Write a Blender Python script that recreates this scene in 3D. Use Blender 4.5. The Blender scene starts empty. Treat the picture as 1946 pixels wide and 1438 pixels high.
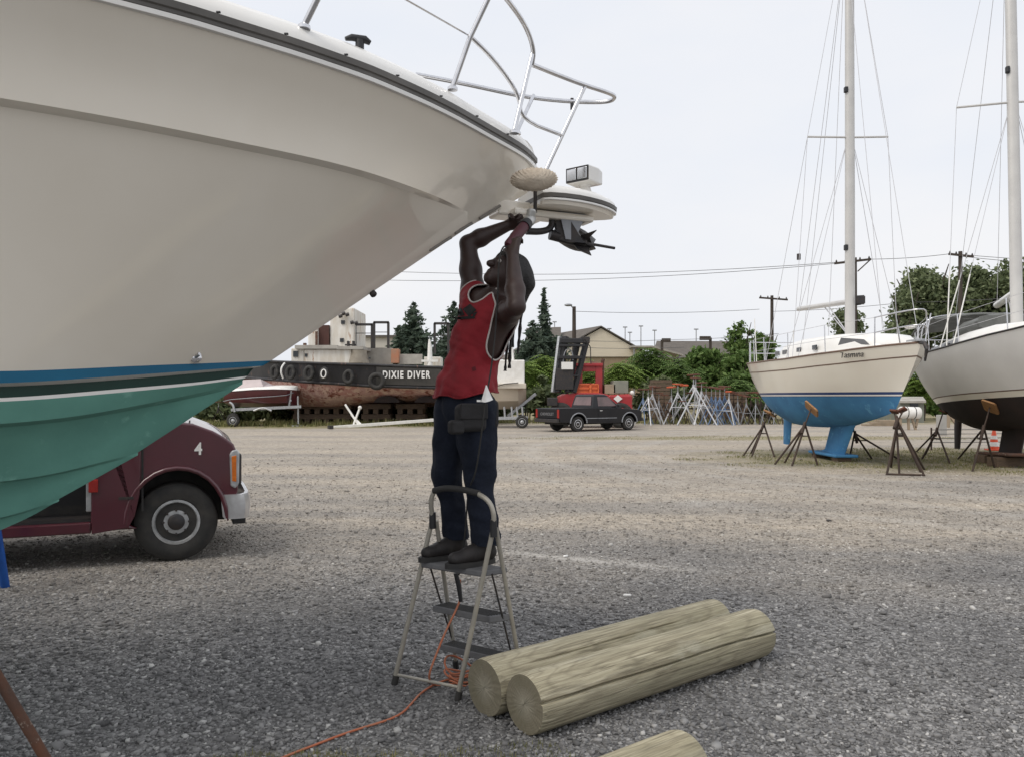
import bpy, bmesh, math, random
import numpy as np
from mathutils import Vector, Matrix, noise as mnoise

random.seed(7)
rng = np.random.default_rng(11)
R = math.radians
scene = bpy.context.scene
COL = scene.collection

# ------------------------------------------------------------ camera, sky, sun
F, U0, V0, EYE = 1500.0, 973.0, 753.0, 1.52      # focal length in photo pixels, optical centre, eye height
cam_data = bpy.data.cameras.new('camera')
cam = bpy.data.objects.new('camera', cam_data)
COL.objects.link(cam)
cam.location = (0, 0, EYE)
cam.rotation_euler = (R(90), 0, 0)
cam_data.sensor_width = 36
cam_data.lens = 36 * F / 1946
cam_data.shift_y = (V0 - 719) / 1946
cam_data.clip_start = 0.05
cam_data.clip_end = 3000
scene.camera = cam

SUN_EL, SUN_AZ = 52.0, -128.0      # hazy sun, high on the left; azimuth clockwise from +Y
world = bpy.data.worlds.new('World')
scene.world = world
world.use_nodes = True
wn = world.node_tree
wn.nodes.clear()
w_out = wn.nodes.new('ShaderNodeOutputWorld')
w_bg = wn.nodes.new('ShaderNodeBackground')
w_sky = wn.nodes.new('ShaderNodeTexSky')
w_sky.sky_type = 'NISHITA'
w_sky.sun_disc = False
w_sky.sun_elevation = R(SUN_EL)
w_sky.sun_rotation = R(SUN_AZ)
w_sky.dust_density = 6
w_sky.air_density = 1.4
w_co = wn.nodes.new('ShaderNodeTexCoord')
w_map = wn.nodes.new('ShaderNodeMapping')
w_map.inputs['Scale'].default_value = (1.2, 1.2, 3.2)
w_noise = wn.nodes.new('ShaderNodeTexNoise')
w_noise.inputs['Scale'].default_value = 1.6
w_noise.inputs['Detail'].default_value = 5
w_ramp = wn.nodes.new('ShaderNodeValToRGB')
w_ramp.color_ramp.elements[0].position = 0.34
w_ramp.color_ramp.elements[0].color = (7.65, 7.95, 8.55, 1)
w_ramp.color_ramp.elements[1].position = 0.68
w_ramp.color_ramp.elements[1].color = (8.55, 8.5, 8.65, 1)
w_mix = wn.nodes.new('ShaderNodeMix')
w_mix.data_type = 'RGBA'
w_mix.inputs[0].default_value = 0.90
wn.links.new(w_co.outputs['Generated'], w_map.inputs['Vector'])
wn.links.new(w_map.outputs[0], w_noise.inputs['Vector'])
wn.links.new(w_noise.outputs['Fac'], w_ramp.inputs[0])
wn.links.new(w_sky.outputs[0], w_mix.inputs[6])
wn.links.new(w_ramp.outputs[0], w_mix.inputs[7])
wn.links.new(w_mix.outputs[2], w_bg.inputs['Color'])
w_bg.inputs['Strength'].default_value = 0.093
wn.links.new(w_bg.outputs[0], w_out.inputs[0])

sun_d = bpy.data.lights.new('sun', 'SUN')
sun_d.energy = 1.5
sun_d.angle = R(34)
sun_d.color = (1, 0.95, 0.87)
sun = bpy.data.objects.new('sun', sun_d)
COL.objects.link(sun)
_az, _el = R(SUN_AZ), R(SUN_EL)
sun_dir = Vector((math.sin(_az) * math.cos(_el), math.cos(_az) * math.cos(_el), math.sin(_el)))
sun.rotation_euler = sun_dir.to_track_quat('Z', 'Y').to_euler()
sun.location = sun_dir * 60

scene.view_settings.view_transform = 'Standard'
scene.view_settings.look = 'None'
scene.view_settings.exposure = 0.32
scene.view_settings.gamma = 1
scene.view_settings.use_curve_mapping = False

# ------------------------------------------------------------ helpers
V = Vector


def P(u, v, d):
    """the point at depth d that the photograph shows at pixel (u, v)"""
    return V(((u - U0) / F * d, d, EYE - (v - V0) / F * d))


def GD(v):
    return EYE * F / (v - V0)


def G(u, v):
    """the ground point at pixel (u, v)"""
    d = GD(v)
    return V(((u - U0) / F * d, d, 0))


OFF = {}


class MB:
    """collects shapes and links them as one mesh object"""

    def __init__(self):
        self.v, self.f, self.m = [], [], []

    def add(self, verts, faces, mi=0):
        o = len(self.v)
        self.v.extend([tuple(p) for p in verts])
        self.f.extend([tuple(i + o for i in f) for f in faces])
        self.m.extend([mi] * len(faces))
        return self

    def box(self, c, s, rot=None, mi=0):
        c = V(c)
        vs = []
        for x in (-.5, .5):
            for y in (-.5, .5):
                for z in (-.5, .5):
                    p = V((x * s[0], y * s[1], z * s[2]))
                    if rot is not None:
                        p = rot @ p
                    vs.append(c + p)
        return self.add(vs, [(0, 1, 3, 2), (4, 6, 7, 5), (0, 4, 5, 1), (2, 3, 7, 6), (0, 2, 6, 4), (1, 5, 7, 3)], mi)

    def beam(self, p0, p1, w, h, up=(0, 0, 1), mi=0):
        p0, p1 = V(p0), V(p1)
        d = (p1 - p0)
        L = d.length
        d.normalize()
        up = V(up)
        sd = d.cross(up)
        if sd.length < 1e-4:
            sd = d.cross(V((1, 0, 0)))
        sd.normalize()
        up = sd.cross(d)
        rot = Matrix((d, sd, up)).transposed()
        return self.box((p0 + p1) / 2, (L, w, h), rot, mi)

    def tube(self, pts, r, n=8, mi=0, caps=True, flat=1.0):
        pts = [V(p) for p in pts]
        k = len(pts)
        if not hasattr(r, '__len__'):
            r = [r] * k
        vs, fs = [], []
        t0 = (pts[1] - pts[0]).normalized()
        a = t0.cross(V((0, 0, 1)))
        if a.length < 1e-3:
            a = t0.cross(V((1, 0, 0)))
        a.normalize()
        for i in range(k):
            if i == 0:
                t = pts[1] - pts[0]
            elif i == k - 1:
                t = pts[-1] - pts[-2]
            else:
                t = (pts[i + 1] - pts[i]).normalized() + (pts[i] - pts[i - 1]).normalized()
            if t.length < 1e-9:
                t = t0.copy()
            t.normalize()
            a = a - t * a.dot(t)
            if a.length < 1e-6:
                a = t.orthogonal()
            a.normalize()
            b = t.cross(a)
            for j in range(n):
                an = 2 * math.pi * j / n
                vs.append(pts[i] + (a * math.cos(an) + b * math.sin(an) * flat) * r[i])
        for i in range(k - 1):
            for j in range(n):
                j2 = (j + 1) % n
                fs.append((i * n + j, i * n + j2, (i + 1) * n + j2, (i + 1) * n + j))
        if caps:
            fs.append(tuple(range(n - 1, -1, -1)))
            fs.append(tuple((k - 1) * n + j for j in range(n)))
        return self.add(vs, fs, mi)

    def cyl(self, p0, p1, r0, r1=None, n=12, mi=0):
        return self.tube([p0, p1], [r0, r0 if r1 is None else r1], n, mi)

    def lathe(self, prof, c, axis=(0, 0, 1), n=24, mi=0, cap=True):
        """prof: (radius, height along the axis)"""
        c, ax = V(c), V(axis).normalized()
        a = ax.orthogonal().normalized()
        b = ax.cross(a)
        vs, fs = [], []
        for r, h in prof:
            for j in range(n):
                an = 2 * math.pi * j / n
                vs.append(c + ax * h + (a * math.cos(an) + b * math.sin(an)) * r)
        for i in range(len(prof) - 1):
            for j in range(n):
                j2 = (j + 1) % n
                fs.append((i * n + j, i * n + j2, (i + 1) * n + j2, (i + 1) * n + j))
        if cap:
            fs.append(tuple(range(n - 1, -1, -1)))
            fs.append(tuple((len(prof) - 1) * n + j for j in range(n)))
        return self.add(vs, fs, mi)

    def loft(self, rings, closed=False, caps=False, mi=0, flip=False):
        n = len(rings[0])
        vs = [p for r in rings for p in r]
        fs = []
        for i in range(len(rings) - 1):
            for j in range(n if closed else n - 1):
                j2 = (j + 1) % n
                q = (i * n + j, i * n + j2, (i + 1) * n + j2, (i + 1) * n + j)
                fs.append(q[::-1] if flip else q)
        if caps:
            fs.append(tuple(range(n - 1, -1, -1)))
            fs.append(tuple((len(rings) - 1) * n + j for j in range(n)))
        return self.add(vs, fs, mi)

    def ell(self, c, rx, ry, rz, nu=16, nv=10, rot=None, mi=0):
        c = V(c)
        vs, fs = [], []
        for i in range(nv + 1):
            th = math.pi * i / nv
            for j in range(nu):
                ph = 2 * math.pi * j / nu
                p = V((rx * math.sin(th) * math.cos(ph), ry * math.sin(th) * math.sin(ph), rz * math.cos(th)))
                if rot is not None:
                    p = rot @ p
                vs.append(c + p)
        for i in range(nv):
            for j in range(nu):
                j2 = (j + 1) % nu
                fs.append((i * nu + j, (i + 1) * nu + j, (i + 1) * nu + j2, i * nu + j2))
        return self.add(vs, fs, mi)

    def slab(self, poly, ext, mi=0):
        """poly: closed list of 3D points, ext: extrusion vector"""
        n = len(poly)
        e = V(ext)
        vs = [V(p) for p in poly] + [V(p) + e for p in poly]
        fs = [tuple(range(n - 1, -1, -1)), tuple(range(n, 2 * n))]
        for i in range(n):
            j = (i + 1) % n
            fs.append((i, j, n + j, n + i))
        return self.add(vs, fs, mi)

    def mirror(self, fn):
        """add a copy of everything so far with points mapped by fn (a reflection)"""
        n = len(self.v)
        vs = [fn(V(p)) for p in self.v]
        fs = [f[::-1] for f in self.f]
        ms = list(self.m)
        self.v.extend([tuple(p) for p in vs])
        self.f.extend([tuple(i + n for i in f) for f in fs])
        self.m.extend(ms)
        return self

    def build(self, name, mats, parent=None, smooth=None, bevel=None, fix=True, seg=2):
        off = OFF.get(parent, V((0, 0, 0))) if parent is not None else V((0, 0, 0))
        me = bpy.data.meshes.new(name)
        vv = np.array(self.v, dtype=np.float64) - np.array(off)
        me.from_pydata([tuple(p) for p in vv], [], self.f)
        if not isinstance(mats, (list, tuple)):
            mats = [mats]
        for mt in mats:
            me.materials.append(mt)
        if len(mats) > 1:
            me.polygons.foreach_set('material_index', np.array(self.m, dtype=np.int32))
        if fix:
            bm = bmesh.new()
            bm.from_mesh(me)
            bmesh.ops.recalc_face_normals(bm, faces=bm.faces)
            bm.to_mesh(me)
            bm.free()
        if smooth:
            me.shade_smooth()
            me.set_sharp_from_angle(angle=R(smooth))
        me.update()
        o = bpy.data.objects.new(name, me)
        COL.objects.link(o)
        if parent is not None:
            o.parent = parent
            OFF[o] = off
        else:
            OFF[o] = V((0, 0, 0))
        if bevel:
            b = o.modifiers.new('bevel', 'BEVEL')
            b.width = bevel
            b.segments = seg
            b.limit_method = 'ANGLE'
            b.angle_limit = R(35)
            if smooth:
                b.harden_normals = True
        return o


def tag(o, label=None, cat=None, group=None, kind=None):
    if label:
        o['label'] = label
    if cat:
        o['category'] = cat
    if group:
        o['group'] = group
    if kind:
        o['kind'] = kind
    return o


def thing(name, label, cat, loc=(0, 0, 0), group=None, world_coords=True):
    """an Empty at the thing's base; with world_coords its parts are given in world coordinates"""
    o = bpy.data.objects.new(name, None)
    COL.objects.link(o)
    o.location = loc
    o.empty_display_size = 0.2
    OFF[o] = V(loc) if world_coords else V((0, 0, 0))
    return tag(o, label, cat, group)


def part_empty(name, parent):
    o = bpy.data.objects.new(name, None)
    COL.objects.link(o)
    o.parent = parent
    o.empty_display_size = 0.1
    OFF[o] = OFF[parent]
    return o


KIDS = {}


def dup(root, loc, rotz=0.0, label=None, group=None, scale=1.0, mats=None):
    """a copy of a thing with copies of its parts and sub-parts; mats maps materials to other ones on linked slots"""
    def cp(o, par):
        c = o.copy()
        if mats and o.type == 'MESH' and o.data.materials and o.data.materials[0] in mats:
            key = (o.data.name, mats[o.data.materials[0]].name)
            if key not in KIDS:
                d = o.data.copy()
                d.materials[0] = mats[o.data.materials[0]]
                KIDS[key] = d
            c.data = KIDS[key]
        COL.objects.link(c)
        if par is not None:
            c.parent = par
        for ch in [x for x in o.children]:
            cp(ch, c)
        return c
    r = cp(root, None)
    r.location = loc
    r.rotation_euler = (0, 0, rotz)
    r.scale = (scale, scale, scale)
    if label:
        r['label'] = label
    if group:
        r['group'] = group
    return r


# ------------------------------------------------------------ materials
class NT:
    def __init__(self, name):
        self.mat = bpy.data.materials.new(name)
        self.mat.use_nodes = True
        self.t = self.mat.node_tree
        self.t.nodes.clear()
        self.out = self.t.nodes.new('ShaderNodeOutputMaterial')
        self.b = self.t.nodes.new('ShaderNodeBsdfPrincipled')
        self.t.links.new(self.b.outputs[0], self.out.inputs[0])

    def n(self, typ, **kw):
        nd = self.t.nodes.new(typ)
        for k, val in kw.items():
            if k.startswith('_'):
                setattr(nd, k[1:], val)
            else:
                key = int(k[1:]) if k[0] == 'i' and k[1:].isdigit() else k.replace('__', ' ')
                self.set(nd.inputs[key], val)
        return nd

    def set(self, sock, val):
        if isinstance(val, bpy.types.NodeSocket):
            self.t.links.new(val, sock)
        else:
            if sock.type == 'RGBA' and len(val) == 3:
                val = (*val, 1)
            sock.default_value = val

    def bs(self, **kw):
        for k, val in kw.items():
            self.set(self.b.inputs[k.replace('__', ' ')], val)

    def ramp(self, fac, stops, interp='LINEAR'):
        nd = self.t.nodes.new('ShaderNodeValToRGB')
        self.set(nd.inputs[0], fac)
        cr = nd.color_ramp
        cr.interpolation = interp
        while len(cr.elements) < len(stops):
            cr.elements.new(0.5)
        for e, (p, c) in zip(cr.elements, stops):
            e.position = p
            e.color = (c, c, c, 1) if not hasattr(c, '__len__') else (*c, 1)
        return nd.outputs[0]

    def mix(self, fac, a, b, blend='MIX'):
        nd = self.t.nodes.new('ShaderNodeMix')
        nd.data_type = 'RGBA'
        nd.blend_type = blend
        nd.clamp_factor = True
        self.set(nd.inputs[0], fac)
        self.set(nd.inputs[6], a)
        self.set(nd.inputs[7], b)
        return nd.outputs[2]

    def math(self, op, a, b=0.0, clamp=False):
        nd = self.t.nodes.new('ShaderNodeMath')
        nd.operation = op
        nd.use_clamp = clamp
        self.set(nd.inputs[0], a)
        self.set(nd.inputs[1], b)
        return nd.outputs[0]

    def noise(self, vec, scale, detail=3.0, rough=0.55, dist=0.0):
        return self.n('ShaderNodeTexNoise', Vector=vec, Scale=scale, Detail=detail, Roughness=rough, Distortion=dist).outputs['Fac']

    def pos(self):
        return self.n('ShaderNodeNewGeometry').outputs['Position']

    def obj(self):
        return self.n('ShaderNodeTexCoord').outputs['Object']

    def mapv(self, vec, scale=(1, 1, 1), loc=(0, 0, 0), rot=(0, 0, 0)):
        return self.n('ShaderNodeMapping', Vector=vec, Scale=scale, Location=loc, Rotation=rot).outputs[0]

    def bump(self, h, strength=0.3, dist=0.01):
        nd = self.n('ShaderNodeBump', Height=h, Strength=strength, Distance=dist)
        self.set(self.b.inputs['Normal'], nd.outputs[0])


def pm(name, c, rough=0.5, metal=0.0, c2=None, scale=8.0, lo=0.35, hi=0.65, coat=0.0, bump=0.0, bscale=None, bdist=0.01,
       spots=None, sscale=20.0, sth=0.62, stretch=(1, 1, 1), rvar=0.0, spec=None):
    """principled paint, metal, cloth ...: colour c drifting to c2, optional spots of wear, optional bump"""
    g = NT(name)
    co = g.obj()
    if stretch != (1, 1, 1):
        co = g.mapv(co, stretch)
    col = c
    if c2 is None:
        c2 = tuple(x * 0.86 for x in c)
    nz = g.noise(co, scale, 4)
    col = g.mix(g.ramp(nz, [(lo, 0.0), (hi, 1.0)]), c, c2)
    if spots:
        ns = g.noise(co, sscale, 6, 0.65)
        col = g.mix(g.ramp(ns, [(sth, 0.0), (sth + 0.06, 1.0)]), col, spots)
    g.bs(Base__Color=col, Metallic=metal)
    if rvar:
        g.bs(Roughness=g.math('ADD', g.math('MULTIPLY', g.noise(co, scale * 2.3, 3), rvar), rough - rvar / 2))
    else:
        g.bs(Roughness=rough)
    if coat:
        g.bs(Coat__Weight=coat, Coat__Roughness=0.06)
    if spec is not None:
        g.bs(Specular__IOR__Level=spec)
    if bump:
        g.bump(g.noise(co, bscale or scale * 6, 5), bump, bdist)
    return g.mat


M = {}
M['gelcoat'] = pm('gelcoat', (0.90, 0.84, 0.735), 0.15, c2=(0.85, 0.785, 0.675), scale=1.3, coat=0.8, bump=0.02, bscale=2.0, bdist=0.02, rvar=0.08)
M['gelcoat_white'] = pm('gelcoat_white', (0.82, 0.81, 0.78), 0.3, c2=(0.76, 0.74, 0.70), scale=2, coat=0.3, rvar=0.1)
M['steel'] = pm('stainless_steel', (0.72, 0.72, 0.74), 0.18, 1.0, scale=20)
M['galv'] = pm('galvanised_steel', (0.52, 0.53, 0.54), 0.45, 0.7, c2=(0.36, 0.37, 0.38), scale=14)
M['alu'] = pm('painted_aluminium', (0.56, 0.55, 0.53), 0.4, 0.15, c2=(0.50, 0.49, 0.475), scale=2)
M['black_rubber'] = pm('black_rubber', (0.02, 0.02, 0.021), 0.75, c2=(0.035, 0.033, 0.03), scale=9, bump=0.1)
M['tyre'] = pm('tyre_rubber', (0.022, 0.022, 0.022), 0.85, c2=(0.045, 0.042, 0.038), scale=6, bump=0.15, bscale=60)
M['black_plastic'] = pm('black_plastic', (0.016, 0.016, 0.018), 0.45, scale=9)
M['dark_metal'] = pm('dark_metal', (0.035, 0.035, 0.038), 0.5, 0.4, c2=(0.06, 0.05, 0.045), scale=12)
M['rail_rubber'] = pm('rubrail_vinyl', (0.075, 0.069, 0.061), 0.45, c2=(0.12, 0.11, 0.098), scale=5)
M['teal_paint'] = pm('teal_bottom_paint', (0.165, 0.41, 0.335), 0.8, c2=(0.125, 0.32, 0.265), scale=3.2, lo=0.3, hi=0.7, spots=(0.21, 0.47, 0.39), sscale=4, sth=0.60, bump=0.25, bscale=30, bdist=0.004)
M['blue_stripe'] = pm('blue_stripe_paint', (0.006, 0.13, 0.24), 0.35, c2=(0.005, 0.105, 0.20), scale=2, spec=0.3)
M['green_stripe'] = pm('dark_green_stripe_paint', (0.006, 0.030, 0.022), 0.35, c2=(0.010, 0.042, 0.032), scale=2, spec=0.3)
M['maroon_paint'] = pm('maroon_car_paint', (0.075, 0.010, 0.019), 0.3, c2=(0.062, 0.011, 0.018), scale=3, coat=0.8, rvar=0.1)
M['glass'] = pm('dark_tinted_glass', (0.015, 0.018, 0.02), 0.06, scale=2, coat=0.3)
M['chrome'] = pm('chrome', (0.75, 0.76, 0.78), 0.12, 1.0, scale=5)
M['bumper'] = pm('bright_bumper_steel', (0.68, 0.69, 0.71), 0.28, 0.75, c2=(0.55, 0.55, 0.56), scale=9)
M['amber'] = pm('amber_lens', (0.65, 0.17, 0.015), 0.2, c2=(0.5, 0.12, 0.01), scale=30)
M['red_lens'] = pm('red_lens', (0.30, 0.02, 0.015), 0.2, scale=20)
M['white_paint'] = pm('white_paint', (0.8, 0.79, 0.76), 0.45, c2=(0.7, 0.68, 0.64), scale=5)
M['white_dirty'] = pm('weathered_white_paint', (0.74, 0.72, 0.67), 0.6, c2=(0.58, 0.53, 0.45), scale=1.6, spots=(0.36, 0.20, 0.11), sscale=1.9, sth=0.60, stretch=(2.2, 2.2, 0.5))
M['skin'] = pm('dark_brown_skin', (0.038, 0.018, 0.014), 0.5, c2=(0.031, 0.015, 0.012), scale=14, bump=0.05, bscale=160, bdist=0.003)
M['hair'] = pm('black_hair', (0.008, 0.007, 0.007), 0.6, c2=(0.016, 0.014, 0.013), scale=60, bump=0.5, bscale=90)
M['red_shirt'] = pm('red_jersey', (0.25, 0.010, 0.018), 0.85, c2=(0.19, 0.008, 0.014), scale=7, bump=0.35, bscale=9, bdist=0.03)
M['shirt_trim'] = pm('grey_white_trim', (0.55, 0.50, 0.47), 0.8, scale=20)
M['trouser'] = pm('navy_work_trousers', (0.008, 0.011, 0.021), 0.9, c2=(0.014, 0.018, 0.030), scale=6, bump=0.6, bscale=13, bdist=0.03, spec=0.25)
M['boot'] = pm('dark_leather_boot', (0.011, 0.009, 0.009), 0.6, c2=(0.019, 0.015, 0.014), scale=14, bump=0.3, bscale=40)
M['pouch'] = pm('black_nylon', (0.012, 0.011, 0.012), 0.8, c2=(0.02, 0.019, 0.02), scale=12, bump=0.3, bscale=60)
M['rust'] = pm('rusty_steel', (0.13, 0.055, 0.03), 0.85, c2=(0.075, 0.045, 0.034), scale=9, spots=(0.34, 0.28, 0.23), sscale=11, sth=0.58, bump=0.4, bscale=40)
M['stand_brown'] = pm('dark_rusty_stand_steel', (0.035, 0.023, 0.018), 0.8, c2=(0.06, 0.038, 0.027), scale=7, bump=0.3)
M['stand_grey'] = pm('grey_stand_steel', (0.33, 0.34, 0.36), 0.55, 0.3, c2=(0.24, 0.25, 0.27), scale=6)
M['stand_blue'] = pm('faded_blue_stand_steel', (0.10, 0.17, 0.30), 0.6, c2=(0.16, 0.22, 0.33), scale=6)
M['stand_white'] = pm('pale_galvanised_stand_steel', (0.62, 0.63, 0.65), 0.5, 0.2, c2=(0.48, 0.49, 0.51), scale=6)
M['blue_bright'] = pm('bright_blue_stand_paint', (0.01, 0.10, 0.42), 0.5, c2=(0.008, 0.075, 0.33), scale=6)
M['pad_orange'] = pm('orange_stand_pad', (0.52, 0.10, 0.035), 0.8, c2=(0.40, 0.08, 0.03), scale=8)
M['pad_wood'] = pm('plywood_stand_pad', (0.36, 0.20, 0.09), 0.8, c2=(0.24, 0.12, 0.05), scale=10, stretch=(1, 6, 1))
M['pad_brown'] = pm('rust_brown_stand_pad', (0.14, 0.05, 0.03), 0.85, c2=(0.10, 0.05, 0.035), scale=8)
M['cord_orange'] = pm('orange_cord_rubber', (0.45, 0.13, 0.06), 0.65, c2=(0.40, 0.16, 0.09), scale=9)
M['cream_hull'] = pm('cream_gelcoat', (0.80, 0.765, 0.68), 0.25, c2=(0.77, 0.725, 0.635), scale=0.9, coat=0.3, rvar=0.08)
M['grey_hull'] = pm('chalky_grey_white_gelcoat', (0.76, 0.75, 0.73), 0.4, c2=(0.68, 0.67, 0.65), scale=0.9, rvar=0.1)
M['sky_blue_paint'] = pm('bright_blue_bottom_paint', (0.05, 0.20, 0.385), 0.85, c2=(0.04, 0.155, 0.315), scale=2.2, spots=(0.09, 0.27, 0.45), sscale=4, sth=0.6, bump=0.2, bscale=20)
M['navy_stripe'] = pm('navy_stripe_paint', (0.02, 0.05, 0.17), 0.4, scale=3)
M['brown_stripe'] = pm('brown_stripe_paint', (0.16, 0.10, 0.07), 0.5, scale=3)
M['dark_bottom'] = pm('dark_bottom_paint', (0.018, 0.013, 0.013), 0.85, c2=(0.03, 0.018, 0.016), scale=1.6, bump=0.2, bscale=20)
M['grey_window'] = pm('smoky_grey_window', (0.13, 0.13, 0.135), 0.25, scale=3)
M['canvas_grey'] = pm('grey_canvas', (0.16, 0.165, 0.16), 0.9, c2=(0.11, 0.115, 0.11), scale=3, bump=0.4, bscale=8, bdist=0.05)
M['wood_block'] = pm('weathered_timber', (0.15, 0.10, 0.065), 0.85, c2=(0.09, 0.065, 0.047), scale=6, stretch=(1, 5, 5), bump=0.4)
M['tug_black'] = pm('weathered_black_hull_paint', (0.016, 0.016, 0.019), 0.6, c2=(0.036, 0.034, 0.036), scale=1.4, spots=(0.17, 0.10, 0.075), sscale=2.4, sth=0.60, stretch=(1.6, 1, 0.35), bump=0.2, bscale=6, bdist=0.03)
M['tug_grey'] = pm('weathered_grey_paint', (0.40, 0.38, 0.34), 0.7, c2=(0.30, 0.28, 0.25), scale=2, spots=(0.27, 0.15, 0.09), sscale=4, sth=0.66)
M['lettering'] = pm('white_lettering_paint', (0.82, 0.81, 0.78), 0.6, scale=20)
M['dark_brown_door'] = pm('red_brown_door_paint', (0.07, 0.022, 0.014), 0.5, scale=4)
M['black_car'] = pm('black_car_paint', (0.008, 0.008, 0.011), 0.35, c2=(0.011, 0.011, 0.014), scale=3, coat=0.25, spec=0.25)
M['red_machine'] = pm('red_machine_paint', (0.38, 0.022, 0.027), 0.5, c2=(0.29, 0.024, 0.026), scale=2.5, coat=0.2)
M['orange_guard'] = pm('orange_guard_paint', (0.75, 0.16, 0.05), 0.5, scale=4)
M['tan_box'] = pm('tan_plywood', (0.35, 0.27, 0.19), 0.8, c2=(0.27, 0.22, 0.16), scale=3)
M['roof_dark'] = pm('dark_shingle_roof', (0.10, 0.088, 0.078), 0.9, c2=(0.13, 0.115, 0.10), scale=2)
M['wall_cream'] = pm('cream_siding', (0.66, 0.59, 0.47), 0.75, c2=(0.61, 0.545, 0.43), scale=0.6, stretch=(1, 1, 8))
M['wall_tan'] = pm('tan_wall', (0.30, 0.23, 0.15), 0.8, c2=(0.25, 0.19, 0.12), scale=0.8)
M['pole_wood'] = pm('dark_creosote_pole', (0.045, 0.036, 0.03), 0.9, c2=(0.07, 0.055, 0.045), scale=3, stretch=(4, 4, 0.4))
M['wire'] = pm('dark_cable', (0.10, 0.10, 0.105), 0.6, scale=3)
M['rigging'] = pm('steel_rigging_wire', (0.55, 0.55, 0.57), 0.5, 0.2, scale=3)
M['cone_orange'] = pm('orange_cone_plastic', (0.75, 0.09, 0.03), 0.5, scale=6)
M['maroon_boat'] = pm('dull_maroon_gelcoat', (0.10, 0.018, 0.026), 0.35, c2=(0.07, 0.018, 0.022), scale=1.5, coat=0.3)
M['bark'] = pm('grey_brown_bark', (0.09, 0.07, 0.055), 0.95, c2=(0.06, 0.047, 0.037), scale=4, stretch=(3, 3, 0.6), bump=0.6)
M['wool'] = pm('beige_wool', (0.60, 0.52, 0.42), 0.95, c2=(0.50, 0.42, 0.33), scale=24, bump=0.7, bscale=90, bdist=0.01)
M['tool_red'] = pm('dark_red_tool_plastic', (0.07, 0.008, 0.018), 0.5, scale=10)
M['cast_alu'] = pm('cast_aluminium', (0.55, 0.55, 0.53), 0.4, 0.7, scale=18)
M['step_tread'] = pm('grey_ribbed_tread', (0.10, 0.10, 0.105), 0.7, c2=(0.15, 0.15, 0.155), scale=9, bump=0.3, bscale=40)
M['ladder_metal'] = pm('worn_beige_ladder_tube', (0.42, 0.39, 0.33), 0.42, 0.35, c2=(0.33, 0.31, 0.27), scale=10)
M['rag'] = pm('white_cotton', (0.85, 0.84, 0.82), 0.9, scale=12, bump=0.3, bscale=15, bdist=0.02)


def tug_bottom_material():
    g = NT('flaking_red_bottom_paint')
    co = g.obj()
    n1 = g.noise(co, 0.9, 5, 0.6)
    base = g.mix(g.ramp(n1, [(0.35, 0.0), (0.65, 1.0)]), (0.42, 0.16, 0.13), (0.56, 0.37, 0.34))
    n2 = g.noise(co, 3.2, 7, 0.7)
    base = g.mix(g.ramp(n2, [(0.48, 0.0), (0.56, 1.0)]), base, (0.66, 0.47, 0.39))
    n3 = g.noise(g.mapv(co, loc=(4, 2, 7)), 2.2, 7, 0.7)
    base = g.mix(g.ramp(n3, [(0.55, 0.0), (0.62, 1.0)]), base, (0.19, 0.055, 0.035))
    g.bs(Base__Color=base, Roughness=0.85)
    g.bump(n2, 0.4, 0.04)
    return g.mat


M['tug_red'] = tug_bottom_material()


def log_side_material():
    g = NT('weathered_green_grey_timber')
    co = g.obj()                                     # the log lies along its local X
    grain = g.mapv(co, (0.9, 20, 20))
    w1 = g.noise(grain, 2.2, 6, 0.6, 1.4)
    col = g.ramp(w1, [(0.28, (0.165, 0.14, 0.092)), (0.43, (0.315, 0.28, 0.19)), (0.58, (0.45, 0.405, 0.285)), (0.8, (0.58, 0.53, 0.40))])
    w2 = g.noise(g.mapv(co, (1.6, 55, 55)), 2.0, 4, 0.6, 0.6)
    col = g.mix(g.ramp(w2, [(0.32, 0.75), (0.50, 0.0)]), col, (0.09, 0.075, 0.05))
    pt = g.noise(g.mapv(co, (0.8, 2.5, 2.5)), 1.8, 4)
    col = g.mix(g.ramp(pt, [(0.46, 0.0), (0.62, 0.6)]), col, (0.255, 0.235, 0.155))
    w4 = g.noise(g.mapv(co, (0.55, 3.2, 3.2), loc=(3, 1, 2)), 1.5, 2, 0.4, 0.3)
    ctr = g.math('FRACT', g.math('MULTIPLY', w4, 15.0))
    col = g.mix(g.ramp(ctr, [(0.0, 0.32), (0.2, 0.0), (0.8, 0.0), (1.0, 0.32)]), col, (0.12, 0.10, 0.065))
    w3 = g.noise(g.mapv(co, (0.7, 4, 4)), 2.2, 5, 0.6, 0.8)
    col = g.mix(g.ramp(w3, [(0.55, 0.0), (0.66, 0.5)]), col, (0.50, 0.475, 0.37))
    g.bs(Base__Color=col, Roughness=0.85)
    g.bump(g.math('ADD', w1, g.math('MULTIPLY', w2, 0.6)), 0.55, 0.012)
    return g.mat


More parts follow.
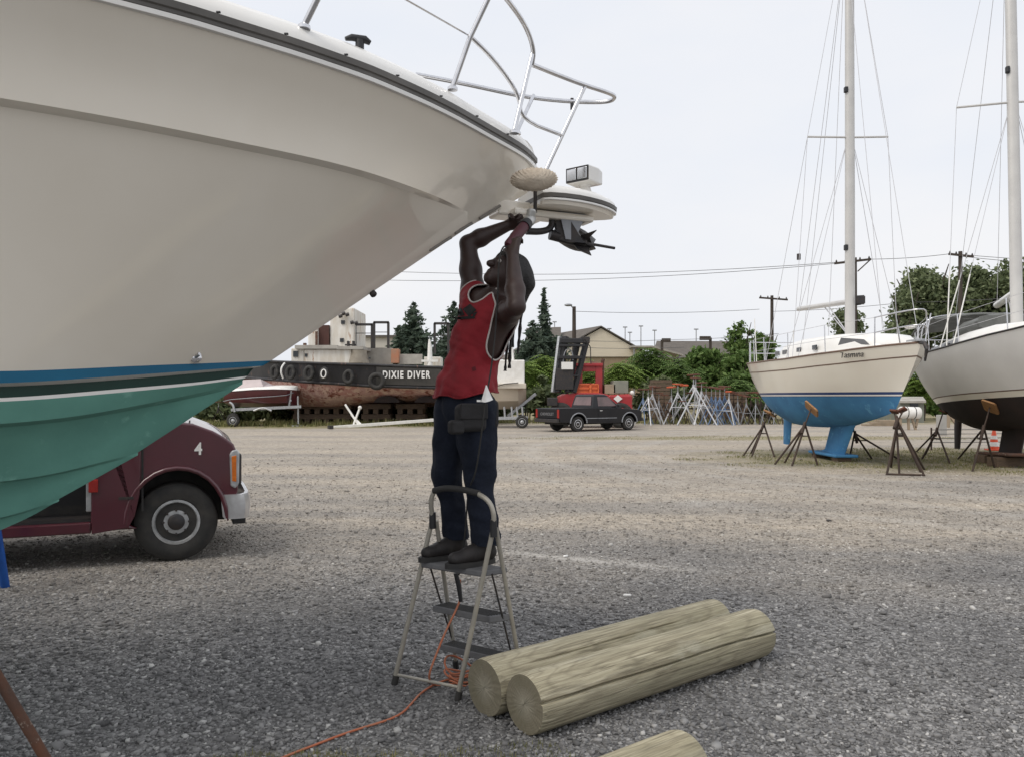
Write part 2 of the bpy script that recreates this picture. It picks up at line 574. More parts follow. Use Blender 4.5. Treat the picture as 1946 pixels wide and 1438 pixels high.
def log_end_material():
    g = NT('sawn_log_end')
    co = g.obj()                                     # rings round the local X axis
    yz = g.mapv(co, (0, 1, 1))
    sep = g.n('ShaderNodeVectorMath', _operation='LENGTH', i0=yz).outputs['Value']
    d = g.math('ADD', sep, g.math('MULTIPLY', g.noise(co, 6, 3), 0.018))
    rings = g.math('FRACT', g.math('MULTIPLY', d, 85.0))
    col = g.mix(g.ramp(rings, [(0.0, 0.0), (0.75, 0.35), (1.0, 0.9)]), (0.20, 0.178, 0.128), (0.135, 0.118, 0.082))
    col = g.mix(g.ramp(g.noise(co, 9, 5), [(0.4, 0.0), (0.7, 0.8)]), col, (0.15, 0.135, 0.09))
    ctr = g.ramp(g.math('MULTIPLY', sep, 7.0), [(0.0, 0.6), (0.6, 0.0)])
    col = g.mix(ctr, col, (0.34, 0.32, 0.26))
    ang = g.noise(g.mapv(co, (1, 1, 1)), 22, 6, 0.7)
    col = g.mix(g.ramp(ang, [(0.58, 0.0), (0.68, 0.5)]), col, (0.10, 0.085, 0.055))
    g.bs(Base__Color=col, Roughness=0.9)
    g.bump(ang, 0.35, 0.006)
    return g.mat


M['log_side'], M['log_end'] = log_side_material(), log_end_material()


def leaf_material(name, dark, mid, light, rough=0.6):
    g = NT(name)
    geo = g.n('ShaderNodeNewGeometry')
    col = g.ramp(geo.outputs['Random Per Island'], [(0.0, dark), (0.55, mid), (1.0, light)])
    nz = g.noise(g.pos(), 0.7, 3)
    col = g.mix(g.ramp(nz, [(0.35, 0.0), (0.7, 0.6)]), col, mid)
    g.bs(Base__Color=col, Roughness=rough, Specular__IOR__Level=0.25)
    tr = g.n('ShaderNodeBsdfTranslucent', Color=col)
    mx = g.n('ShaderNodeMixShader', i0=0.3, i1=g.b.outputs[0], i2=tr.outputs[0])
    g.t.links.new(mx.outputs[0], g.out.inputs[0])
    return g.mat


M['leaf_sumac'] = leaf_material('yellow_green_leaves', (0.09, 0.15, 0.03), (0.17, 0.25, 0.055), (0.27, 0.35, 0.10))
M['leaf_shrub'] = leaf_material('mid_green_leaves', (0.06, 0.115, 0.03), (0.115, 0.185, 0.05), (0.19, 0.26, 0.085))
M['leaf_dark'] = leaf_material('dark_green_leaves', (0.08, 0.108, 0.055), (0.145, 0.178, 0.088), (0.24, 0.275, 0.15))
M['leaf_spruce'] = leaf_material('blue_green_needles', (0.05, 0.078, 0.058), (0.085, 0.118, 0.085), (0.135, 0.17, 0.125))
M['leaf_grass'] = leaf_material('dry_green_grass', (0.10, 0.12, 0.035), (0.20, 0.20, 0.08), (0.36, 0.31, 0.16))

# ------------------------------------------------------------ ground
def ground_masks(g):
    """(tan dust mask, grass mask, pale track mask) from the world position"""
    p = g.pos()
    sx = g.n('ShaderNodeSeparateXYZ', i0=p)
    X, Y = sx.outputs[0], sx.outputs[1]
    wob = g.math('MULTIPLY', g.math('SUBTRACT', g.noise(p, 0.5, 4), 0.5), 5.0)
    Yw = g.math('ADD', Y, wob)
    near = g.n('ShaderNodeMapRange', i0=Yw, i1=5.4, i2=9.5, i3=0.0, i4=1.0)
    bands = g.noise(g.mapv(p, (0.10, 0.42, 1), rot=(0, 0, R(12))), 1.0, 4, 0.6)
    b = g.ramp(bands, [(0.40, 0.0), (0.60, 1.0)])
    tan = g.math('MULTIPLY', near.outputs[0], g.math('ADD', g.math('MULTIPLY', b, 0.6), 0.4), True)

    def ell(cx, cy, rx, ry, rot=0.0):
        c = g.mapv(p, (1, 1, 0), loc=(-cx, -cy, 0))
        c = g.mapv(c, (1, 1, 1), rot=(0, 0, rot))
        c = g.mapv(c, (1 / rx, 1 / ry, 0))
        return g.n('ShaderNodeVectorMath', _operation='LENGTH', i0=c).outputs['Value']
    gn = g.math('MULTIPLY', g.math('SUBTRACT', g.noise(p, 0.9, 6, 0.65), 0.5), 0.9)
    e1 = g.ramp(g.math('ADD', ell(13.2, 19.2, 9.6, 4.6), gn), [(0.62, 1.0), (1.15, 0.0)])
    e2 = g.ramp(g.math('ADD', ell(-14, 43, 13.5, 6.0), gn), [(0.8, 1.0), (1.1, 0.0)])
    e3 = g.ramp(g.math('ADD', ell(9, 29, 10, 1.7), gn), [(0.5, 0.8), (1.1, 0.0)])
    e4 = g.ramp(g.math('ADD', ell(-0.75, 3.15, 0.75, 0.28), gn), [(0.4, 0.75), (1.15, 0.0)])
    far = g.n('ShaderNodeMapRange', i0=g.math('ADD', Y, wob), i1=42.0, i2=47.0, i3=0.0, i4=1.0).outputs[0]
    grass = g.math('MAXIMUM', g.math('MAXIMUM', e1, e2), g.math('MAXIMUM', g.math('MAXIMUM', e3, e4), far))
    # a pale dusty wheel track behind the ladder
    t = g.mapv(p, (1, 1, 0), loc=(-0.7, -7.35, 0))
    t = g.mapv(t, (1, 1, 1), rot=(0, 0, R(26)))
    t = g.mapv(t, (1 / 1.5, 1 / 0.16, 0))
    tl = g.n('ShaderNodeVectorMath', _operation='LENGTH', i0=t).outputs['Value']
    tl = g.math('ADD', tl, g.math('MULTIPLY', g.math('SUBTRACT', g.noise(p, 3.5, 5, 0.7), 0.5), 1.6))
    track = g.ramp(tl, [(0.2, 0.6), (1.3, 0.0)])
    # worn wheel tracks curving round the yachts
    c = g.mapv(p, (1, 1, 0), loc=(-13.5, -21.5, 0))
    rr = g.n('ShaderNodeVectorMath', _operation='LENGTH', i0=c).outputs['Value']
    rr = g.math('ADD', rr, g.math('MULTIPLY', g.math('SUBTRACT', g.noise(p, 0.35, 3), 0.5), 1.6))
    for r0 in (9.9, 11.5, 13.1, 14.8):
        dd = g.math('ABSOLUTE', g.math('SUBTRACT', rr, r0))
        track = g.math('MAXIMUM', track, g.math('MULTIPLY', g.ramp(dd, [(0.05, 0.34), (0.42, 0.0)]), g.ramp(g.noise(p, 1.1, 5, 0.7), [(0.38, 0.2), (0.6, 1.0)])))
    return p, tan, grass, track


def ground_material():
    g = NT('crushed_stone_ground')
    p, tan, grass, track = ground_masks(g)
    vor = g.n('ShaderNodeTexVoronoi', Vector=p, Scale=46.0)
    sepc = g.n('ShaderNodeSeparateColor', i0=vor.outputs['Color'])
    grey = g.ramp(sepc.outputs[0], [(0.0, (0.10, 0.098, 0.097)), (0.5, (0.195, 0.191, 0.188)), (0.88, (0.28, 0.275, 0.27)), (1.0, (0.42, 0.41, 0.40))])
    vor2 = g.n('ShaderNodeTexVoronoi', Vector=p, Scale=15.0)
    sepd = g.n('ShaderNodeSeparateColor', i0=vor2.outputs['Color'])
    big = g.ramp(sepd.outputs[0], [(0.0, (0.14, 0.14, 0.142)), (0.7, (0.23, 0.228, 0.228)), (1.0, (0.40, 0.395, 0.385))])
    sy = g.n('ShaderNodeSeparateXYZ', i0=p)
    fd = g.n('ShaderNodeMapRange', i0=sy.outputs[1], i1=7.0, i2=14.0).outputs[0]
    grey = g.mix(fd, grey, g.mix(0.45, grey, big))
    grey = g.mix(g.n('ShaderNodeMapRange', i0=sy.outputs[1], i1=8.0, i2=22.0, i3=0.0, i4=0.6).outputs[0], grey, (0.41, 0.375, 0.33))
    patch = g.noise(p, 0.8, 5, 0.6)
    grey = g.mix(g.ramp(patch, [(0.38, 0.5), (0.62, 0.0)]), grey, (0.115, 0.114, 0.116))
    tn = g.noise(p, 24, 6, 0.75)
    tcol = g.ramp(tn, [(0.25, (0.26, 0.222, 0.175)), (0.5, (0.50, 0.435, 0.355)), (0.75, (0.63, 0.57, 0.485))])
    sp = g.noise(p, 5.5, 5, 0.8)
    tcol = g.mix(g.ramp(sp, [(0.42, 0.55), (0.56, 0.0)]), tcol, (0.19, 0.17, 0.145))
    col = g.mix(g.math('MULTIPLY', tan, 0.9), grey, tcol)
    gn = g.noise(p, 14, 6, 0.75)
    gcol = g.ramp(gn, [(0.3, (0.075, 0.085, 0.03)), (0.5, (0.20, 0.185, 0.085)), (0.7, (0.36, 0.31, 0.175))])
    gp = g.noise(p, 0.55, 4)
    gcol = g.mix(g.ramp(gp, [(0.42, 0.0), (0.62, 0.8)]), gcol, (0.34, 0.285, 0.185))
    col = g.mix(g.math('MULTIPLY', grass, 0.85), col, gcol)
    col = g.mix(track, col, (0.50, 0.48, 0.45))
    g.bs(Base__Color=col, Roughness=0.95, Specular__IOR__Level=0.15)
    h = g.math('ADD', g.math('MULTIPLY', vor.outputs['Distance'], -1.0), g.math('MULTIPLY', g.noise(p, 9, 4), 0.8))
    g.bump(h, 0.9, 0.016)
    return g.mat


def stone_material():
    g = NT('loose_crushed_stone')
    p, tan, grass, track = ground_masks(g)
    geo = g.n('ShaderNodeNewGeometry')
    rnd = geo.outputs['Random Per Island']
    col = g.ramp(rnd, [(0.0, (0.095, 0.094, 0.094)), (0.35, (0.175, 0.172, 0.171)), (0.72, (0.26, 0.256, 0.254)), (0.95, (0.36, 0.355, 0.35)), (1.0, (0.55, 0.54, 0.52))])
    warm = g.ramp(rnd, [(0.0, (0.27, 0.23, 0.185)), (0.6, (0.50, 0.44, 0.36)), (1.0, (0.70, 0.64, 0.55))])
    col = g.mix(g.math('MULTIPLY', tan, 0.85), col, warm)
    col = g.mix(g.math('MULTIPLY', track, 0.7), col, (0.5, 0.48, 0.45))
    patch = g.noise(p, 0.8, 5, 0.6)
    col = g.mix(g.ramp(patch, [(0.38, 0.35), (0.62, 0.0)]), col, (0.115, 0.114, 0.116))
    g.bs(Base__Color=col, Roughness=0.85, Specular__IOR__Level=0.3)
    return g.mat


M['ground'] = ground_material()
M['stone'] = stone_material()
_g = MB()
xs = [-1200, -300, -80, -30, -12, -6, -3, 0, 3, 6, 12, 30, 80, 300, 1200]
ys = [-40, -8, 0, 3, 6, 9, 14, 22, 40, 80, 200, 600, 1600]
_g.loft([[(x, y, 0) for x in xs] for y in ys], flip=True)
gr = _g.build('gravel_yard', M['ground'], fix=False)
tag(gr, kind='structure')


def raw_mesh(name, verts, faces, mat, kind=None, smooth=False):
    """verts (n,3), faces (m,k) arrays straight into a mesh object"""
    me = bpy.data.meshes.new(name)
    nv, (nf, k) = len(verts), faces.shape
    me.vertices.add(nv)
    me.vertices.foreach_set('co', np.ascontiguousarray(verts, dtype=np.float32).ravel())
    me.loops.add(nf * k)
    me.loops.foreach_set('vertex_index', np.ascontiguousarray(faces, dtype=np.int32).ravel())
    me.polygons.add(nf)
    me.polygons.foreach_set('loop_start', np.arange(0, nf * k, k, dtype=np.int32))
    if smooth:
        me.polygons.foreach_set('use_smooth', np.ones(nf, dtype=bool))
    me.update(calc_edges=True)
    me.validate()
    me.materials.append(mat)
    o = bpy.data.objects.new(name, me)
    COL.objects.link(o)
    OFF[o] = V((0, 0, 0))
    if kind:
        o['kind'] = kind
    return o


def scatter_stones():
    n = 225000
    y = 2.3 * np.exp(rng.random(n) * math.log(27 / 2.3))
    y = y[rng.random(n) > np.clip((y - 7) / 20, 0, 0.95)]
    n = len(y)
    x = y * rng.uniform(-0.95, 0.95, n)
    size = np.clip(rng.lognormal(math.log(0.0054), 0.42, n), 0.003, 0.021) * (np.maximum(y, 3.0) / 4) ** 0.15
    base = np.array([(a, b, c) for a in (-1, 1) for b in (-1, 1) for c in (-1, 1)], dtype=float)
    v = base[None] * (1 + rng.uniform(-0.45, 0.2, (n, 8, 3)))
    sc = np.stack([size * rng.uniform(0.8, 1.5, n), size * rng.uniform(0.6, 1.1, n), size * rng.uniform(0.35, 0.75, n)], 1)
    v = v * sc[:, None, :]
    tilt = rng.uniform(-0.5, 0.5, n)
    c, s = np.cos(tilt), np.sin(tilt)
    v1 = np.stack([v[..., 0] * c[:, None] - v[..., 2] * s[:, None], v[..., 1], v[..., 0] * s[:, None] + v[..., 2] * c[:, None]], -1)
    az = rng.uniform(0, 6.283, n)
    c, s = np.cos(az), np.sin(az)
    v2 = np.stack([v1[..., 0] * c[:, None] - v1[..., 1] * s[:, None], v1[..., 0] * s[:, None] + v1[..., 1] * c[:, None], v1[..., 2]], -1)
    v2 += np.stack([x, y, sc[:, 2] * rng.uniform(0.1, 0.8, n)], 1)[:, None, :]
    q = np.array([(0, 1, 3, 2), (4, 6, 7, 5), (0, 4, 5, 1), (2, 3, 7, 6), (0, 2, 6, 4), (1, 5, 7, 3)])
    f = (q[None] + (np.arange(n) * 8)[:, None, None]).reshape(-1, 4)
    return raw_mesh('gravel', v2.reshape(-1, 3), f, M['stone'], 'stuff')


scatter_stones()


def blades(name, pts, h, mat, w=0.006):
    """short grass blades at points (n,3)"""
    n = len(pts)
    az = rng.uniform(0, 6.283, n)
    hh = h * rng.uniform(0.4, 1.2, n)
    lean = rng.uniform(0.0, 0.8, n) * hh
    ax = np.stack([np.cos(az), np.sin(az), 0 * az], 1)
    sd = np.stack([-np.sin(az), np.cos(az), 0 * az], 1) * (w * rng.uniform(0.6, 1.4, n))[:, None]
    top = pts + ax * lean[:, None] + np.stack([0 * hh, 0 * hh, hh], 1)
    v = np.stack([pts - sd, pts + sd, top], 1).reshape(-1, 3)
    f = np.arange(n * 3).reshape(-1, 3)
    return raw_mesh(name, v, f, mat, 'stuff')


def ell_pts(n, cx, cy, rx, ry):
    a = rng.uniform(0, 6.283, n)
    r = np.sqrt(rng.random(n))
    p = np.stack([cx + rx * r * np.cos(a), cy + ry * r * np.sin(a), 0 * a], 1)
    keep = []
    for i, (x, y, z) in enumerate(p):
        keep.append(mnoise.noise(V((x * 0.9, y * 0.9, 3.3))) + 0.35 * mnoise.noise(V((x * 4, y * 4, 1))) > -0.05 + 0.55 * (r[i] ** 2 - 0.6))
    return p[np.array(keep)]


blades('grass', np.concatenate([ell_pts(26000, 12.5, 19.2, 8.6, 4.2), ell_pts(3000, 9, 29, 10, 1.7)]), 0.045, M['leaf_grass'], 0.008)
blades('grass', ell_pts(9000, -14, 43.5, 13, 4.5), 0.16, M['leaf_grass'], 0.03)
blades('grass', np.concatenate([ell_pts(2600, -0.75, 3.12, 0.7, 0.28), ell_pts(700, 0.05, 3.3, 0.4, 0.2)]), 0.03, M['leaf_grass'], 0.0022)


# ------------------------------------------------------------ smooth solids for the figure
class SDF:
    def __init__(self, k=0.02):
        self.p, self.k = [], k

    def cap(self, a, b, ra, rb=None, flat=None, f=1.0, k=None):
        """round cone from a to b; thickness along the direction flat is scaled by f"""
        self.p.append((np.array(a, float), np.array(b, float), ra, ra if rb is None else rb,
                       None if flat is None else np.array(V(flat).normalized()), f, self.k if k is None else k))
        return self

    def chain(self, pts, rads, **kw):
        for i in range(len(pts) - 1):
            self.cap(pts[i], pts[i + 1], rads[i], rads[i + 1], **kw)
        return self

    def ball(self, c, r, **kw):
        return self.cap(c, np.array(c, float) + 1e-5, r, r, **kw)

    def inflate(self, d):
        s = SDF(self.k)
        s.p = [(a, b, ra + d, rb + d, fl, f, k) for a, b, ra, rb, fl, f, k in self.p]
        return s

    def mesh(self, vox):
        lo = np.min([np.minimum(a, b) - max(ra, rb) * max(1, f) for a, b, ra, rb, fl, f, k in self.p], 0) - 4 * vox
        hi = np.max([np.maximum(a, b) + max(ra, rb) * max(1, f) for a, b, ra, rb, fl, f, k in self.p], 0) + 4 * vox
        dim = np.ceil((hi - lo) / vox).astype(int) + 1
        Fd = np.full(dim, 0.3, dtype=np.float32)
        for a, b, ra, rb, fl, f, k in self.p:
            m = max(ra, rb) * max(1, f) + k + 3 * vox
            i0 = np.maximum(np.floor((np.minimum(a, b) - m - lo) / vox).astype(int), 0)
            i1 = np.minimum(np.ceil((np.maximum(a, b) + m - lo) / vox).astype(int) + 1, dim)
            gx, gy, gz = np.meshgrid(*[lo[i] + vox * np.arange(i0[i], i1[i]) for i in range(3)], indexing='ij')
            q = np.stack([gx, gy, gz], -1) - a
            d = b - a
            if fl is not None:
                q = q + (1 / f - 1) * (q @ fl)[..., None] * fl
                d = d + (1 / f - 1) * (d @ fl) * fl
            t = np.clip((q @ d) / max(d @ d, 1e-12), 0, 1)
            dist = np.linalg.norm(q - t[..., None] * d, axis=-1) - (ra + (rb - ra) * t)
            sl = tuple(slice(i0[i], i1[i]) for i in range(3))
            S = Fd[sl]
            h = np.clip(0.5 + 0.5 * (S - dist) / k, 0, 1)
            Fd[sl] = S * (1 - h) + dist * h - k * h * (1 - h)
        ins = Fd < 0
        c = [ins[i:dim[0] - 1 + i, j:dim[1] - 1 + j, l:dim[2] - 1 + l] for i in (0, 1) for j in (0, 1) for l in (0, 1)]
        cnt = sum(x.astype(np.int8) for x in c)
        mixed = (cnt > 0) & (cnt < 8)
        idx = np.argwhere(mixed)
        ids = -np.ones(mixed.shape, dtype=np.int64)
        ids[mixed] = np.arange(len(idx))
        acc = np.zeros((len(idx), 3))
        num = np.zeros(len(idx))
        cor = [np.array((i, j, l)) for i in (0, 1) for j in (0, 1) for l in (0, 1)]
        fv = [Fd[tuple((idx + q).T)] for q in cor]
        for p in range(8):
            for q in range(p + 1, 8):
                if np.abs(cor[p] - cor[q]).sum() == 1:
                    cr = (fv[p] < 0) != (fv[q] < 0)
                    t = np.where(cr, fv[p] / np.where(cr, fv[p] - fv[q], 1), 0)
                    acc += np.where(cr[:, None], cor[p] + t[:, None] * (cor[q] - cor[p]), 0)
                    num += cr
        verts = lo + vox * (idx + acc / num[:, None])
        faces = []
        for ax in range(3):
            u, w = (ax + 1) % 3, (ax + 2) % 3
            e = np.zeros(3, int)
            e[ax] = 1
            A = ins[tuple(slice(0, dim[i] - e[i]) for i in range(3))]
            B = ins[tuple(slice(e[i], dim[i]) for i in range(3))]
            ed = np.argwhere(A != B)
            ed = ed[(ed[:, u] > 0) & (ed[:, w] > 0) & (ed[:, u] < dim[u] - 1) & (ed[:, w] < dim[w] - 1)]
            eu, ew = np.zeros(3, int), np.zeros(3, int)
            eu[u], ew[w] = 1, 1
            q = np.stack([ids[tuple((ed - eu - ew).T)], ids[tuple((ed - ew).T)], ids[tuple(ed.T)], ids[tuple((ed - eu).T)]], 1)
            fl = ~A[tuple(ed.T)]
            q[fl] = q[fl][:, ::-1]
            faces.append(q)
        return verts, np.concatenate(faces)


def sdf_obj(name, verts, faces, mat, parent):
    used = np.unique(faces)
    mp = -np.ones(len(verts), int)
    mp[used] = np.arange(len(used))
    o = raw_mesh(name, verts[used] - np.array(OFF[parent]), mp[faces], mat, smooth=True)
    o.parent = parent
    OFF[o] = OFF[parent]
    return o

# ------------------------------------------------------------ the motor cruiser
TH = R(25)
AX = V((math.cos(TH), math.sin(TH), 0))          # heading: to the right and away
NX = V((math.sin(TH), -math.cos(TH), 0))         # starboard, towards the camera
BOW = V((0.126, 4.40, 0))


def boat_sb(p):
    d = V((p[0] - BOW.x, p[1] - BOW.y, 0))
    return -d.dot(AX), d.dot(NX)


def sbz(s, b, z):
    q = BOW - AX * s + NX * b
    return V((q.x, q.y, z))


def port(p):
    s, b = boat_sb(p)
    return sbz(s, -b, p.z)


def on_plan(u, v, fn):
    """where the pixel's ray meets the upright sheet b = fn(s)"""
    k = (u - U0) / F
    lo, hi = 0.4, 12.0
    for _ in range(60):
        y = (lo + hi) / 2
        s, b = boat_sb((k * y, y))
        if b - fn(s) > 0:
            lo = y
        else:
            hi = y
    y = (lo + hi) / 2
    s, b = boat_sb((k * y, y))
    return s, b, EYE - (v - V0) / F * y


def interp(xs, ys):
    xs, ys = np.array(xs), np.array(ys)
    return lambda x: float(np.interp(x, xs, ys))


# the sheer, taken at a constant height
ZR = 2.78
_sh = [(0.0, 0.0)]
for u, v in [(1012, 318), (1003, 308), (988, 297), (960, 281), (932, 266), (900, 248), (860, 226), (806, 200), (750, 176), (700, 155), (650, 138), (560, 108), (450, 75), (360, 48), (260, 22), (180, 2)]:
    d = (ZR - EYE) * F / (V0 - v)
    _sh.append(boat_sb(((u - U0) / F * d, d)))
_sh += [(3.2, 1.32), (4.5, 1.50), (6.0, 1.55), (8.0, 1.52)]
_sh = [q for i, q in enumerate(_sh) if i == 0 or q[0] > _sh[i - 1][0] + 0.004]
f_sheer = interp(*zip(*_sh))
SEND = 7.4


def line(px, fn, tail):
    """3D line from pixels (bow first) on the sheet fn, continued aft by tail [(s,b,z)]"""
    pts = [on_plan(u, v, fn) for u, v in px]
    out = [pts[0]]
    for q in pts[1:] + tail:
        if q[0] > out[-1][0] + 0.01:
            out.append(q)
    return out


def resample(ln, n=72, pw=1.6):
    s = np.array([q[0] for q in ln])
    t = np.linspace(0, 1, n) ** pw
    ss = s[0] + (SEND - s[0]) * t
    b = np.interp(ss, s, [q[1] for q in ln])
    z = np.interp(ss, s, [q[2] for q in ln])
    # ease corners between the picked points
    for _ in range(6):
        b[1:-1] = 0.25 * b[:-2] + 0.5 * b[1:-1] + 0.25 * b[2:]
        z[1:-1] = 0.25 * z[:-2] + 0.5 * z[1:-1] + 0.25 * z[2:]
    return np.stack([ss, b, z], 1)


zero = lambda s: 0.0
stem_px = [(1014, 352), (1000, 368), (960, 393), (890, 432), (850, 457), (800, 492), (720, 546), (640, 602), (560, 657), (516, 687), (461, 722), (358, 792), (273, 854), (188, 904), (110, 949), (55, 983), (0, 1006)]
stem = [on_plan(u, v, zero) for u, v in stem_px]
s_of = lambda u, v: on_plan(u, v, zero)[0]
sk = s_of(890, 432)
f_kn = lambda s: max(0.0, (f_sheer(s) - 0.17) * min(1.0, max(0.0, (s - sk + 0.02)) / 0.45) ** 0.55)
s1 = s_of(516, 687)
f_st = interp([s1 - 0.02, s1 + 0.15, s1 + 0.5, s1 + 1.0, s1 + 1.6, 4.5, 6, 8], [0.0, 0.09, 0.28, 0.53, 0.80, 1.18, 1.32, 1.34])
f_st2 = interp([s1 + 0.03, s1 + 0.2, s1 + 0.55, s1 + 1.05, s1 + 1.6, 4.5, 6, 8], [0.0, 0.09, 0.27, 0.51, 0.77, 1.15, 1.29, 1.31])
s7 = s_of(461, 722)
f_ch = interp([s7 - 0.04, s7 + 0.2, s7 + 0.5, s7 + 1.0, s7 + 1.6, 4.5, 6, 8], [0.0, 0.10, 0.26, 0.50, 0.74, 1.12, 1.27, 1.30])
s8 = s_of(262, 859)
f_k1 = interp([s8 - 0.02, s8 + 0.3, s8 + 0.8, s8 + 1.6, 6, 8], [0.0, 0.10, 0.27, 0.50, 0.72, 0.74])
s9 = s_of(112, 948)
f_k2 = interp([s9 - 0.02, s9 + 0.3, s9 + 0.8, 6, 8], [0.0, 0.075, 0.18, 0.40, 0.42])

L_rub = resample([(s, b, ZR) for s, b in _sh])
L_kn = resample(line([(890, 405), (838, 377), (775, 353), (700, 327), (650, 313), (560, 292), (450, 271), (352, 249), (252, 230), (120, 206), (0, 186)], f_kn, [(4.5, f_kn(4.5), 2.42), (7.5, f_kn(7.5), 2.38)]))


def stripe(v0s, fn):
    return resample(line(v0s, fn, [(4.5, fn(4.5), 1.56), (7.5, fn(7.5), 1.52)]))


def stripe_z(v0s, fn, z1):
    return resample(line(v0s, fn, [(4.5, fn(4.5), z1), (7.5, fn(7.5), z1 - 0.03)]))


L_b0 = stripe_z([(516, 685), (400, 690), (258, 695), (120, 702), (0, 707)], f_st, 1.60)
L_b1 = stripe_z([(500, 695), (400, 702), (258, 712), (120, 722), (0, 730)], f_st, 1.555)
L_w1 = stripe_z([(482, 699), (400, 706.5), (258, 719), (120, 729), (0, 736)], f_st2, 1.54)
L_g1 = stripe_z([(470, 714), (369, 727), (221, 739), (110, 749), (0, 758)], f_st2, 1.50)
L_w2 = stripe_z([(466, 718), (369, 732), (221, 746), (110, 756), (0, 764.5)], f_st2, 1.485)
L_ch = resample(line([(461, 723), (430, 735), (332, 756), (240, 774), (129, 794), (0, 806)], f_ch, [(4.5, f_ch(4.5), 1.37), (7.5, f_ch(7.5), 1.31)]))
L_k1 = resample(line([(262, 859), (180, 880), (92, 902), (0, 914)], f_k1, [(4.5, f_k1(4.5), 1.11), (7.5, f_k1(7.5), 1.02)]))
L_k2 = resample(line([(112, 947), (55, 968), (0, 984)], f_k2, [(4.5, f_k2(4.5), 0.87), (7.5, f_k2(7.5), 0.72)]))
L_stem = resample([(s, 0.0, z) for s, b, z in stem if s >= s9 - 0.05] + [(stem[-1][0] + 0.5, 0, stem[-1][2] - 0.22), (stem[-1][0] + 1.2, 0, stem[-1][2] - 0.40), (SEND, 0, 0.42)])


def shift(L, db=0.0, dz=0.0, ramp=0.35):
    q = L.copy()
    k = np.clip((q[:, 0] - q[0, 0]) / ramp, 0, 1)
    q[:, 1] = np.maximum(q[:, 1] + db * k, 0)
    q[:, 2] += dz
    return q


def xyz(L):
    return [sbz(*q) for q in L]


def between(A, B, t, bulge=0.0):
    q = A * (1 - t) + B * t
    q[:, 1] = np.maximum(q[:, 1] + bulge * np.clip((q[:, 0] - q[0, 0]) / 0.8, 0, 1), 0)
    return q


cruiser = thing('motor_cruiser', 'large beige motor cruiser with green bottom looming over the yard on stands', 'boat', (-3.2, 2.9, 0))


def skin(lines, name, mat, parent=cruiser, smooth=40, mirror=True):
    m = MB()
    m.loft([xyz(L) for L in lines])
    if mirror:
        m.mirror(port)
    return m.build(name, mat, parent, smooth=smooth)


# stem part above the knuckle end: the panel below the rub rail runs down to the stem
stem_top = np.array([on_plan(u, v, zero) for u, v in [(1014, 352), (1000, 368), (960, 393), (890, 432)]])
L_pan = L_kn.copy()
# panel lower edge: stem from the bow down to the knuckle end, then the knuckle itself
n = len(L_kn)
low = np.concatenate([np.stack([np.interp(np.linspace(0, 1, 16), np.linspace(0, 1, 4), stem_top[:, i]) for i in range(3)], 1), L_kn[1:]])
s_low = low[:, 0]
upp = np.stack([s_low, [f_sheer(s) for s in np.maximum(s_low - sk * np.exp(-np.maximum(s_low - 0.0, 0) * 1.2) * 0.9, 0.0)], np.full(len(s_low), ZR)], 1)
upp[:, 0] = [max(s - sk * math.exp(-s * 1.2) * 0.9, 0.0) for s in s_low]
upp[0] = (0, 0, ZR)
for _ in range(3):
    upp[1:-1, :2] = 0.25 * upp[:-2, :2] + 0.5 * upp[1:-1, :2] + 0.25 * upp[2:, :2]
mids = []
for t in (0.25, 0.5, 0.75):
    q = upp * (1 - t) + low * t
    q[:, 1] = np.maximum(q[:, 1] - 0.035 * 4 * t * (1 - t) * np.clip(q[:, 0] / 0.8, 0, 1), 0)
    mids.append(q)
hull = MB()
hull.loft([xyz(upp)] + [xyz(q) for q in mids] + [xyz(low)])
kn_in = shift(L_kn, -0.055, -0.010)
kn_in[0] = stem_top[3]
kn_in[1, 2] -= 0.02
hull.loft([xyz(L_kn), xyz(kn_in)])
# side below the knuckle; its forward edge is the stem
sidetop, sidebot = kn_in, L_b0
hull.loft([xyz(sidetop)] + [xyz(between(sidetop, sidebot, t, -0.05 * math.sin(math.pi * t))) for t in (0.12, 0.25, 0.4, 0.55, 0.7, 0.85)] + [xyz(sidebot)])
hull.mirror(port)
hull_o = hull.build('hull', M['gelcoat'], cruiser, smooth=28)
skin([L_b0, L_b1], 'blue_stripe', M['blue_stripe'])
skin([L_b1, L_w1], 'white_stripe', M['gelcoat_white'])
skin([L_w1, L_g1], 'dark_green_stripe', M['green_stripe'])
skin([L_g1, L_w2], 'white_stripe', M['gelcoat_white'])
ch_in = shift(L_ch, -0.085, -0.016)
k1o, k1i = shift(L_k1, 0.03), shift(L_k1, -0.05, -0.012)
k2o, k2i = shift(L_k2, 0.025), shift(L_k2, -0.04, -0.010)
bot = MB()
bot.loft([xyz(L_w2), xyz(L_ch)])
bot.loft([xyz(L_ch), xyz(ch_in)])
bot.loft([xyz(ch_in), xyz(between(ch_in, k1o, 0.5)), xyz(k1o)])
bot.loft([xyz(k1o), xyz(k1i)])
bot.loft([xyz(k1i), xyz(k2o)])
bot.loft([xyz(k2o), xyz(k2i)])
bot.loft([xyz(k2i), xyz(L_stem)])
bot.mirror(port)
bot.build('bottom', M['teal_paint'], cruiser, smooth=28)
# transom
tr = MB()
prof = [L[-1] for L in (upp, L_kn, L_b0, L_b1, L_w2, L_ch, k1o, k2o)]
ring = [sbz(*q) for q in prof] + [sbz(*L_stem[-1])] + [sbz(q[0], -q[1], q[2]) for q in prof[::-1]]
tr.slab(ring, -AX * 0.02)
tr.build('transom', M['gelcoat'], cruiser)


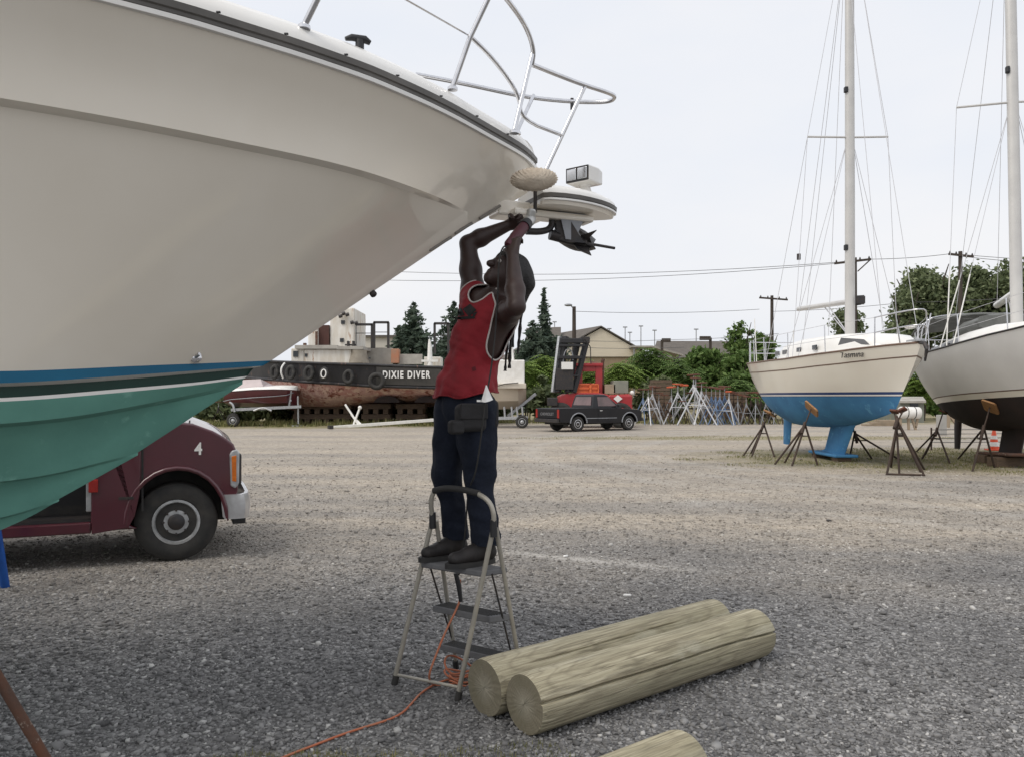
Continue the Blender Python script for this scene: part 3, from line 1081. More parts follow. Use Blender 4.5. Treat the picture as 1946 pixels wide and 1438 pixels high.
# mouldings above the panel: pale strip, dark vinyl, gunwale, deck
def edge(db, dz):
    su = np.linspace(0, SEND, 600)
    bu = np.array([f_sheer(x) for x in su])
    for _ in range(30):
        bu[1:-1] = 0.25 * bu[:-2] + 0.5 * bu[1:-1] + 0.25 * bu[2:]
    s = SEND * np.linspace(0, 1, 110) ** 1.9
    b = np.interp(s, su, bu)
    # push outward along the plan normal
    pts = np.stack([s, b], 1)
    t = np.gradient(pts, axis=0)
    nrm = np.stack([-t[:, 1], t[:, 0]], 1)
    nrm /= np.linalg.norm(nrm, axis=1)[:, None] + 1e-9
    pts = pts + nrm * db
    pts[:, 1] = np.maximum(pts[:, 1], 0)
    pts[0, 1] = 0
    return np.stack([pts[:, 0], pts[:, 1], np.full(len(s), ZR + dz)], 1)


skin([edge(0, -0.002), edge(0.014, 0.0), edge(0.016, 0.016), edge(0.004, 0.020)], 'pale_moulding', M['gelcoat_white'], smooth=60)
skin([edge(0.003, 0.020), edge(0.010, 0.022), edge(0.010, 0.034), edge(0.017, 0.038), edge(0.017, 0.062), edge(0.004, 0.066)], 'rub_rail', M['rail_rubber'], smooth=50)
# fixings along the rail top
rb = MB()
for s in np.arange(0.3, 4.0, 0.24):
    e = edge(0.012, 0.068)
    b = np.interp(s, e[:, 0], e[:, 1])
    for sg in (1,):
        rb.box(sbz(s, sg * b, ZR + 0.069), (0.014, 0.008, 0.005))
for _i in range(0, len(rb.v), 8):
    _q = MB()
    _q.add(rb.v[_i:_i + 8], rb.f[:6])
    _q.build('rail_fixing', M['black_plastic'], cruiser)
gun = [edge(0.004, 0.066), edge(0.0, 0.085), edge(-0.02, 0.125), edge(-0.06, 0.155), edge(-0.12, 0.17), edge(-0.45, 0.20), edge(-5, 0.25)]
skin(gun, 'deck', M['gelcoat_white'], smooth=50)

M['stem_shadow'] = pm('brown_grey_shadow_tone', (0.22, 0.20, 0.17), 0.5, scale=6)
# thin strips in a shadow colour for the shaded bands along the anchor-chafed stem
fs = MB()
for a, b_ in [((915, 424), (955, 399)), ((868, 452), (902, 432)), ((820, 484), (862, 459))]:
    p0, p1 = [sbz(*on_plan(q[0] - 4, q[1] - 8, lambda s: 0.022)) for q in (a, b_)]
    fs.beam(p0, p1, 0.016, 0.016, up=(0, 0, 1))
fs.build('stem_shadow_strip', M['stem_shadow'], cruiser, bevel=0.004)

# anchor platform projecting from the bow
pl, top_, rubp = [], [], []


def plat(off, dz):
    out = []
    for s, b in [(0.03, 0.17), (0.0, 0.195), (-0.08, 0.21), (-0.17, 0.208), (-0.25, 0.192), (-0.33, 0.165), (-0.40, 0.13), (-0.455, 0.092), (-0.50, 0.052), (-0.522, 0.016)]:
        out.append((s - off * (0.0 if s > -0.1 else 0.9 * min(1.0, (-0.1 - s) / 0.35)), b + off if b > 0.1 else max(0.004, b * (1 + off / 0.1)), dz))
    pts = [sbz(*q) for q in out] + [sbz(q[0], -q[1], q[2]) for q in out[::-1]]
    return pts


PZ = 2.600
apf = MB()
apf.loft([plat(-0.02, PZ - 0.046), plat(-0.012, PZ - 0.028)], closed=True, caps=True)
apf.build('anchor_platform', M['gelcoat'], cruiser, smooth=30)
ap1 = MB()
ap1.loft([plat(-0.012, PZ - 0.028), plat(0.002, PZ - 0.026), plat(0.002, PZ - 0.016), plat(-0.006, PZ - 0.014)], closed=True)
ap1.build('pale_moulding', M['gelcoat_white'], cruiser, smooth=40)
ap2 = MB()
ap2.loft([plat(-0.006, PZ - 0.014), plat(0.004, PZ - 0.011), plat(0.006, PZ + 0.009), plat(-0.004, PZ + 0.013)], closed=True)
ap2.build('rub_rail', M['rail_rubber'], cruiser, smooth=40)
ap3 = MB()
ap3.loft([plat(-0.004, PZ + 0.013), plat(-0.008, PZ + 0.032), plat(-0.03, PZ + 0.056), plat(-0.08, PZ + 0.066)], closed=True, caps=True)
ap3.build('platform_cap', M['gelcoat_white'], cruiser, smooth=50)
# anchor chute under the platform
chu = MB()
chu.box(sbz(-0.10, 0.0, PZ - 0.072), (0.5, 0.12, 0.04), Matrix.Rotation(TH, 3, 'Z'))
chu.box(sbz(0.07, -0.07, PZ - 0.045), (0.30, 0.15, 0.085), Matrix.Rotation(TH, 3, 'Z'))
chu.build('anchor_chute', M['gelcoat'], cruiser, bevel=0.012)
rol = MB()
for sg in (-1, 1):
    rol.slab([sbz(-0.30, sg * 0.045, PZ - 0.05), sbz(-0.13, sg * 0.045, PZ - 0.05), sbz(-0.17, sg * 0.045, PZ - 0.20), sbz(-0.23, sg * 0.045, PZ - 0.20)], NX * 0.006)
rol.build('roller_bracket', M['stand_grey'], cruiser)
rl = MB()
rl.cyl(sbz(-0.20, -0.04, PZ - 0.165), sbz(-0.20, 0.04, PZ - 0.165), 0.024, n=16)
rl.build('bow_roller', M['black_rubber'], cruiser, smooth=40)
# bow eye rod
be = MB()
be.tube([P(1017, 352, 4.28), P(1017, 405, 4.28)], 0.010)
be.build('bow_rod', M['dark_metal'], cruiser, smooth=40)


def sm(pts, it=2):
    """Chaikin corner cutting"""
    pts = [V(p) for p in pts]
    for _ in range(it):
        q = [pts[0]]
        for a, b in zip(pts[:-1], pts[1:]):
            q += [a.lerp(b, 0.25), a.lerp(b, 0.75)]
        q.append(pts[-1])
        pts = q
    return pts


# bow rail
rail = MB()
up1 = [P(820, -160, 3.05), P(900, -75, 3.35), P(965, 0, 3.65), P(1000, 50, 3.9), P(1015, 95, 4.05), P(1011, 123, 4.1)]
up2 = [P(1011, 123, 4.1), P(1060, 143, 4.28), P(1110, 162, 4.45), P(1155, 176, 4.6), P(1171, 184, 4.68), P(1160, 194, 4.76), P(1110, 195, 4.80), P(1040, 190, 4.77), P(985, 182, 4.72), P(930, 170, 4.66), P(860, 155, 4.58), P(790, 142, 4.5)]
rail.tube(sm(up1), 0.0125, 10)
rail.tube(sm(up2), 0.0125, 10)
rail.build('bow_rail', M['steel'], cruiser, smooth=60)
rail2 = MB()
rail2.tube(sm([P(893, 69, 3.66), P(930, 104, 3.8), P(965, 148, 4.0), P(987, 185, 4.1), P(991, 228, 4.14), P(1067, 257, 4.43)]), 0.0105, 10)
rail2.build('mid_rail', M['steel'], cruiser, smooth=60)
wr = MB()
wr.tube([P(620, -90, 2.7), P(770, -1, 3.15), P(893, 69, 3.66)], 0.004, 6)
wr.build('lifeline', M['steel'], cruiser, smooth=60)
for pts, r in [([P(934, -15, 3.60), P(893, 72, 3.64), P(860, 167, 3.66)], 0.0125), ([P(1013, 97, 4.06), P(977, 250, 4.02)], 0.0115), ([P(1014, 182, 4.75), P(982, 252, 4.45)], 0.0115),
               ([P(1112, 163, 4.46), P(1036, 326, 4.42)], 0.0125), ([P(612, -20, 2.95), P(578, 50, 2.99)], 0.0125)]:
    st_ = MB()
    st_.tube(pts, r, 10)
    so = st_.build('rail_stanchion', M['steel'], cruiser, smooth=60)
    bp = MB()
    bp.lathe([(0.024, -0.012), (0.024, 0.0), (0.016, 0.008)], pts[-1], (0, 0, 1), 14)
    bp.build('base_flange', M['steel'], so, smooth=40)
hk = MB()
hk.box(P(1087, 198, 4.79), (0.02, 0.02, 0.07))
hk.build('rail_clip', M['dark_metal'], cruiser, bevel=0.004)
# dark cleat on the deck edge
cl = MB()
c0 = P(679, 84, 3.25)
cl.tube([c0 + V((-0.045, -0.02, 0.012)), c0 + V((-0.02, -0.01, 0.022)), c0 + V((0.03, 0.01, 0.022)), c0 + V((0.05, 0.02, 0.012))], [0.008, 0.014, 0.016, 0.010], 10)
cl.tube([c0 + V((0.01, 0, -0.05)), c0 + V((0.01, 0, 0.015))], 0.018, 10)
cl.build('cleat', M['black_plastic'], cruiser, smooth=50)
# drain fitting above the stripes and a small dark fitting at the stem
df = MB()
pf = sbz(*on_plan(372, 680, lambda s: f_st(s) + 0.012))
df.lathe([(0.010, 0), (0.022, 0.004), (0.024, 0.012), (0.012, 0.02)], pf, NX, 16)
df.tube([pf + V((-0.02, 0, -0.012)), pf + NX * 0.03 + V((0.015, 0, 0.015))], 0.008, 8)
df.build('drain_fitting', M['steel'], cruiser, smooth=50)
te = MB()
pt = sbz(*on_plan(707, 556, lambda s: 0.0))
te.lathe([(0.016, -0.02), (0.018, 0.02), (0.01, 0.028)], pt, (0.5, -0.5, -0.6), 12)
te.build('tow_eye', M['dark_metal'], cruiser, smooth=50)
# spot light on the platform
sl_ = part_empty('spot_light', cruiser)
c0 = P(1112, 363, 4.60)
rot = Matrix.Rotation(R(-38), 3, 'Z')      # the lamp faces the camera and left
ped = MB()
ped.lathe([(0.045, -0.04), (0.036, 0.0), (0.030, 0.02), (0.042, 0.04)], c0, (0, 0, 1), 20)
ped.build('pedestal', M['gelcoat_white'], sl_, smooth=40)
hs = MB()
h0 = c0 + V((0.0, 0, 0.078))


def sq(y, w, h, z=0.0):
    return [h0 + rot @ V((x * w, y, zz * h + z)) for x, zz in ((-1, -1), (1, -1), (1, 1), (-1, 1))]


hs.loft([sq(-0.082, 0.078, 0.045), sq(0.02, 0.080, 0.047), sq(0.075, 0.070, 0.040), sq(0.105, 0.05, 0.028)], closed=True, caps=True)
hs.build('housing', M['gelcoat_white'], sl_, bevel=0.008)
fr = MB()
fr.box(h0 + rot @ V((0, -0.084, 0)), (0.15, 0.008, 0.084), rot)
fr.build('bezel', M['dark_metal'], sl_)
for sx in (-0.036, 0.036):
    ln_ = MB()
    ln_.box(h0 + rot @ V((sx, -0.089, 0)), (0.062, 0.006, 0.066), rot)
    ln_.build('lens', M['chrome'], sl_, bevel=0.003)

# the anchor on the bow roller
anchor = thing('anchor', 'dark grey plough anchor hanging from the bow roller under the platform', 'anchor', P(1085, 450, 4.5))
sh = MB()
AD = 4.47
sh.tube(sm([P(1034, 402, AD - 0.03), P(1054, 408, AD), P(1072, 428, AD), P(1088, 446, AD)]), 0.028, 10)
sh.slab([P(u, v, AD - 0.03) for u, v in ((1048, 404), (1076, 404), (1096, 440), (1112, 462), (1080, 460), (1050, 452), (1058, 436), (1056, 418))], V((0.02, 0.05, 0)))
sh.tube(sm([P(1045, 446, AD - 0.02), P(1080, 455, AD + 0.01), P(1112, 463, AD + 0.04)]), 0.030, 10)
sh.build('shank', M['dark_metal'], anchor, smooth=50)
rd = MB()
rd.tube([P(1105, 461, AD + 0.03), P(1168, 472, AD + 0.12)], 0.0085, 8)
rd.build('trip_rod', M['dark_metal'], anchor, smooth=50)
fl = MB()
for sg in (-1, 1):
    rows = []
    for t in np.linspace(0, 1, 9):
        cu = 1056 + 70 * t
        cv = 446 + 20 * t
        wd = 26 * math.sin(math.pi * min(1, t * 0.75 + 0.12)) * (1.0 if sg < 0 else 0.8)
        row = []
        for k in np.linspace(0, 1, 6):
            row.append(P(cu + 10 * k * (t - 0.35), cv + sg * wd * (k ** 1.15), AD + 0.02 * t - sg * 0.02 * k + 0.10 * k * k))
        rows.append(row)
    fl.loft(rows)
for tri in ([(1092, 452, .02), (1134, 437, -.06), (1120, 450, .0), (1126, 466, .05), (1104, 466, .04)],
            [(1088, 462, .0), (1126, 466, .05), (1119, 474, .02), (1124, 485, -.05), (1098, 474, -.02)]):
    fl.slab([P(u, v, AD + dd) for u, v, dd in tri], V((0.002, 0.03, 0.0)))
fo = fl.build('fluke', M['dark_metal'], anchor, smooth=50)
so_ = fo.modifiers.new('plate', 'SOLIDIFY')
so_.thickness = 0.008
sk_ = MB()
sk_.tube(sm([P(1000, 440, 4.36), P(1030, 441, 4.4), P(1048, 434, 4.44), P(1050, 414, 4.44), P(1030, 404, 4.42), P(1012, 408, 4.38)]), 0.019, 10)
sk_.build('shackle', M['dark_metal'], anchor, smooth=50)

# the woolly pad wedged over the bow tip
pad = MB()
pc = P(1016, 344, 4.06)
ax = V((0.18, -0.75, -0.62)).normalized()
a1 = V((1, 0.1, 0)).normalized()
a1 = (a1 - ax * a1.dot(ax)).normalized()
b1 = ax.cross(a1)
prof = [(0.005, 0.036), (0.035, 0.038), (0.065, 0.030), (0.092, 0.014), (0.106, -0.006), (0.112, -0.02), (0.10, -0.03), (0.03, -0.034)]
nr = 96
vs, fs_ = [], []
for i, (r, h) in enumerate(prof):
    for j in range(nr):
        an = 2 * math.pi * j / nr
        w = 1 + (0.034 * ((j % 3) - 1) + 0.02 * random.uniform(-1, 1)) * (1 if i >= 3 else 0.15)
        rr = r * w
        vs.append(pc + a1 * rr * math.cos(an) * 1.12 + b1 * rr * math.sin(an) * 0.56 + ax * h)
for i in range(len(prof) - 1):
    for j in range(nr):
        j2 = (j + 1) % nr
        fs_.append((i * nr + j, i * nr + j2, (i + 1) * nr + j2, (i + 1) * nr + j))
fs_.append(tuple(range(nr)))
fs_.append(tuple((len(prof) - 1) * nr + j for j in range(nr)))
pad.add(vs, fs_)
po = pad.build('wool_pad', M['wool'], smooth=60)
tag(po, 'round fringed beige pad wedged over the tip of the big cruiser bow', 'pad')

# ------------------------------------------------------------ the step ladder
lad = thing('step_ladder', 'beige folding step ladder with grey treads under the worker', 'step ladder', (-0.29, 4.15, 0))
FA, FB = V((-0.622, 4.17, 0.0)), V((-0.272, 3.95, 0.0))          # feet of the hoop frame
FC, FD_ = V((-0.312, 4.42, 0.0)), V((0.055, 4.16, 0.0))          # feet of the step frame
HA, HB = P(822, 985, 4.15), P(938, 1000, 3.92)                   # hinges
TA, TB = P(818, 950, 4.13), P(934, 962, 3.91)
lg = [(FA, HA), (FB, HB)]
hoop = sm([HA, TA, P(826, 930, 4.12), P(846, 926, 4.09), P(880, 929, 4.02), P(905, 935, 3.97), P(930, 951, 3.92), P(939, 975, 3.91), HB], 2)
ho = MB()
ho.tube(hoop, 0.0125, 12)
ho.build('hand_hoop', M['ladder_metal'], lad, smooth=60)
gp = MB()
gp.tube(sm([P(824, 932, 4.12), P(846, 926, 4.09), P(880, 929, 4.02), P(910, 937, 3.96)], 2), 0.0165, 12)
gp.build('hoop_grip', M['black_rubber'], lad, smooth=60)
for f_, h_ in lg:
    m_ = MB()
    m_.tube([f_ + V((0, 0, 0.02)), h_], 0.0125, 12)
    lo_ = m_.build('leg', M['ladder_metal'], lad, smooth=60)
    c_ = MB()
    c_.cyl(f_ + V((0, 0, 0.0)), f_ + (h_ - f_).normalized() * 0.05, 0.018, 0.017, 14)
    c_.build('foot_cap', M['black_rubber'], lo_, smooth=40)
    j_ = MB()
    j_.cyl(h_ + V((0, 0, -0.05)), h_ + V((0, 0, 0.035)), 0.019, 0.017, 12)
    j_.build('hinge_cover', M['black_plastic'], lad, smooth=40)
for f_, h_ in [(FC, HA + V((0.018, 0.01, -0.01))), (FD_, HB + V((0.012, 0.02, -0.01)))]:
    m_ = MB()
    m_.tube([f_ + V((0, 0, 0.02)), h_], 0.0115, 12)
    lo_ = m_.build('leg', M['ladder_metal'], lad, smooth=60)
    c_ = MB()
    c_.cyl(f_, f_ + (h_ - f_).normalized() * 0.05, 0.017, 0.016, 14)
    c_.build('foot_cap', M['black_rubber'], lo_, smooth=40)
cb = MB()
cb.tube([FA.lerp(HA, 0.06), FB.lerp(HB, 0.075)], 0.008, 10)
cb.build('crossbar', M['ladder_metal'], lad, smooth=60)
CH, DH = HA + V((0.018, 0.01, -0.01)), HB + V((0.012, 0.02, -0.01))


def tread(name, z, depth, mat, ext=0.0):
    a = FC.lerp(CH, z / CH.z)
    b = FD_.lerp(DH, z / DH.z)
    fw = ((FA + FB) / 2 - (FC + FD_) / 2)
    fw.z = 0
    fw.normalize()
    m = MB()
    w = (b - a).normalized()
    a, b = a - w * ext, b + w * ext
    poly = [a - fw * 0.0, b - fw * 0.0, b - w * 0.02 + fw * depth, a + w * 0.02 + fw * depth]
    m.slab(poly, V((0, 0, -0.035)))
    t = m.build(name, mat, lad, bevel=0.006)
    g = MB()
    for i in range(7):
        k = (i + 0.7) / 7.4
        p0, p1 = poly[0].lerp(poly[3], k), poly[1].lerp(poly[2], k)
        g.beam(p0.lerp(p1, 0.04) + V((0, 0, 0.001)), p0.lerp(p1, 0.96) + V((0, 0, 0.001)), 0.006, 0.004)
    go = g.build('tread_ribs', M['black_rubber'], t)
    go['kind'] = 'stuff'
    return t, poly


tread('step', 0.175, 0.10, M['step_tread'])
tread('step', 0.405, 0.11, M['step_tread'])
PLZ = 0.655
fwl = ((FA + FB) / 2 - (FC + FD_) / 2)
fwl.z = 0
fwl.normalize()
a = FC.lerp(CH, PLZ / CH.z)
b = FD_.lerp(DH, PLZ / DH.z)
m = MB()
a2 = FA.lerp(HA, PLZ / HA.z)
b2 = FB.lerp(HB, PLZ / HB.z)
m.slab([a - fwl * 0.03, b - fwl * 0.03, b2 + fwl * 0.015, a2 + fwl * 0.015], V((0, 0, -0.032)))
m.build('platform', M['step_tread'], lad, bevel=0.008)
for p0, p1 in [(a2.lerp(a, 0.35) + V((0, 0, -0.02)), FC.lerp(CH, 0.175 / CH.z)), (b2.lerp(b, 0.4) + V((0, 0, -0.02)), FD_.lerp(DH, 0.175 / DH.z) - V((0.03, 0, 0)))]:
    t_ = MB()
    t_.tube([p0, p1], 0.005, 8)
    t_.build('link_rod', M['dark_metal'], lad, smooth=60)

# ------------------------------------------------------------ extension cord
cord = thing('extension_cord', 'orange extension cord hanging from the ladder and trailing over the gravel', 'cord', (-0.35, 3.9, 0))
cz = V((0, 0, 0.009))
path = [P(874, 1100, 4.14), P(876, 1135, 4.14), P(866, 1160, 4.12), P(846, 1200, 4.08), P(828, 1245, 4.05), P(813, 1285, 4.02), G(822, 1304) + cz, G(850, 1304) + cz, G(875, 1299) + cz, G(862, 1290) + cz, G(830, 1300) + cz, G(800, 1318) + cz, G(783, 1338) + cz, G(765, 1358) + cz, G(735, 1372) + cz, G(690, 1385) + cz, G(640, 1402) + cz, G(600, 1418) + cz, G(560, 1433) + cz, G(520, 1450) + cz, G(450, 1475) + cz]
m = MB()
m.tube(sm(path, 3), 0.0055, 8)
m.build('cable', M['cord_orange'], cord, smooth=60)
for k in range(4):
    m = MB()
    pts = []
    c = G(874 + 5 * (k % 2), 1298 - 4 * k)
    rr, r2 = 0.055 + 0.014 * k, 0.045 + 0.006 * k
    for i in range(25):
        an = 2 * math.pi * i / 24 + k
        pts.append(c + V((rr * math.cos(an), r2 * math.sin(an), 0.012 + 0.012 * k + 0.012 * math.sin(an * 2 + k) + (0.045 if k > 2 else 0.0) * max(0, math.sin(an - 1)))))
    m.tube(pts, 0.0055, 8)
    m.build('coil', M['cord_orange'], cord, smooth=60)
m = MB()
m.tube([P(866, 1088, 4.13), P(872, 1112, 4.13), P(876, 1142, 4.13)], [0.012, 0.014, 0.010], 10)
m.build('plug', M['black_plastic'], cord, smooth=50)

# ------------------------------------------------------------ logs


def log(label, A, B, r0, r1, seed, cracks=()):
    """a pole of timber from A to B (axis end points); local X runs along it"""
    A, B = V(A), V(B)
    d = (B - A)
    L = d.length
    o_ = thing('log', label, 'log', A.lerp(B, 0.5), world_coords=False)
    o_.rotation_euler = d.to_track_quat('X', 'Z').to_euler()
    nr, nl = 240, 60
    rings = []
    for i in range(nl + 1):
        t = i / nl
        x = (t - 0.5) * L
        ring = []
        for j in range(nr):
            an = 2 * math.pi * j / nr
            r = r0 + (r1 - r0) * t
            r *= 1 + 0.02 * mnoise.noise(V((math.cos(an) * 1.2 + seed, math.sin(an) * 1.2, x * 1.4))) + 0.007 * mnoise.noise(V((math.cos(an) * 7, math.sin(an) * 7 + seed, x * 0.9)))
            for ca, w, dep, x0, x1 in cracks:
                c = ca + 0.10 * mnoise.noise(V((x * 1.7, seed, ca)))
                da = abs((an - c + math.pi) % (2 * math.pi) - math.pi)
                if da < w and x0 <= t <= x1:
                    e = min(1, (t - x0) / 0.1, (x1 - t) / 0.1) if (x0 > 0 or x1 < 1) else 1
                    r -= dep * (1 - da / w) * max(0, e)
            if i in (0, nl):
                r -= 0.004
            ring.append((x, r * math.cos(an), r * math.sin(an)))
        rings.append(ring)
    m = MB()
    m.loft(rings, closed=True)
    m.build('log_side', M['log_side'], o_, smooth=50)
    for i, sg in ((0, -1), (nl, 1)):
        e = MB()
        n_in = 10
        rr = []
        for q in range(n_in + 1):
            f = 1 - q / n_in
            rr.append([(rings[i][0][0] + sg * 0.003 * mnoise.noise(V((j * .2, q * .7, seed))) * (q > 0), p[1] * max(f, 0.01), p[2] * max(f, 0.01)) for j, p in enumerate(rings[i])])
        e.loft(rr, closed=True, caps=False)
        e.build('sawn_end', M['log_end'], o_, smooth=50)
    return o_


def lax(u, v, d, r):
    p = P(u, v, d)
    return V((p.x, p.y, r * 0.985))


CRK = math.pi - 0.30        # the crack runs above the middle of the near side
# nearer log: end centre (1000,1345), far end (1450,1210)
A1 = V((0.055, 3.56, 0.133))
B1 = V((1.435, 4.64, 0.136))
log('weathered pole log nearest the camera, long crack along its side', A1, B1, 0.135, 0.138, 3.1,
    cracks=[(CRK, 0.055, 0.022, 0, 1), (CRK + 0.35, 0.04, 0.010, 0.3, 0.85), (CRK + 0.85, 0.07, 0.020, -0.05, 0.30), (CRK - 0.4, 0.03, 0.007, 0.5, 1.05)])
dirn = (B1 - A1).normalized()
side = V((-dirn.y, dirn.x, 0))
A2 = A1 + side * 0.279 - dirn * 0.02 + V((0, 0, -0.002))
B2 = A2 + dirn * 1.80 + side * 0.035
log('weathered greenish log lying behind the cracked log, beside the ladder foot', A2, B2, 0.136, 0.130, 8.4, cracks=[(math.pi - 0.8, 0.04, 0.012, 0.1, 0.8)])
A3 = V((-0.25, 2.30, 0.13))
B3 = V((0.655, 2.985, 0.13))
log('striped grained log end cut off by the bottom of the picture', A3, B3, 0.13, 0.128, 15.2)

# ------------------------------------------------------------ the worker on the ladder
Fc = V((-0.82, -0.57, 0)).normalized()       # faces left and a little towards the camera
Lf = V((-Fc.y * -1, Fc.x, 0))                # his left
Lf = V((0.57, -0.82, 0)).normalized()
PF = PLZ + 0.001
per = thing('person', 'worker in a red sleeveless jersey and navy trousers reaching up from the ladder', 'person', (-0.25, 4.1, PLZ))
pel = V((-0.245, 4.13, 1.50))
waist = V((-0.228, 4.14, 1.62))
chest = V((-0.178, 4.135, 1.815))
upch = V((-0.135, 4.13, 1.93))
nk = V((-0.100, 4.12, 2.015))
shR = P(899, 553, 4.26)
elR = P(889, 463, 4.29)
wrR = P(968, 428, 4.30)
shL = P(958, 598, 4.03)
elL = P(981, 583, 3.80)
wrL = P(974, 487, 3.96)
head = P(962, 520, 4.10)
hdir = V((-0.66, -0.42, 0.56)).normalized()    # the way the face points
hup = (V((0.38, 0.30, 0.86)) - hdir * hdir.dot(V((0.38, 0.30, 0.86)))).normalized()   # crown
hsd = hdir.cross(hup)

# torso solids
TOR = SDF(0.05)
TOR.cap(pel, waist, 0.138, 0.122, flat=Fc, f=0.78)
TOR.cap(waist, chest, 0.122, 0.142, flat=Fc, f=0.78)
TOR.cap(chest, upch, 0.145, 0.130, flat=Fc, f=0.75)
TOR.cap(upch + (shR - upch) * 0.30, upch + (shL - upch) * 0.30, 0.095, 0.095)
BOD = SDF(0.035)
BOD.p += TOR.p
BOD.cap(upch + V((0, 0, 0.02)), nk, 0.085, 0.068)
BOD.cap(nk, head - hup * 0.03 - hdir * 0.02, 0.064, 0.058, k=0.03)
# arms
tocen = (elR - shR).normalized()
BOD.cap(upch.lerp(shR, 0.55), shR, 0.082, 0.066)
BOD.chain([shR, shR.lerp(elR, 0.45), elR], [0.060, 0.057, 0.043], k=0.03)
BOD.chain([elR, elR.lerp(wrR, 0.3), wrR], [0.042, 0.047, 0.029], k=0.02)
BOD.cap(chest + Lf * 0.05, shL.lerp(upch, 0.2), 0.09, 0.085)
BOD.cap(upch.lerp(shL, 0.5), shL, 0.082, 0.068)
BOD.chain([shL, shL.lerp(elL, 0.45), elL], [0.062, 0.057, 0.043], k=0.03)
BOD.chain([elL, elL.lerp(wrL, 0.32), wrL], [0.043, 0.048, 0.029], k=0.02)
# head: skull, jaw, nose, brow, ears
BOD.cap(head + hup * 0.02 - hdir * 0.02, head + hup * 0.035 + hdir * 0.01, 0.090, 0.082, flat=hsd, f=0.86, k=0.03)
BOD.cap(head - hup * 0.035 + hdir * 0.02, head - hup * 0.082 + hdir * 0.062, 0.062, 0.036, k=0.03)
BOD.cap(head + hup * 0.012 + hdir * 0.088, head - hup * 0.024 + hdir * 0.108, 0.011, 0.017, k=0.012)
BOD.cap(head - hup * 0.022 + hdir * 0.095 + hsd * 0.012, head - hup * 0.022 + hdir * 0.095 - hsd * 0.012, 0.011, 0.011, k=0.01)
for q in (-0.046, -0.058):
    BOD.cap(head + hup * q + hdir * 0.083 + hsd * 0.018, head + hup * q + hdir * 0.083 - hsd * 0.018, 0.0085, 0.0085, k=0.008)
BOD.cap(head + hup * 0.028 + hdir * 0.078 + hsd * 0.035, head + hup * 0.028 + hdir * 0.078 - hsd * 0.035, 0.013, 0.013, k=0.012)
for sg in (-1, 1):
    ec = head + hsd * sg * 0.078 - hdir * 0.01
    BOD.cap(ec + hup * 0.018, ec - hup * 0.022 + hdir * 0.006, 0.019, 0.012, flat=hsd, f=0.5, k=0.008)


def hand(S, w, tip_dir, palm_n, curl, thumb_side, sc=1.0):
    """palm and five fingers: w wrist, tip_dir towards the knuckles, palm_n out of the palm, curl in radians per joint"""
    t = V(tip_dir).normalized()
    nrm = (V(palm_n) - t * V(palm_n).dot(t)).normalized()
    s = t.cross(nrm).normalized() * thumb_side        # towards the thumb
    kn = w + t * 0.088 * sc
    for q in (-0.028, -0.010, 0.010, 0.027):
        S.cap(w + t * 0.015 + s * q * 0.6, kn + s * q, 0.0165, 0.0125, k=0.014)
    for i, (q, ln) in enumerate([(0.029, 0.072), (0.010, 0.080), (-0.010, 0.074), (-0.029, 0.058)]):
        p = kn + s * q
        d = t.copy()
        a = curl
        for sgm, rr in ((0.45, 0.0100), (0.31, 0.0092), (0.24, 0.0084)):
            ca, sa = math.cos(a), math.sin(a)
            d = (t * ca + nrm * sa)
            p2 = p + d * ln * sgm
            S.cap(p, p2, rr, rr * 0.94, k=0.004)
            p = p2
            a += curl * 0.95
    p0 = w + t * 0.028 + s * 0.026
    p1 = p0 + (t * 0.55 + s * 0.6 + nrm * 0.5).normalized() * 0.042
    p2 = p1 + (t * 0.7 + s * 0.05 + nrm * 0.75).normalized() * 0.034
    p3 = p2 + (t * 0.6 - s * 0.3 + nrm * 0.75).normalized() * 0.026
    S.chain([p0, p1, p2, p3], [0.015, 0.012, 0.0105, 0.009], k=0.006)
    return kn


toolA, toolB = P(978, 452, 4.04), P(1012, 412, 4.21)
tdir = (toolB - toolA).normalized()
hand(BOD, wrR, toolB - V((0.01, 0, 0.0)) - wrR, V((0.1, -0.9, -0.4)), 0.75, -1)
hand(BOD, wrL, P(976, 445, 4.0) - wrL, V((0.35, 0.85, 0.1)), 0.8, 1)
bv, bf = BOD.mesh(0.0055)
# the trunk below the jersey line is covered; keep the whole body as one mesh
body = sdf_obj('body', bv, bf, M['skin'], per)
# closed eyelid hints and eyes
for sg in (-1, 1):
    e = MB()
    e.ell(head + hup * 0.010 + hdir * 0.079 + hsd * sg * 0.031, 0.011, 0.011, 0.011, 14, 10)
    e.build('eye', pm('eye_white', (0.55, 0.5, 0.46), 0.2, scale=5) if sg < 0 else bpy.data.materials['eye_white'], per, smooth=60)

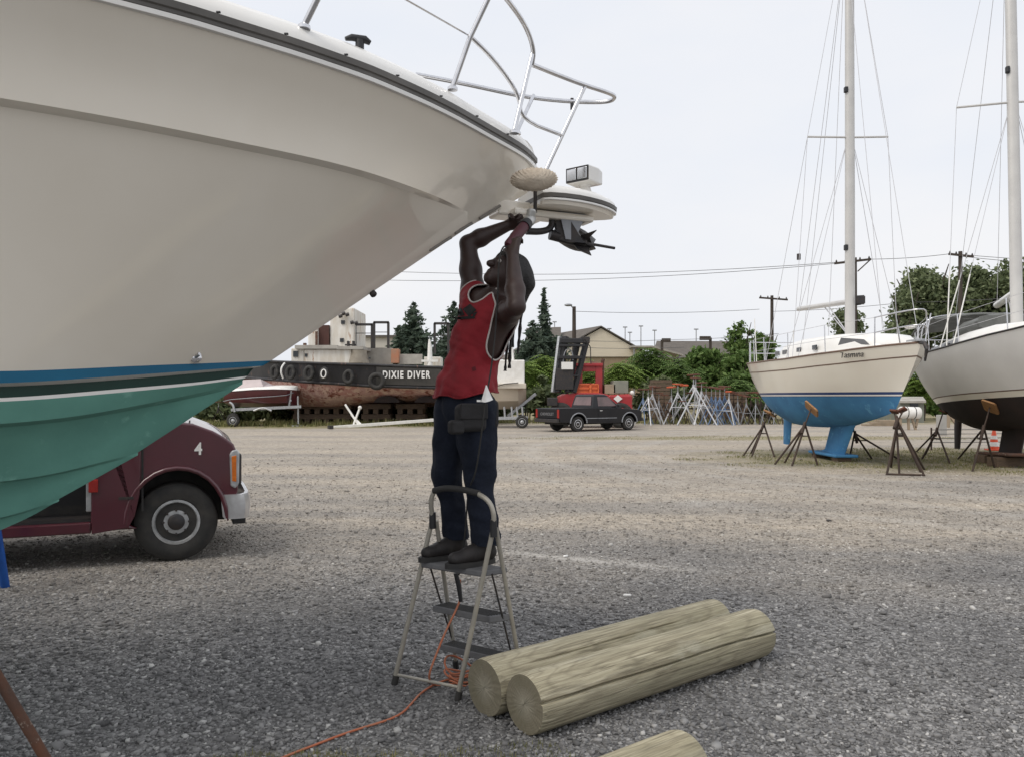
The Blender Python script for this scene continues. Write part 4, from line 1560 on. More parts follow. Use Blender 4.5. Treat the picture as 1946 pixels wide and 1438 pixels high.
# dark head wrap with locks of hair at the back
HR = SDF(0.02)
HR.cap(head + hup * 0.035 - hdir * 0.03, head + hup * 0.045 + hdir * 0.012, 0.093, 0.082, flat=hsd, f=0.9)
HR.cap(head - hdir * 0.045 + hup * 0.0, P(990, 526, 4.13), 0.076, 0.066)
HR.cap(P(985, 505, 4.13), P(1000, 540, 4.13), 0.056, 0.044)
HR.cap(P(1000, 540, 4.13), P(990, 572, 4.14), 0.042, 0.030)
hv, hf = HR.mesh(0.006)
cen = hv[hf].mean(1)
fc = (cen - np.array(head)) @ np.array(hdir)
up_ = (cen - np.array(head)) @ np.array(hup)
hair = sdf_obj('hair', hv, hf[(fc < 0.045) | (up_ > 0.038)], M['hair'], per)
for pts in ([P(996, 560, 4.15), P(990, 600, 4.16), P(987, 640, 4.17), P(984, 672, 4.17)], [P(988, 565, 4.16), P(976, 610, 4.19), P(970, 650, 4.2), P(968, 700, 4.2)],
            [P(984, 565, 4.17), P(970, 620, 4.2), P(962, 670, 4.21), P(960, 705, 4.21)], [P(980, 565, 4.17), P(976, 620, 4.22), P(974, 660, 4.22)]):
    l_ = MB()
    q_ = sm(pts)
    l_.tube(q_, [0.008 + 0.003 * random.uniform(-1, 1) for _ in q_], 8)
    l_.build('lock_of_hair', M['hair'], hair, smooth=60)

# red sleeveless jersey: the torso let out a little, open at the neck and arms
JER = SDF(0.05)
JER.p += TOR.inflate(0.016).p
JER.cap(pel + V((0.0, 0, 0.01)), waist, 0.176, 0.150, flat=Fc, f=0.84)
for q_ in (pel - Lf * 0.085, pel + Lf * 0.085):
    JER.cap(q_ - V((0, 0, 0.04)), q_ + V((0, 0, 0.06)), 0.122, 0.112)
JER.cap(chest + Lf * 0.05, shL.lerp(upch, 0.35), 0.098, 0.094)
JER.cap(upch.lerp(shR, 0.45), shR.lerp(upch, 0.15), 0.094, 0.078)
JER.cap(upch.lerp(shL, 0.45), shL.lerp(upch, 0.15), 0.094, 0.080)
JER.cap(upch + V((0, 0, 0.02)), nk, 0.096, 0.080)
jv, jf = JER.mesh(0.007)
for i in range(len(jv)):
    p = V(jv[i])
    w = (p - waist)
    d = V((p.x - waist.x, p.y - waist.y, 0))
    d.normalize()
    fold = 1.25 * (0.012 * mnoise.noise(V((p.x * 11 + p.z * 7, p.y * 11, p.z * 7))) + 0.009 * mnoise.noise(V((p.x * 14 - p.z * 14, p.y * 14 + 3, p.z * 5))) + 0.006 * abs(mnoise.noise(V((p.x * 7, p.y * 7, p.z * 26 + p.x * 9)))))
    fold += 0.012 * max(0.0, min(1.0, (1.72 - p.z) / 0.2)) * mnoise.noise(V((p.x * 17, p.y * 17, p.z * 2.5)))
    jv[i] = p + d * fold
c = jv[jf].mean(1)


def dseg(c, a, b):
    a, b = np.array(a), np.array(b)
    d = b - a
    t = np.clip(((c - a) @ d) / (d @ d), 0, 1)
    return np.linalg.norm(c - a - t[:, None] * d, axis=1)


hemz = 1.535 - 0.016 * np.clip(((c - np.array(pel)) @ np.array(Fc)) / 0.12, -1, 1) + 0.010 * np.sin((c @ np.array(Lf)) * 30)
keep = c[:, 2] > hemz
cr = c - np.array(nk + Fc * 0.05 + V((0, 0, 0.01)))
ax_n = np.array((Fc * 0.35 + V((0, 0, 1))).normalized())
neck = np.linalg.norm(cr - 0.62 * (cr @ ax_n)[:, None] * ax_n, axis=1) < 0.080
keep &= ~neck
keep &= dseg(c, shL + Lf * 0.12 + V((0, 0, 0.02)), shL + Lf * 0.08 - V((0.02, 0, 0.17))) > 0.115
keep &= dseg(c, shL + Lf * 0.03 + V((0, 0, 0.10)), shL + Lf * 0.08) > 0.075
keep &= dseg(c, shR - Lf * 0.10 + V((0, 0, 0.06)), shR - Lf * 0.08 - V((0.02, 0, 0.12))) > 0.105
keep &= dseg(c, shR + V((-0.02, 0, 0.10)), shR - Lf * 0.05) > 0.08
jf = jf[keep]
# keep the largest connected piece
lab = np.arange(len(jv))
for _ in range(400):
    mn = lab[jf].min(1)
    new = lab.copy()
    np.minimum.at(new, jf.ravel(), np.repeat(mn, 4))
    new = new[new]
    if (new == lab).all():
        break
    lab = new
fl_ = lab[jf[:, 0]]
vals, cnt = np.unique(fl_, return_counts=True)
jf = jf[fl_ == vals[cnt.argmax()]]
# smooth the open edges
ed = {}
for q in jf:
    for i in range(4):
        a_, b_ = int(q[i]), int(q[(i + 1) % 4])
        k_ = (min(a_, b_), max(a_, b_))
        ed[k_] = ed.get(k_, 0) + 1
bnd = [k_ for k_, n_ in ed.items() if n_ == 1]
nb = {}
for a_, b_ in bnd:
    nb.setdefault(a_, []).append(b_)
    nb.setdefault(b_, []).append(a_)
for _ in range(14):
    nw = {k_: (jv[k_] * 0.4 + 0.6 * np.mean([jv[x] for x in q], 0)) for k_, q in nb.items()}
    for k_, q in nw.items():
        jv[k_] = q
jersey = sdf_obj('jersey', jv, jf, M['red_shirt'], per)
so_ = jersey.modifiers.new('cloth', 'SOLIDIFY')
so_.thickness = 0.004
so_.offset = -1
seen = set()
loops = []
for st0 in nb:
    if st0 in seen:
        continue
    lp, cur, prev = [st0], st0, None
    seen.add(st0)
    while True:
        nx_ = [x for x in nb[cur] if x not in seen]
        if not nx_:
            break
        cur = nx_[0]
        seen.add(cur)
        lp.append(cur)
    if len(lp) > 12:
        loops.append(lp)
for lp in loops:
    pts = [V(jv[x]) for x in lp]
    zmean = sum(p.z for p in pts) / len(pts)
    pts = pts[::2] + [pts[0]]
    t_ = MB()
    t_.tube(pts, 0.0045, 7, caps=False)
    t_.build('neck_and_arm_trim' if zmean > 1.7 else 'hem', M['shirt_trim'] if zmean > 1.7 else M['red_shirt'], jersey, smooth=60)


def on_jersey(u, v, lift=0.003):
    """the jersey surface seen at a pixel"""
    o = V((0, 0, EYE))
    d = V(((u - U0) / F, 1, -(v - V0) / F)).normalized()
    best = None
    me = jersey.data
    inv = V(OFF[per])
    ok, loc, nrm_, idx = jersey.ray_cast(o - inv, d)
    if ok:
        return loc + inv + nrm_ * lift if nrm_.dot(d) < 0 else loc + inv - nrm_ * lift
    return o + d * 4.05


bpy.context.view_layer.update()
emb = MB()


def patch(poly):
    """a flat printed shape laid on the jersey, subdivided so that it follows the cloth"""
    n_ = 8
    a, b, c_, d = [V((x, y, 0)) for x, y in poly]
    g = []
    for i in range(n_ + 1):
        row = []
        for j in range(n_ + 1):
            q = a.lerp(b, j / n_).lerp(d.lerp(c_, j / n_), i / n_)
            row.append(on_jersey(q.x, q.y))
        g.append(row)
    emb.loft(g)


patch([(866, 603), (900, 601), (905, 606), (864, 608)])
patch([(880, 588), (894, 578), (906, 590), (892, 603)])
patch([(900, 596), (908, 592), (903, 602), (898, 603)])
patch([(869, 592), (877, 585), (884, 600), (872, 601)])
emb.build('printed_emblem', pm('black_print', (0.012, 0.010, 0.010), 0.8, scale=30), jersey, fix=False)
stn = MB()
emb2 = emb
emb = stn
patch([(896, 699), (903, 696), (905, 704), (898, 706)])
stn.build('dark_stain', pm('dark_stain_cloth', (0.10, 0.008, 0.012), 0.9, scale=30), jersey, fix=False)

# trousers
hipR, hipL = pel - Lf * 0.085, pel + Lf * 0.085
knR, knL = P(848, 898, 4.22), P(911, 905, 4.09)
anR, anL = P(868, 1018, 4.26), P(922, 1035, 4.09)
TR = SDF(0.04)
TR.cap(pel + V((0.0, 0, 0.04)), pel - V((0, 0, 0.02)), 0.152, 0.160, flat=Fc, f=0.80)
for h_, k_, a_ in ((hipR, knR, anR), (hipL, knL, anL)):
    h_ = h_.lerp(k_, 0.12)
    TR.chain([h_, h_.lerp(k_, 0.5), k_, k_.lerp(a_, 0.5), a_], [0.114, 0.096, 0.080, 0.070, 0.068], k=0.018)
tv, tf = TR.mesh(0.008)
for i in range(len(tv)):
    p = V(tv[i])
    lowk = max(0.0, min(1.0, (1.35 - p.z) / 0.5))
    n1 = mnoise.noise(V((p.x * 8, p.y * 8, p.z * 7 + 5)))
    n2 = mnoise.noise(V((p.x * 6 + p.z * 7, p.y * 6, p.z * 19)))
    n3 = mnoise.noise(V((p.x * 16, p.y * 16, p.z * 3.2 + 9)))
    amp = 0.012 + 0.009 * lowk
    cx = (hipR + hipL) / 2
    d = V((p.x - cx.x, p.y - cx.y, 0))
    if d.length > 1e-4:
        d.normalize()
    tv[i] = p + d * (amp * 1.0 * n1 + amp * 0.8 * n3 + amp * 0.5 * lowk * n2)
c = tv[tf].mean(1)
sdf_obj('trousers', tv, tf[(c[:, 2] > PF + 0.105) & (c[:, 2] < 1.605)], M['trouser'], per)
# boots
for an, toe, hl in ((anR, P(812, 1053, 4.13), P(884, 1053, 4.27)), (anL, P(874, 1079, 3.97), P(938, 1078, 4.08))):
    toe, hl = V((toe.x, toe.y, 0)), V((hl.x, hl.y, 0))
    dd = (toe - hl).normalized()
    hl = V((an.x, an.y, 0)) - dd * 0.055
    toe = hl + dd * 0.285
    z0 = PLZ
    B_ = SDF(0.02)
    B_.cap(hl + dd * 0.03 + V((0, 0, z0 + 0.058)), hl + dd * 0.14 + V((0, 0, z0 + 0.056)), 0.038, 0.040)
    B_.cap(hl + dd * 0.14 + V((0, 0, z0 + 0.050)), toe - dd * 0.05 + V((0, 0, z0 + 0.044)), 0.041, 0.036)
    B_.cap(hl + dd * 0.05 + V((0, 0, z0 + 0.07)), an + V((0, 0, 0.04)) + dd * 0.0, 0.046, 0.054)
    B_.cap(hl + dd * 0.09 + V((0, 0, z0 + 0.085)), hl + dd * 0.16 + V((0, 0, z0 + 0.062)), 0.038, 0.034)
    v_, f_ = B_.mesh(0.006)
    v_[:, 2] = np.maximum(v_[:, 2], z0 + 0.022)
    bo = sdf_obj('boot', v_, f_, M['boot'], per)
    so = MB()
    pts = []
    sdv = V((-dd.y, dd.x, 0))
    for t in np.linspace(0, 2 * math.pi, 40, endpoint=False):
        q = math.cos(t)
        pts.append(hl + dd * (0.142 - 0.148 * q) + sdv * (0.048 * math.sin(t) * (1 - 0.12 * q) ) + V((0, 0, z0)))
    so.loft([pts, [p + V((0, 0, 0.026)) for p in pts]], closed=True, caps=True)
    so.build('sole', M['black_rubber'], bo, smooth=40)

# pouch at the waist
pc_ = pel + Lf * 0.175 + Fc * 0.075 + V((0, 0, -0.085))
rp = Matrix((Fc, Lf, V((0, 0, 1)))).transposed()
PB = MB()
PB.box(pc_ + V((0, 0, 0.0)), (0.17, 0.07, 0.14), rp)
po = PB.build('waist_pouch', M['pouch'], per, bevel=0.03, seg=4, smooth=60)
PB = MB()
PB.box(pc_ + Lf * 0.034 + V((0, 0, 0.032)), (0.16, 0.014, 0.08), rp)
PB.build('flap', M['pouch'], po, bevel=0.007, smooth=60)
PB = MB()
PB.box(pc_ + Fc * 0.09 + Lf * 0.01 + V((0, 0, -0.045)), (0.075, 0.06, 0.07), rp)
PB.build('small_pocket', M['pouch'], po, bevel=0.018, seg=3, smooth=60)
PB = MB()
PB.box(pel + Lf * 0.13 - Fc * 0.075 + V((0, 0, -0.07)), (0.07, 0.08, 0.15), rp)
PB.build('waist_pouch', M['pouch'], per, bevel=0.028, seg=4, smooth=60)

# white rag tucked behind the cord
ragt = MB()
r0 = P(926, 748, 3.86)
ap = P(924, 729, 3.87)
ring0 = [P(u, v, 3.86 + dd) for u, v, dd in [(914, 763, 0), (922, 764, -.02), (930, 762, -.015), (937, 759, 0.01), (931, 758, .05), (920, 760, .05)]]
ring1 = [ap.lerp(p, 0.45) + V((0.003 * math.sin(i * 2), 0, 0)) for i, p in enumerate(ring0)]
ring2 = [ap.lerp(p, 0.08) for p in ring0]
ragt.loft([ring0, ring1, ring2], closed=True, caps=True)
rg = ragt.build('rag', M['rag'], smooth=60)
tag(rg, 'white cone shaped rag tucked into the pouch at the worker waist', 'rag')
tabm = MB()
tabm.box(P(910, 761, 3.87), (0.02, 0.012, 0.01))
tabm.build('rag_corner', M['rag'], rg)

# the power tool in his hands
tool = thing('power_tool', 'dark red and black power tool held up under the anchor platform', 'tool', toolA)
t1 = MB()
t1.lathe([(0.018, -0.09), (0.025, -0.075), (0.026, -0.02), (0.029, 0.0), (0.029, 0.10), (0.028, 0.125)], toolA, tdir, 20)
t1.build('motor_housing', M['tool_red'], tool, smooth=40)
t2 = MB()
t2.lathe([(0.033, 0.125), (0.034, 0.15), (0.030, 0.17)], toolA, tdir, 20)
t2.build('gear_collar', M['black_plastic'], tool, smooth=40)
t3 = MB()
hc = toolA + tdir * 0.20
t3.lathe([(0.030, -0.03), (0.033, 0.0), (0.028, 0.025), (0.016, 0.032)], hc, tdir, 20)
t3.lathe([(0.018, 0.0), (0.024, 0.02), (0.026, 0.05), (0.018, 0.06)], hc, (V((0.25, -0.1, 0.96))), 18)
t3.build('gear_head', M['cast_alu'], tool, smooth=40)
t4 = MB()
t4.tube(sm([toolA - tdir * 0.1, P(956, 468, 3.96), P(948, 490, 3.93), P(946, 560, 3.91), P(941, 640, 3.90), P(931, 720, 3.88), P(921, 765, 3.88), P(918, 800, 3.88), P(905, 900, 3.95), P(889, 930, 4.06), P(886, 990, 4.12), P(880, 1050, 4.14), P(872, 1092, 4.14)], 3), 0.0042, 7)
t4.build('power_cord', M['black_rubber'], tool, smooth=60)

# ------------------------------------------------------------ vehicles
def text_mesh(name, body, size, mat, parent, loc, rot, extrude=0.002, xscale=1.0, bold=0.0, space=1.0):
    cu = bpy.data.curves.new(name, 'FONT')
    cu.body = body
    cu.size = size
    cu.extrude = extrude
    cu.offset = bold
    cu.space_character = space
    cu.align_x = 'CENTER'
    cu.align_y = 'CENTER'
    to = bpy.data.objects.new(name, cu)
    me = bpy.data.meshes.new_from_object(to)
    bpy.data.objects.remove(to)
    bpy.data.curves.remove(cu)
    me.name = name
    me.materials.clear()
    me.materials.append(mat)
    o = bpy.data.objects.new(name, me)
    COL.objects.link(o)
    o.parent = parent
    o.location = loc
    o.rotation_euler = rot
    o.scale = (xscale, 1, 1)
    OFF[o] = V((0, 0, 0))
    return o


def slab_y(poly, y0, y1):
    m = MB()
    m.slab([(x, y0, z) for x, z in poly], V((0, y1 - y0, 0)))
    return m


def wheel(parent, c, r, w, side, rim_mat, tyre_w=None, name='wheel', detail=True, hub_mat=None, rim_r=0.58):
    """a wheel at c; its outer face points along side*y"""
    e = part_empty(name, parent)
    ax = V((0, side, 0))
    t = MB()
    t.lathe([(r * rim_r, -w), (r * 0.86, -w), (r * 0.97, -w * 0.9), (r, -w * 0.72), (r, -w * 0.28), (r * 0.97, -w * 0.1), (r * 0.88, 0.0), (r * 0.74, 0.008), (r * (rim_r + 0.03), -0.004), (r * rim_r, -0.02)], c, ax, 40)
    t.build('tyre', M['tyre'], e, smooth=35)
    q = MB()
    q.lathe([(r * rim_r, -0.03), (r * (rim_r + 0.01), -0.006), (r * (rim_r - 0.05), -0.004), (r * (rim_r - 0.09), -0.03), (r * (rim_r - 0.14), -0.045), (r * 0.36, -0.035), (r * 0.30, -0.02), (r * 0.2, -0.018)], c, ax, 36)
    q.build('rim', rim_mat, e, smooth=30)
    h = MB()
    h.lathe([(r * 0.21, -0.03), (r * 0.20, 0.0), (r * 0.15, 0.012), (r * 0.02, 0.016)], c, ax, 24)
    h.build('hub_cap', hub_mat or rim_mat, e, smooth=40)
    if detail:
        for i in range(8):
            an = 2 * math.pi * i / 8
            n_ = MB()
            p = V(c) + V((math.cos(an) * r * 0.30, 0, math.sin(an) * r * 0.30))
            n_.cyl(p + ax * -0.02, p + ax * 0.004, 0.012, 0.010, 6)
            n_.build('wheel_nut', M['dark_metal'], e)
    return e


# maroon van, heading like the cruiser, its near side square to the view
VA = R(23)
VO = G(335, 1068)
van = thing('van', 'maroon van with a white 4 on its front wing parked behind the cruiser', 'van', VO, world_coords=False)
van.rotation_euler = (0, 0, VA)
va = V((math.cos(VA), math.sin(VA), 0))
vn = V((-math.sin(VA), math.cos(VA), 0))


def vt(u, v, y=0.0):
    """van coordinates (t, z) of a pixel on the plane y of the van"""
    o = VO + vn * y
    k = (u - U0) / F
    den = k * vn.x + vn.y
    d = (o.x * vn.x + o.y * vn.y) / den
    p = P(u, v, d)
    q = p - VO
    return (q.dot(va), p.z)


xw, zw = vt(335, 991)
arch = []
acx, acz = vt(337, 990)
aL, aR = vt(256, 962), vt(425, 940)
for i in range(15):
    an = math.pi * (1.0 - i / 14)
    arch.append((acx + (0.415) * math.cos(an), acz + 0.0 + 0.475 * math.sin(an)))
zr = vt(165, 1010)[1]
front = [vt(452, 934), vt(453, 900), vt(452, 862), vt(444, 843), vt(425, 829), vt(405, 818), vt(369, 805), vt(343, 802)]
tw = front[-1][0]
xdoor = vt(172, 950)[0]
bodyp = [(xdoor, zr), (vt(262, 1005)[0], zr)] + arch[0:1] + arch[1:] + front + [(tw - 0.72, 2.02), (tw - 0.80, 2.08), (xdoor, 2.10)]
m = slab_y(bodyp, 0.0, 1.96)
body_o = m.build('body', M['maroon_paint'], van, bevel=0.055, seg=4, smooth=40)
rear = [(xdoor - 3.6, zr), (xdoor - 1.35, zr), (xdoor - 1.35, 2.10), (xdoor - 3.55, 2.08), (xdoor - 3.68, 1.6)]
slab_y(rear, 0.0, 1.96).build('rear_body', M['maroon_paint'], van, bevel=0.05, seg=3, smooth=40)
m = MB()
m.box((xdoor - 0.675, 0.98, 2.04), (1.36, 1.90, 0.10))
m.build('roof', M['maroon_paint'], van)
m = MB()
m.box((xdoor - 0.675, 1.90, 1.25), (1.44, 0.06, 1.6))
m.box((xdoor - 0.675, 1.0, 0.95), (1.30, 0.9, 0.9))
m.box((xdoor - 0.675, 0.98, zr + 0.05), (1.36, 1.88, 0.08))
m.build('cargo_floor_and_wall', M['black_plastic'], van)
m = MB()
m.box((xdoor - 0.675, 0.06, zr + 0.035), (1.36, 0.14, 0.10))
m.build('sill', M['maroon_paint'], van, bevel=0.015)
m = MB()
m.box((xdoor - 0.675, 0.17, zr + 0.10), (1.34, 0.16, 0.025))
m.build('step_tread', M['dark_metal'], van)
# door with its own gap lines
dt0, dt1 = xdoor + 0.01, vt(268, 900)[0]
dpoly = [(dt0, zr - 0.02), (dt1 - 0.10, zr + 0.02), (dt1 - 0.05, zr + 0.12), (dt1 - 0.01, vt(262, 950)[1] + 0.06), (dt1, 1.10), (dt1 - 0.02, 1.20), (dt1 - 0.55, 1.98), (dt0, 1.98)]
d_o = slab_y(dpoly, -0.022, -0.002).build('front_door', M['maroon_paint'], van, bevel=0.008, smooth=40)
slab_y([(dt1 - 0.13, 1.22), (dt1 - 0.58, 1.90), (dt0 + 0.08, 1.90), (dt0 + 0.08, 1.22)], -0.026, -0.022).build('door_window', M['glass'], d_o)
slab_y([(dt1 + 0.004, zr + 0.16), (dt1 + 0.02, zr + 0.16), (dt1 + 0.02, 1.14), (dt1 + 0.004, 1.14)], -0.004, 0.01).build('door_gap', M['black_rubber'], van)
x0, z0 = vt(240, 945)
m = MB()
m.box((x0, -0.024, z0), (0.12, 0.012, 0.022))
m.build('door_emblem', M['dark_metal'], d_o)
x0, z0 = vt(178, 922)
m = MB()
m.box((x0, -0.03, z0), (0.075, 0.016, 0.115))
m.build('door_light', M['red_lens'], d_o, bevel=0.006)
x0, z0 = vt(163, 938)
m = MB()
m.box((xdoor - 0.012, 0.03, z0 + 0.02), (0.05, 0.05, 0.36))
m.build('latch_pillar', M['galv'], van, bevel=0.01)
hoodp = [(x, z) for x, z in front[3:]]
m = MB()
hn = []
for i, (x, z) in enumerate(hoodp):
    hn.append([V((x - 0.01, y, z + 0.004 + 0.045 * math.sin(math.pi * (y - 0.03) / 1.9))) for y in np.linspace(0.03, 1.93, 13)])
hn = [[V((p.x + 0.01, p.y, p.z - 0.05)) for p in hn[0]]] + hn
m.loft(hn)
m.build('bonnet', M['maroon_paint'], van, smooth=60)
# windscreen and front glass
slab_y([(tw - 0.02, front[-1][1] + 0.05), (tw - 0.66, 1.94), (tw - 0.645, 1.95), (tw, front[-1][1] + 0.065)], 0.14, 1.82).build('windscreen', M['glass'], van)
m = MB()
p0, p1 = vt(345, 802), vt(357, 808)
m.tube([(p0[0] - 0.1, 0.3, p0[1] + 0.03), (p1[0] - 0.02, 0.75, p1[1] + 0.03)], 0.012, 8)
m.build('wiper', M['black_plastic'], van, smooth=50)
m = MB()
q = vt(352, 808)
m.tube([(q[0] + 0.04, 0.12, q[1] - 0.03), (q[0] + 0.04, 0.12, q[1] + 0.045)], [0.012, 0.006], 8)
m.build('washer_jet', M['black_plastic'], van, smooth=50)
m = MB()
m.box((vt(350, 803)[0] - 0.01, 0.35, vt(350, 803)[1] + 0.01), (0.05, 0.4, 0.03))
m.build('cowl_edge', M['white_paint'], van, bevel=0.008)
# wheel arch lip
m = MB()
m.tube([(x, -0.006, z) for x, z in [(acx + (x - acx) * 1.035, acz + (z - acz) * 1.03) for x, z in arch] + [(arch[-1][0] + 0.012, arch[-1][1] - 0.0)]], 0.022, 8)
m.build('arch_lip', M['maroon_paint'], van, smooth=60)
m = MB()
m.slab([(x, 0.30, z) for x, z in [(acx - 0.5, zr)] + [(acx + (x - acx) * 1.1, acz + (z - acz) * 1.1) for x, z in arch] + [(acx + 0.5, zr)]], V((0, 1.3, 0)))
m.build('wheel_housing', M['black_rubber'], van)
wheel(van, (xw, 0.045, 0.363), 0.363, 0.24, -1, M['galv'], hub_mat=M['dark_metal'], rim_r=0.56)
wheel(van, (xw, 1.91, 0.363), 0.363, 0.24, 1, M['galv'], hub_mat=M['dark_metal'], rim_r=0.56)
wheel(van, (xw - 3.45, 0.045, 0.363), 0.363, 0.24, -1, M['galv'], hub_mat=M['dark_metal'], rim_r=0.56)
wheel(van, (xw - 3.45, 1.91, 0.363), 0.363, 0.24, 1, M['galv'], hub_mat=M['dark_metal'], rim_r=0.56)
m = MB()
m.box((xw + 0.05, 1.0, 0.40), (0.5, 1.2, 0.22))
m.box((xdoor - 1.2, 1.0, 0.42), (4.4, 0.9, 0.16))
m.build('underbody', M['black_rubber'], van)
# side lamp: bright bezel and amber lens wrapping the corner
def lamp_poly(pts):
    return [vt(u, v) for u, v in pts]


bz = slab_y(lamp_poly([(436, 862), (441, 855), (451, 853), (455, 860), (454, 918), (447, 927), (438, 922)]), -0.020, 0.06)
lamp = bz.build('side_lamp', M['galv'], van, bevel=0.012)
slab_y(lamp_poly([(440, 866), (449, 864), (449, 914), (441, 913)]), -0.026, -0.018).build('lens', M['amber'], lamp, bevel=0.004)
m = MB()
fx = front[2][0]
m.box((fx + 0.01, 0.98, vt(452, 892)[1]), (0.06, 1.80, 0.30))
m.build('grille', M['dark_metal'], van, bevel=0.02)
# bumper wrapping round the front
bx, bz0, bz1 = vt(430, 960)[0], vt(450, 984)[1], vt(450, 938)[1]
m = MB()
ring = []
outer = [(bx, -0.015), (bx + 0.10, -0.03), (bx + 0.17, -0.01), (bx + 0.215, 0.08), (bx + 0.235, 0.25), (bx + 0.25, 0.98), (bx + 0.235, 1.71), (bx + 0.215, 1.88), (bx + 0.17, 1.97), (bx + 0.10, 1.99), (bx, 1.975)]
inner = [(x - 0.03, 0.98 + (y - 0.98) * 0.965) for x, y in outer]
zc = (bz0 + bz1) / 2
rings = []
for (xo, yo), (xi, yi) in zip(outer, inner):
    rings.append([(xi, yi, bz0 + 0.02), (xo - 0.012, yo + 0.0, bz0), (xo, yo, zc - 0.03), (xo, yo, zc + 0.05), (xo - 0.02, yo, bz1), (xi - 0.02, yi, bz1)])
m.loft(rings, closed=True, caps=True)
m.build('bumper', M['bumper'], van, smooth=40)
m = MB()
m.box((bx + 0.12, 0.98, bz0 - 0.03), (0.12, 1.8, 0.07))
m.build('air_dam', M['black_plastic'], van, bevel=0.01)
q = vt(377, 853)
text_mesh('number', '4', 0.155, M['lettering'], van, (q[0], -0.006, q[1]), (R(90), 0, 0), 0.002, 0.85, 0.004)

# black pickup
PA = R(33)
pk0 = P(1063, 822, 33.6)
pick = thing('pickup_truck', 'small black pickup truck with grey wheel arch trim parked by the forklift', 'pickup truck', (pk0.x, pk0.y, 0), world_coords=False)
pick.rotation_euler = (0, 0, PA)
pick.scale = (1.06, 1.06, 1.03)


def archpts(cx, r, z0, n=9):
    return [(cx - r * math.cos(math.pi * i / (n - 1)), z0 + r * math.sin(math.pi * i / (n - 1))) for i in range(n)]


rw, fw = 0.98, 3.72
lower = [(0.0, 0.52), (0.05, 0.40), (0.5, 0.38)] + archpts(rw, 0.40, 0.36) + [(1.5, 0.34), (3.2, 0.34)] + archpts(fw, 0.40, 0.36) + [(4.2, 0.38), (4.42, 0.44), (4.44, 0.80), (4.30, 0.90), (3.3, 0.97), (3.28, 1.0), (0.0, 0.99)]
slab_y(lower, 0, 1.64).build('body', M['black_car'], pick, bevel=0.04, seg=3, smooth=40)
bed = MB()
bed.box((0.88, 0.82, 0.992), (1.62, 1.40, 0.012))
bed.build('bed_well', M['black_rubber'], pick)
cab = MB()
r0 = [(1.78, 0.06, 0.98), (3.30, 0.06, 0.98), (3.30, 1.58, 0.98), (1.78, 1.58, 0.98)]
r1 = [(1.82, 0.10, 1.18), (3.05, 0.10, 1.18), (3.05, 1.54, 1.18), (1.82, 1.54, 1.18)]
r2 = [(1.90, 0.19, 1.52), (2.62, 0.19, 1.52), (2.62, 1.45, 1.52), (1.90, 1.45, 1.52)]
r3 = [(1.97, 0.25, 1.575), (2.52, 0.25, 1.575), (2.52, 1.39, 1.575), (1.97, 1.39, 1.575)]
cab.loft([r0, r1, r2, r3], closed=True, caps=True)
cab_o = cab.build('cab', M['black_car'], pick, bevel=0.03, seg=3, smooth=50)


def cabp(x, z, dy=-0.012):
    t = (z - 1.18) / (1.52 - 1.18)
    return V((x, 0.10 + 0.09 * t + dy if t > 0 else 0.06 + 0.04 * (z - 0.98) / 0.2 + dy, z))


for name, pts in (('door_window', [(2.06, 1.07), (3.04, 1.07), (2.66, 1.46), (2.08, 1.46)]),):
    m = MB()
    m.slab([cabp(x, z) for x, z in pts], V((0, 0.01, 0)))
    m.build(name, pm('reddish_tinted_glass', (0.16, 0.10, 0.10), 0.08, c2=(0.09, 0.06, 0.06), scale=1.5, coat=0.4), cab_o)
m = MB()
m.slab([(1.795, 0.22, 1.10), (1.885, 0.30, 1.46), (1.885, 1.34, 1.46), (1.795, 1.42, 1.10)], V((-0.012, 0, 0.004)))
m.build('rear_window', bpy.data.materials['reddish_tinted_glass'], cab_o)
m = MB()
m.slab([(3.20, 0.18, 1.04), (2.68, 0.26, 1.49), (2.68, 1.38, 1.49), (3.20, 1.46, 1.04)], V((0.012, 0, 0.012)))
m.build('windscreen', M['glass'], cab_o)
m = MB()
m.slab([(2.00, -0.012, 0.42), (3.12, -0.012, 0.42), (3.22, -0.012, 0.97), (2.00, -0.012, 0.97)], V((0, 0.008, 0)))
dr = m.build('door', M['black_car'], pick, bevel=0.004)
m = MB()
m.box((2.14, -0.02, 0.88), (0.14, 0.02, 0.035))
m.build('handle', M['chrome'], dr)
m = MB()
m.box((3.06, -0.09, 1.08), (0.10, 0.16, 0.13))
m.build('mirror', M['black_plastic'], pick, bevel=0.02)
for cx in (rw, fw):
    m = MB()
    m.tube([(x, -0.008, z) for x, z in archpts(cx, 0.425, 0.36, 13)], 0.028, 8)
    m.build('arch_trim', M['stand_grey'], pick, smooth=60)
    wheel(pick, (cx, 0.03, 0.325), 0.325, 0.2, -1, M['bumper'], hub_mat=M['dark_metal'], detail=False)
    wheel(pick, (cx, 1.61, 0.325), 0.325, 0.2, 1, M['bumper'], hub_mat=M['dark_metal'], detail=False)
m = MB()
m.box((2.2, -0.006, 0.56), (1.6, 0.02, 0.03))
m.build('side_strip', M['stand_grey'], pick)
m = MB()
m.box((-0.012, 0.82, 0.77), (0.02, 1.36, 0.40))
tg = m.build('tailgate', M['black_car'], pick, bevel=0.012)
text_mesh('lettering', 'CHEVROLET', 0.17, pm('faded_grey_lettering', (0.22, 0.22, 0.23), 0.6, scale=20), tg, (-0.026, 0.82, 0.74), (R(90), 0, R(-90)), 0.002, 1.0)
for y in (0.07, 1.57):
    m = MB()
    m.box((-0.012, y, 0.76), (0.03, 0.13, 0.36))
    m.build('tail_light', M['red_lens'], pick, bevel=0.01)
m = MB()
m.box((-0.05, 0.82, 0.47), (0.12, 1.62, 0.15))
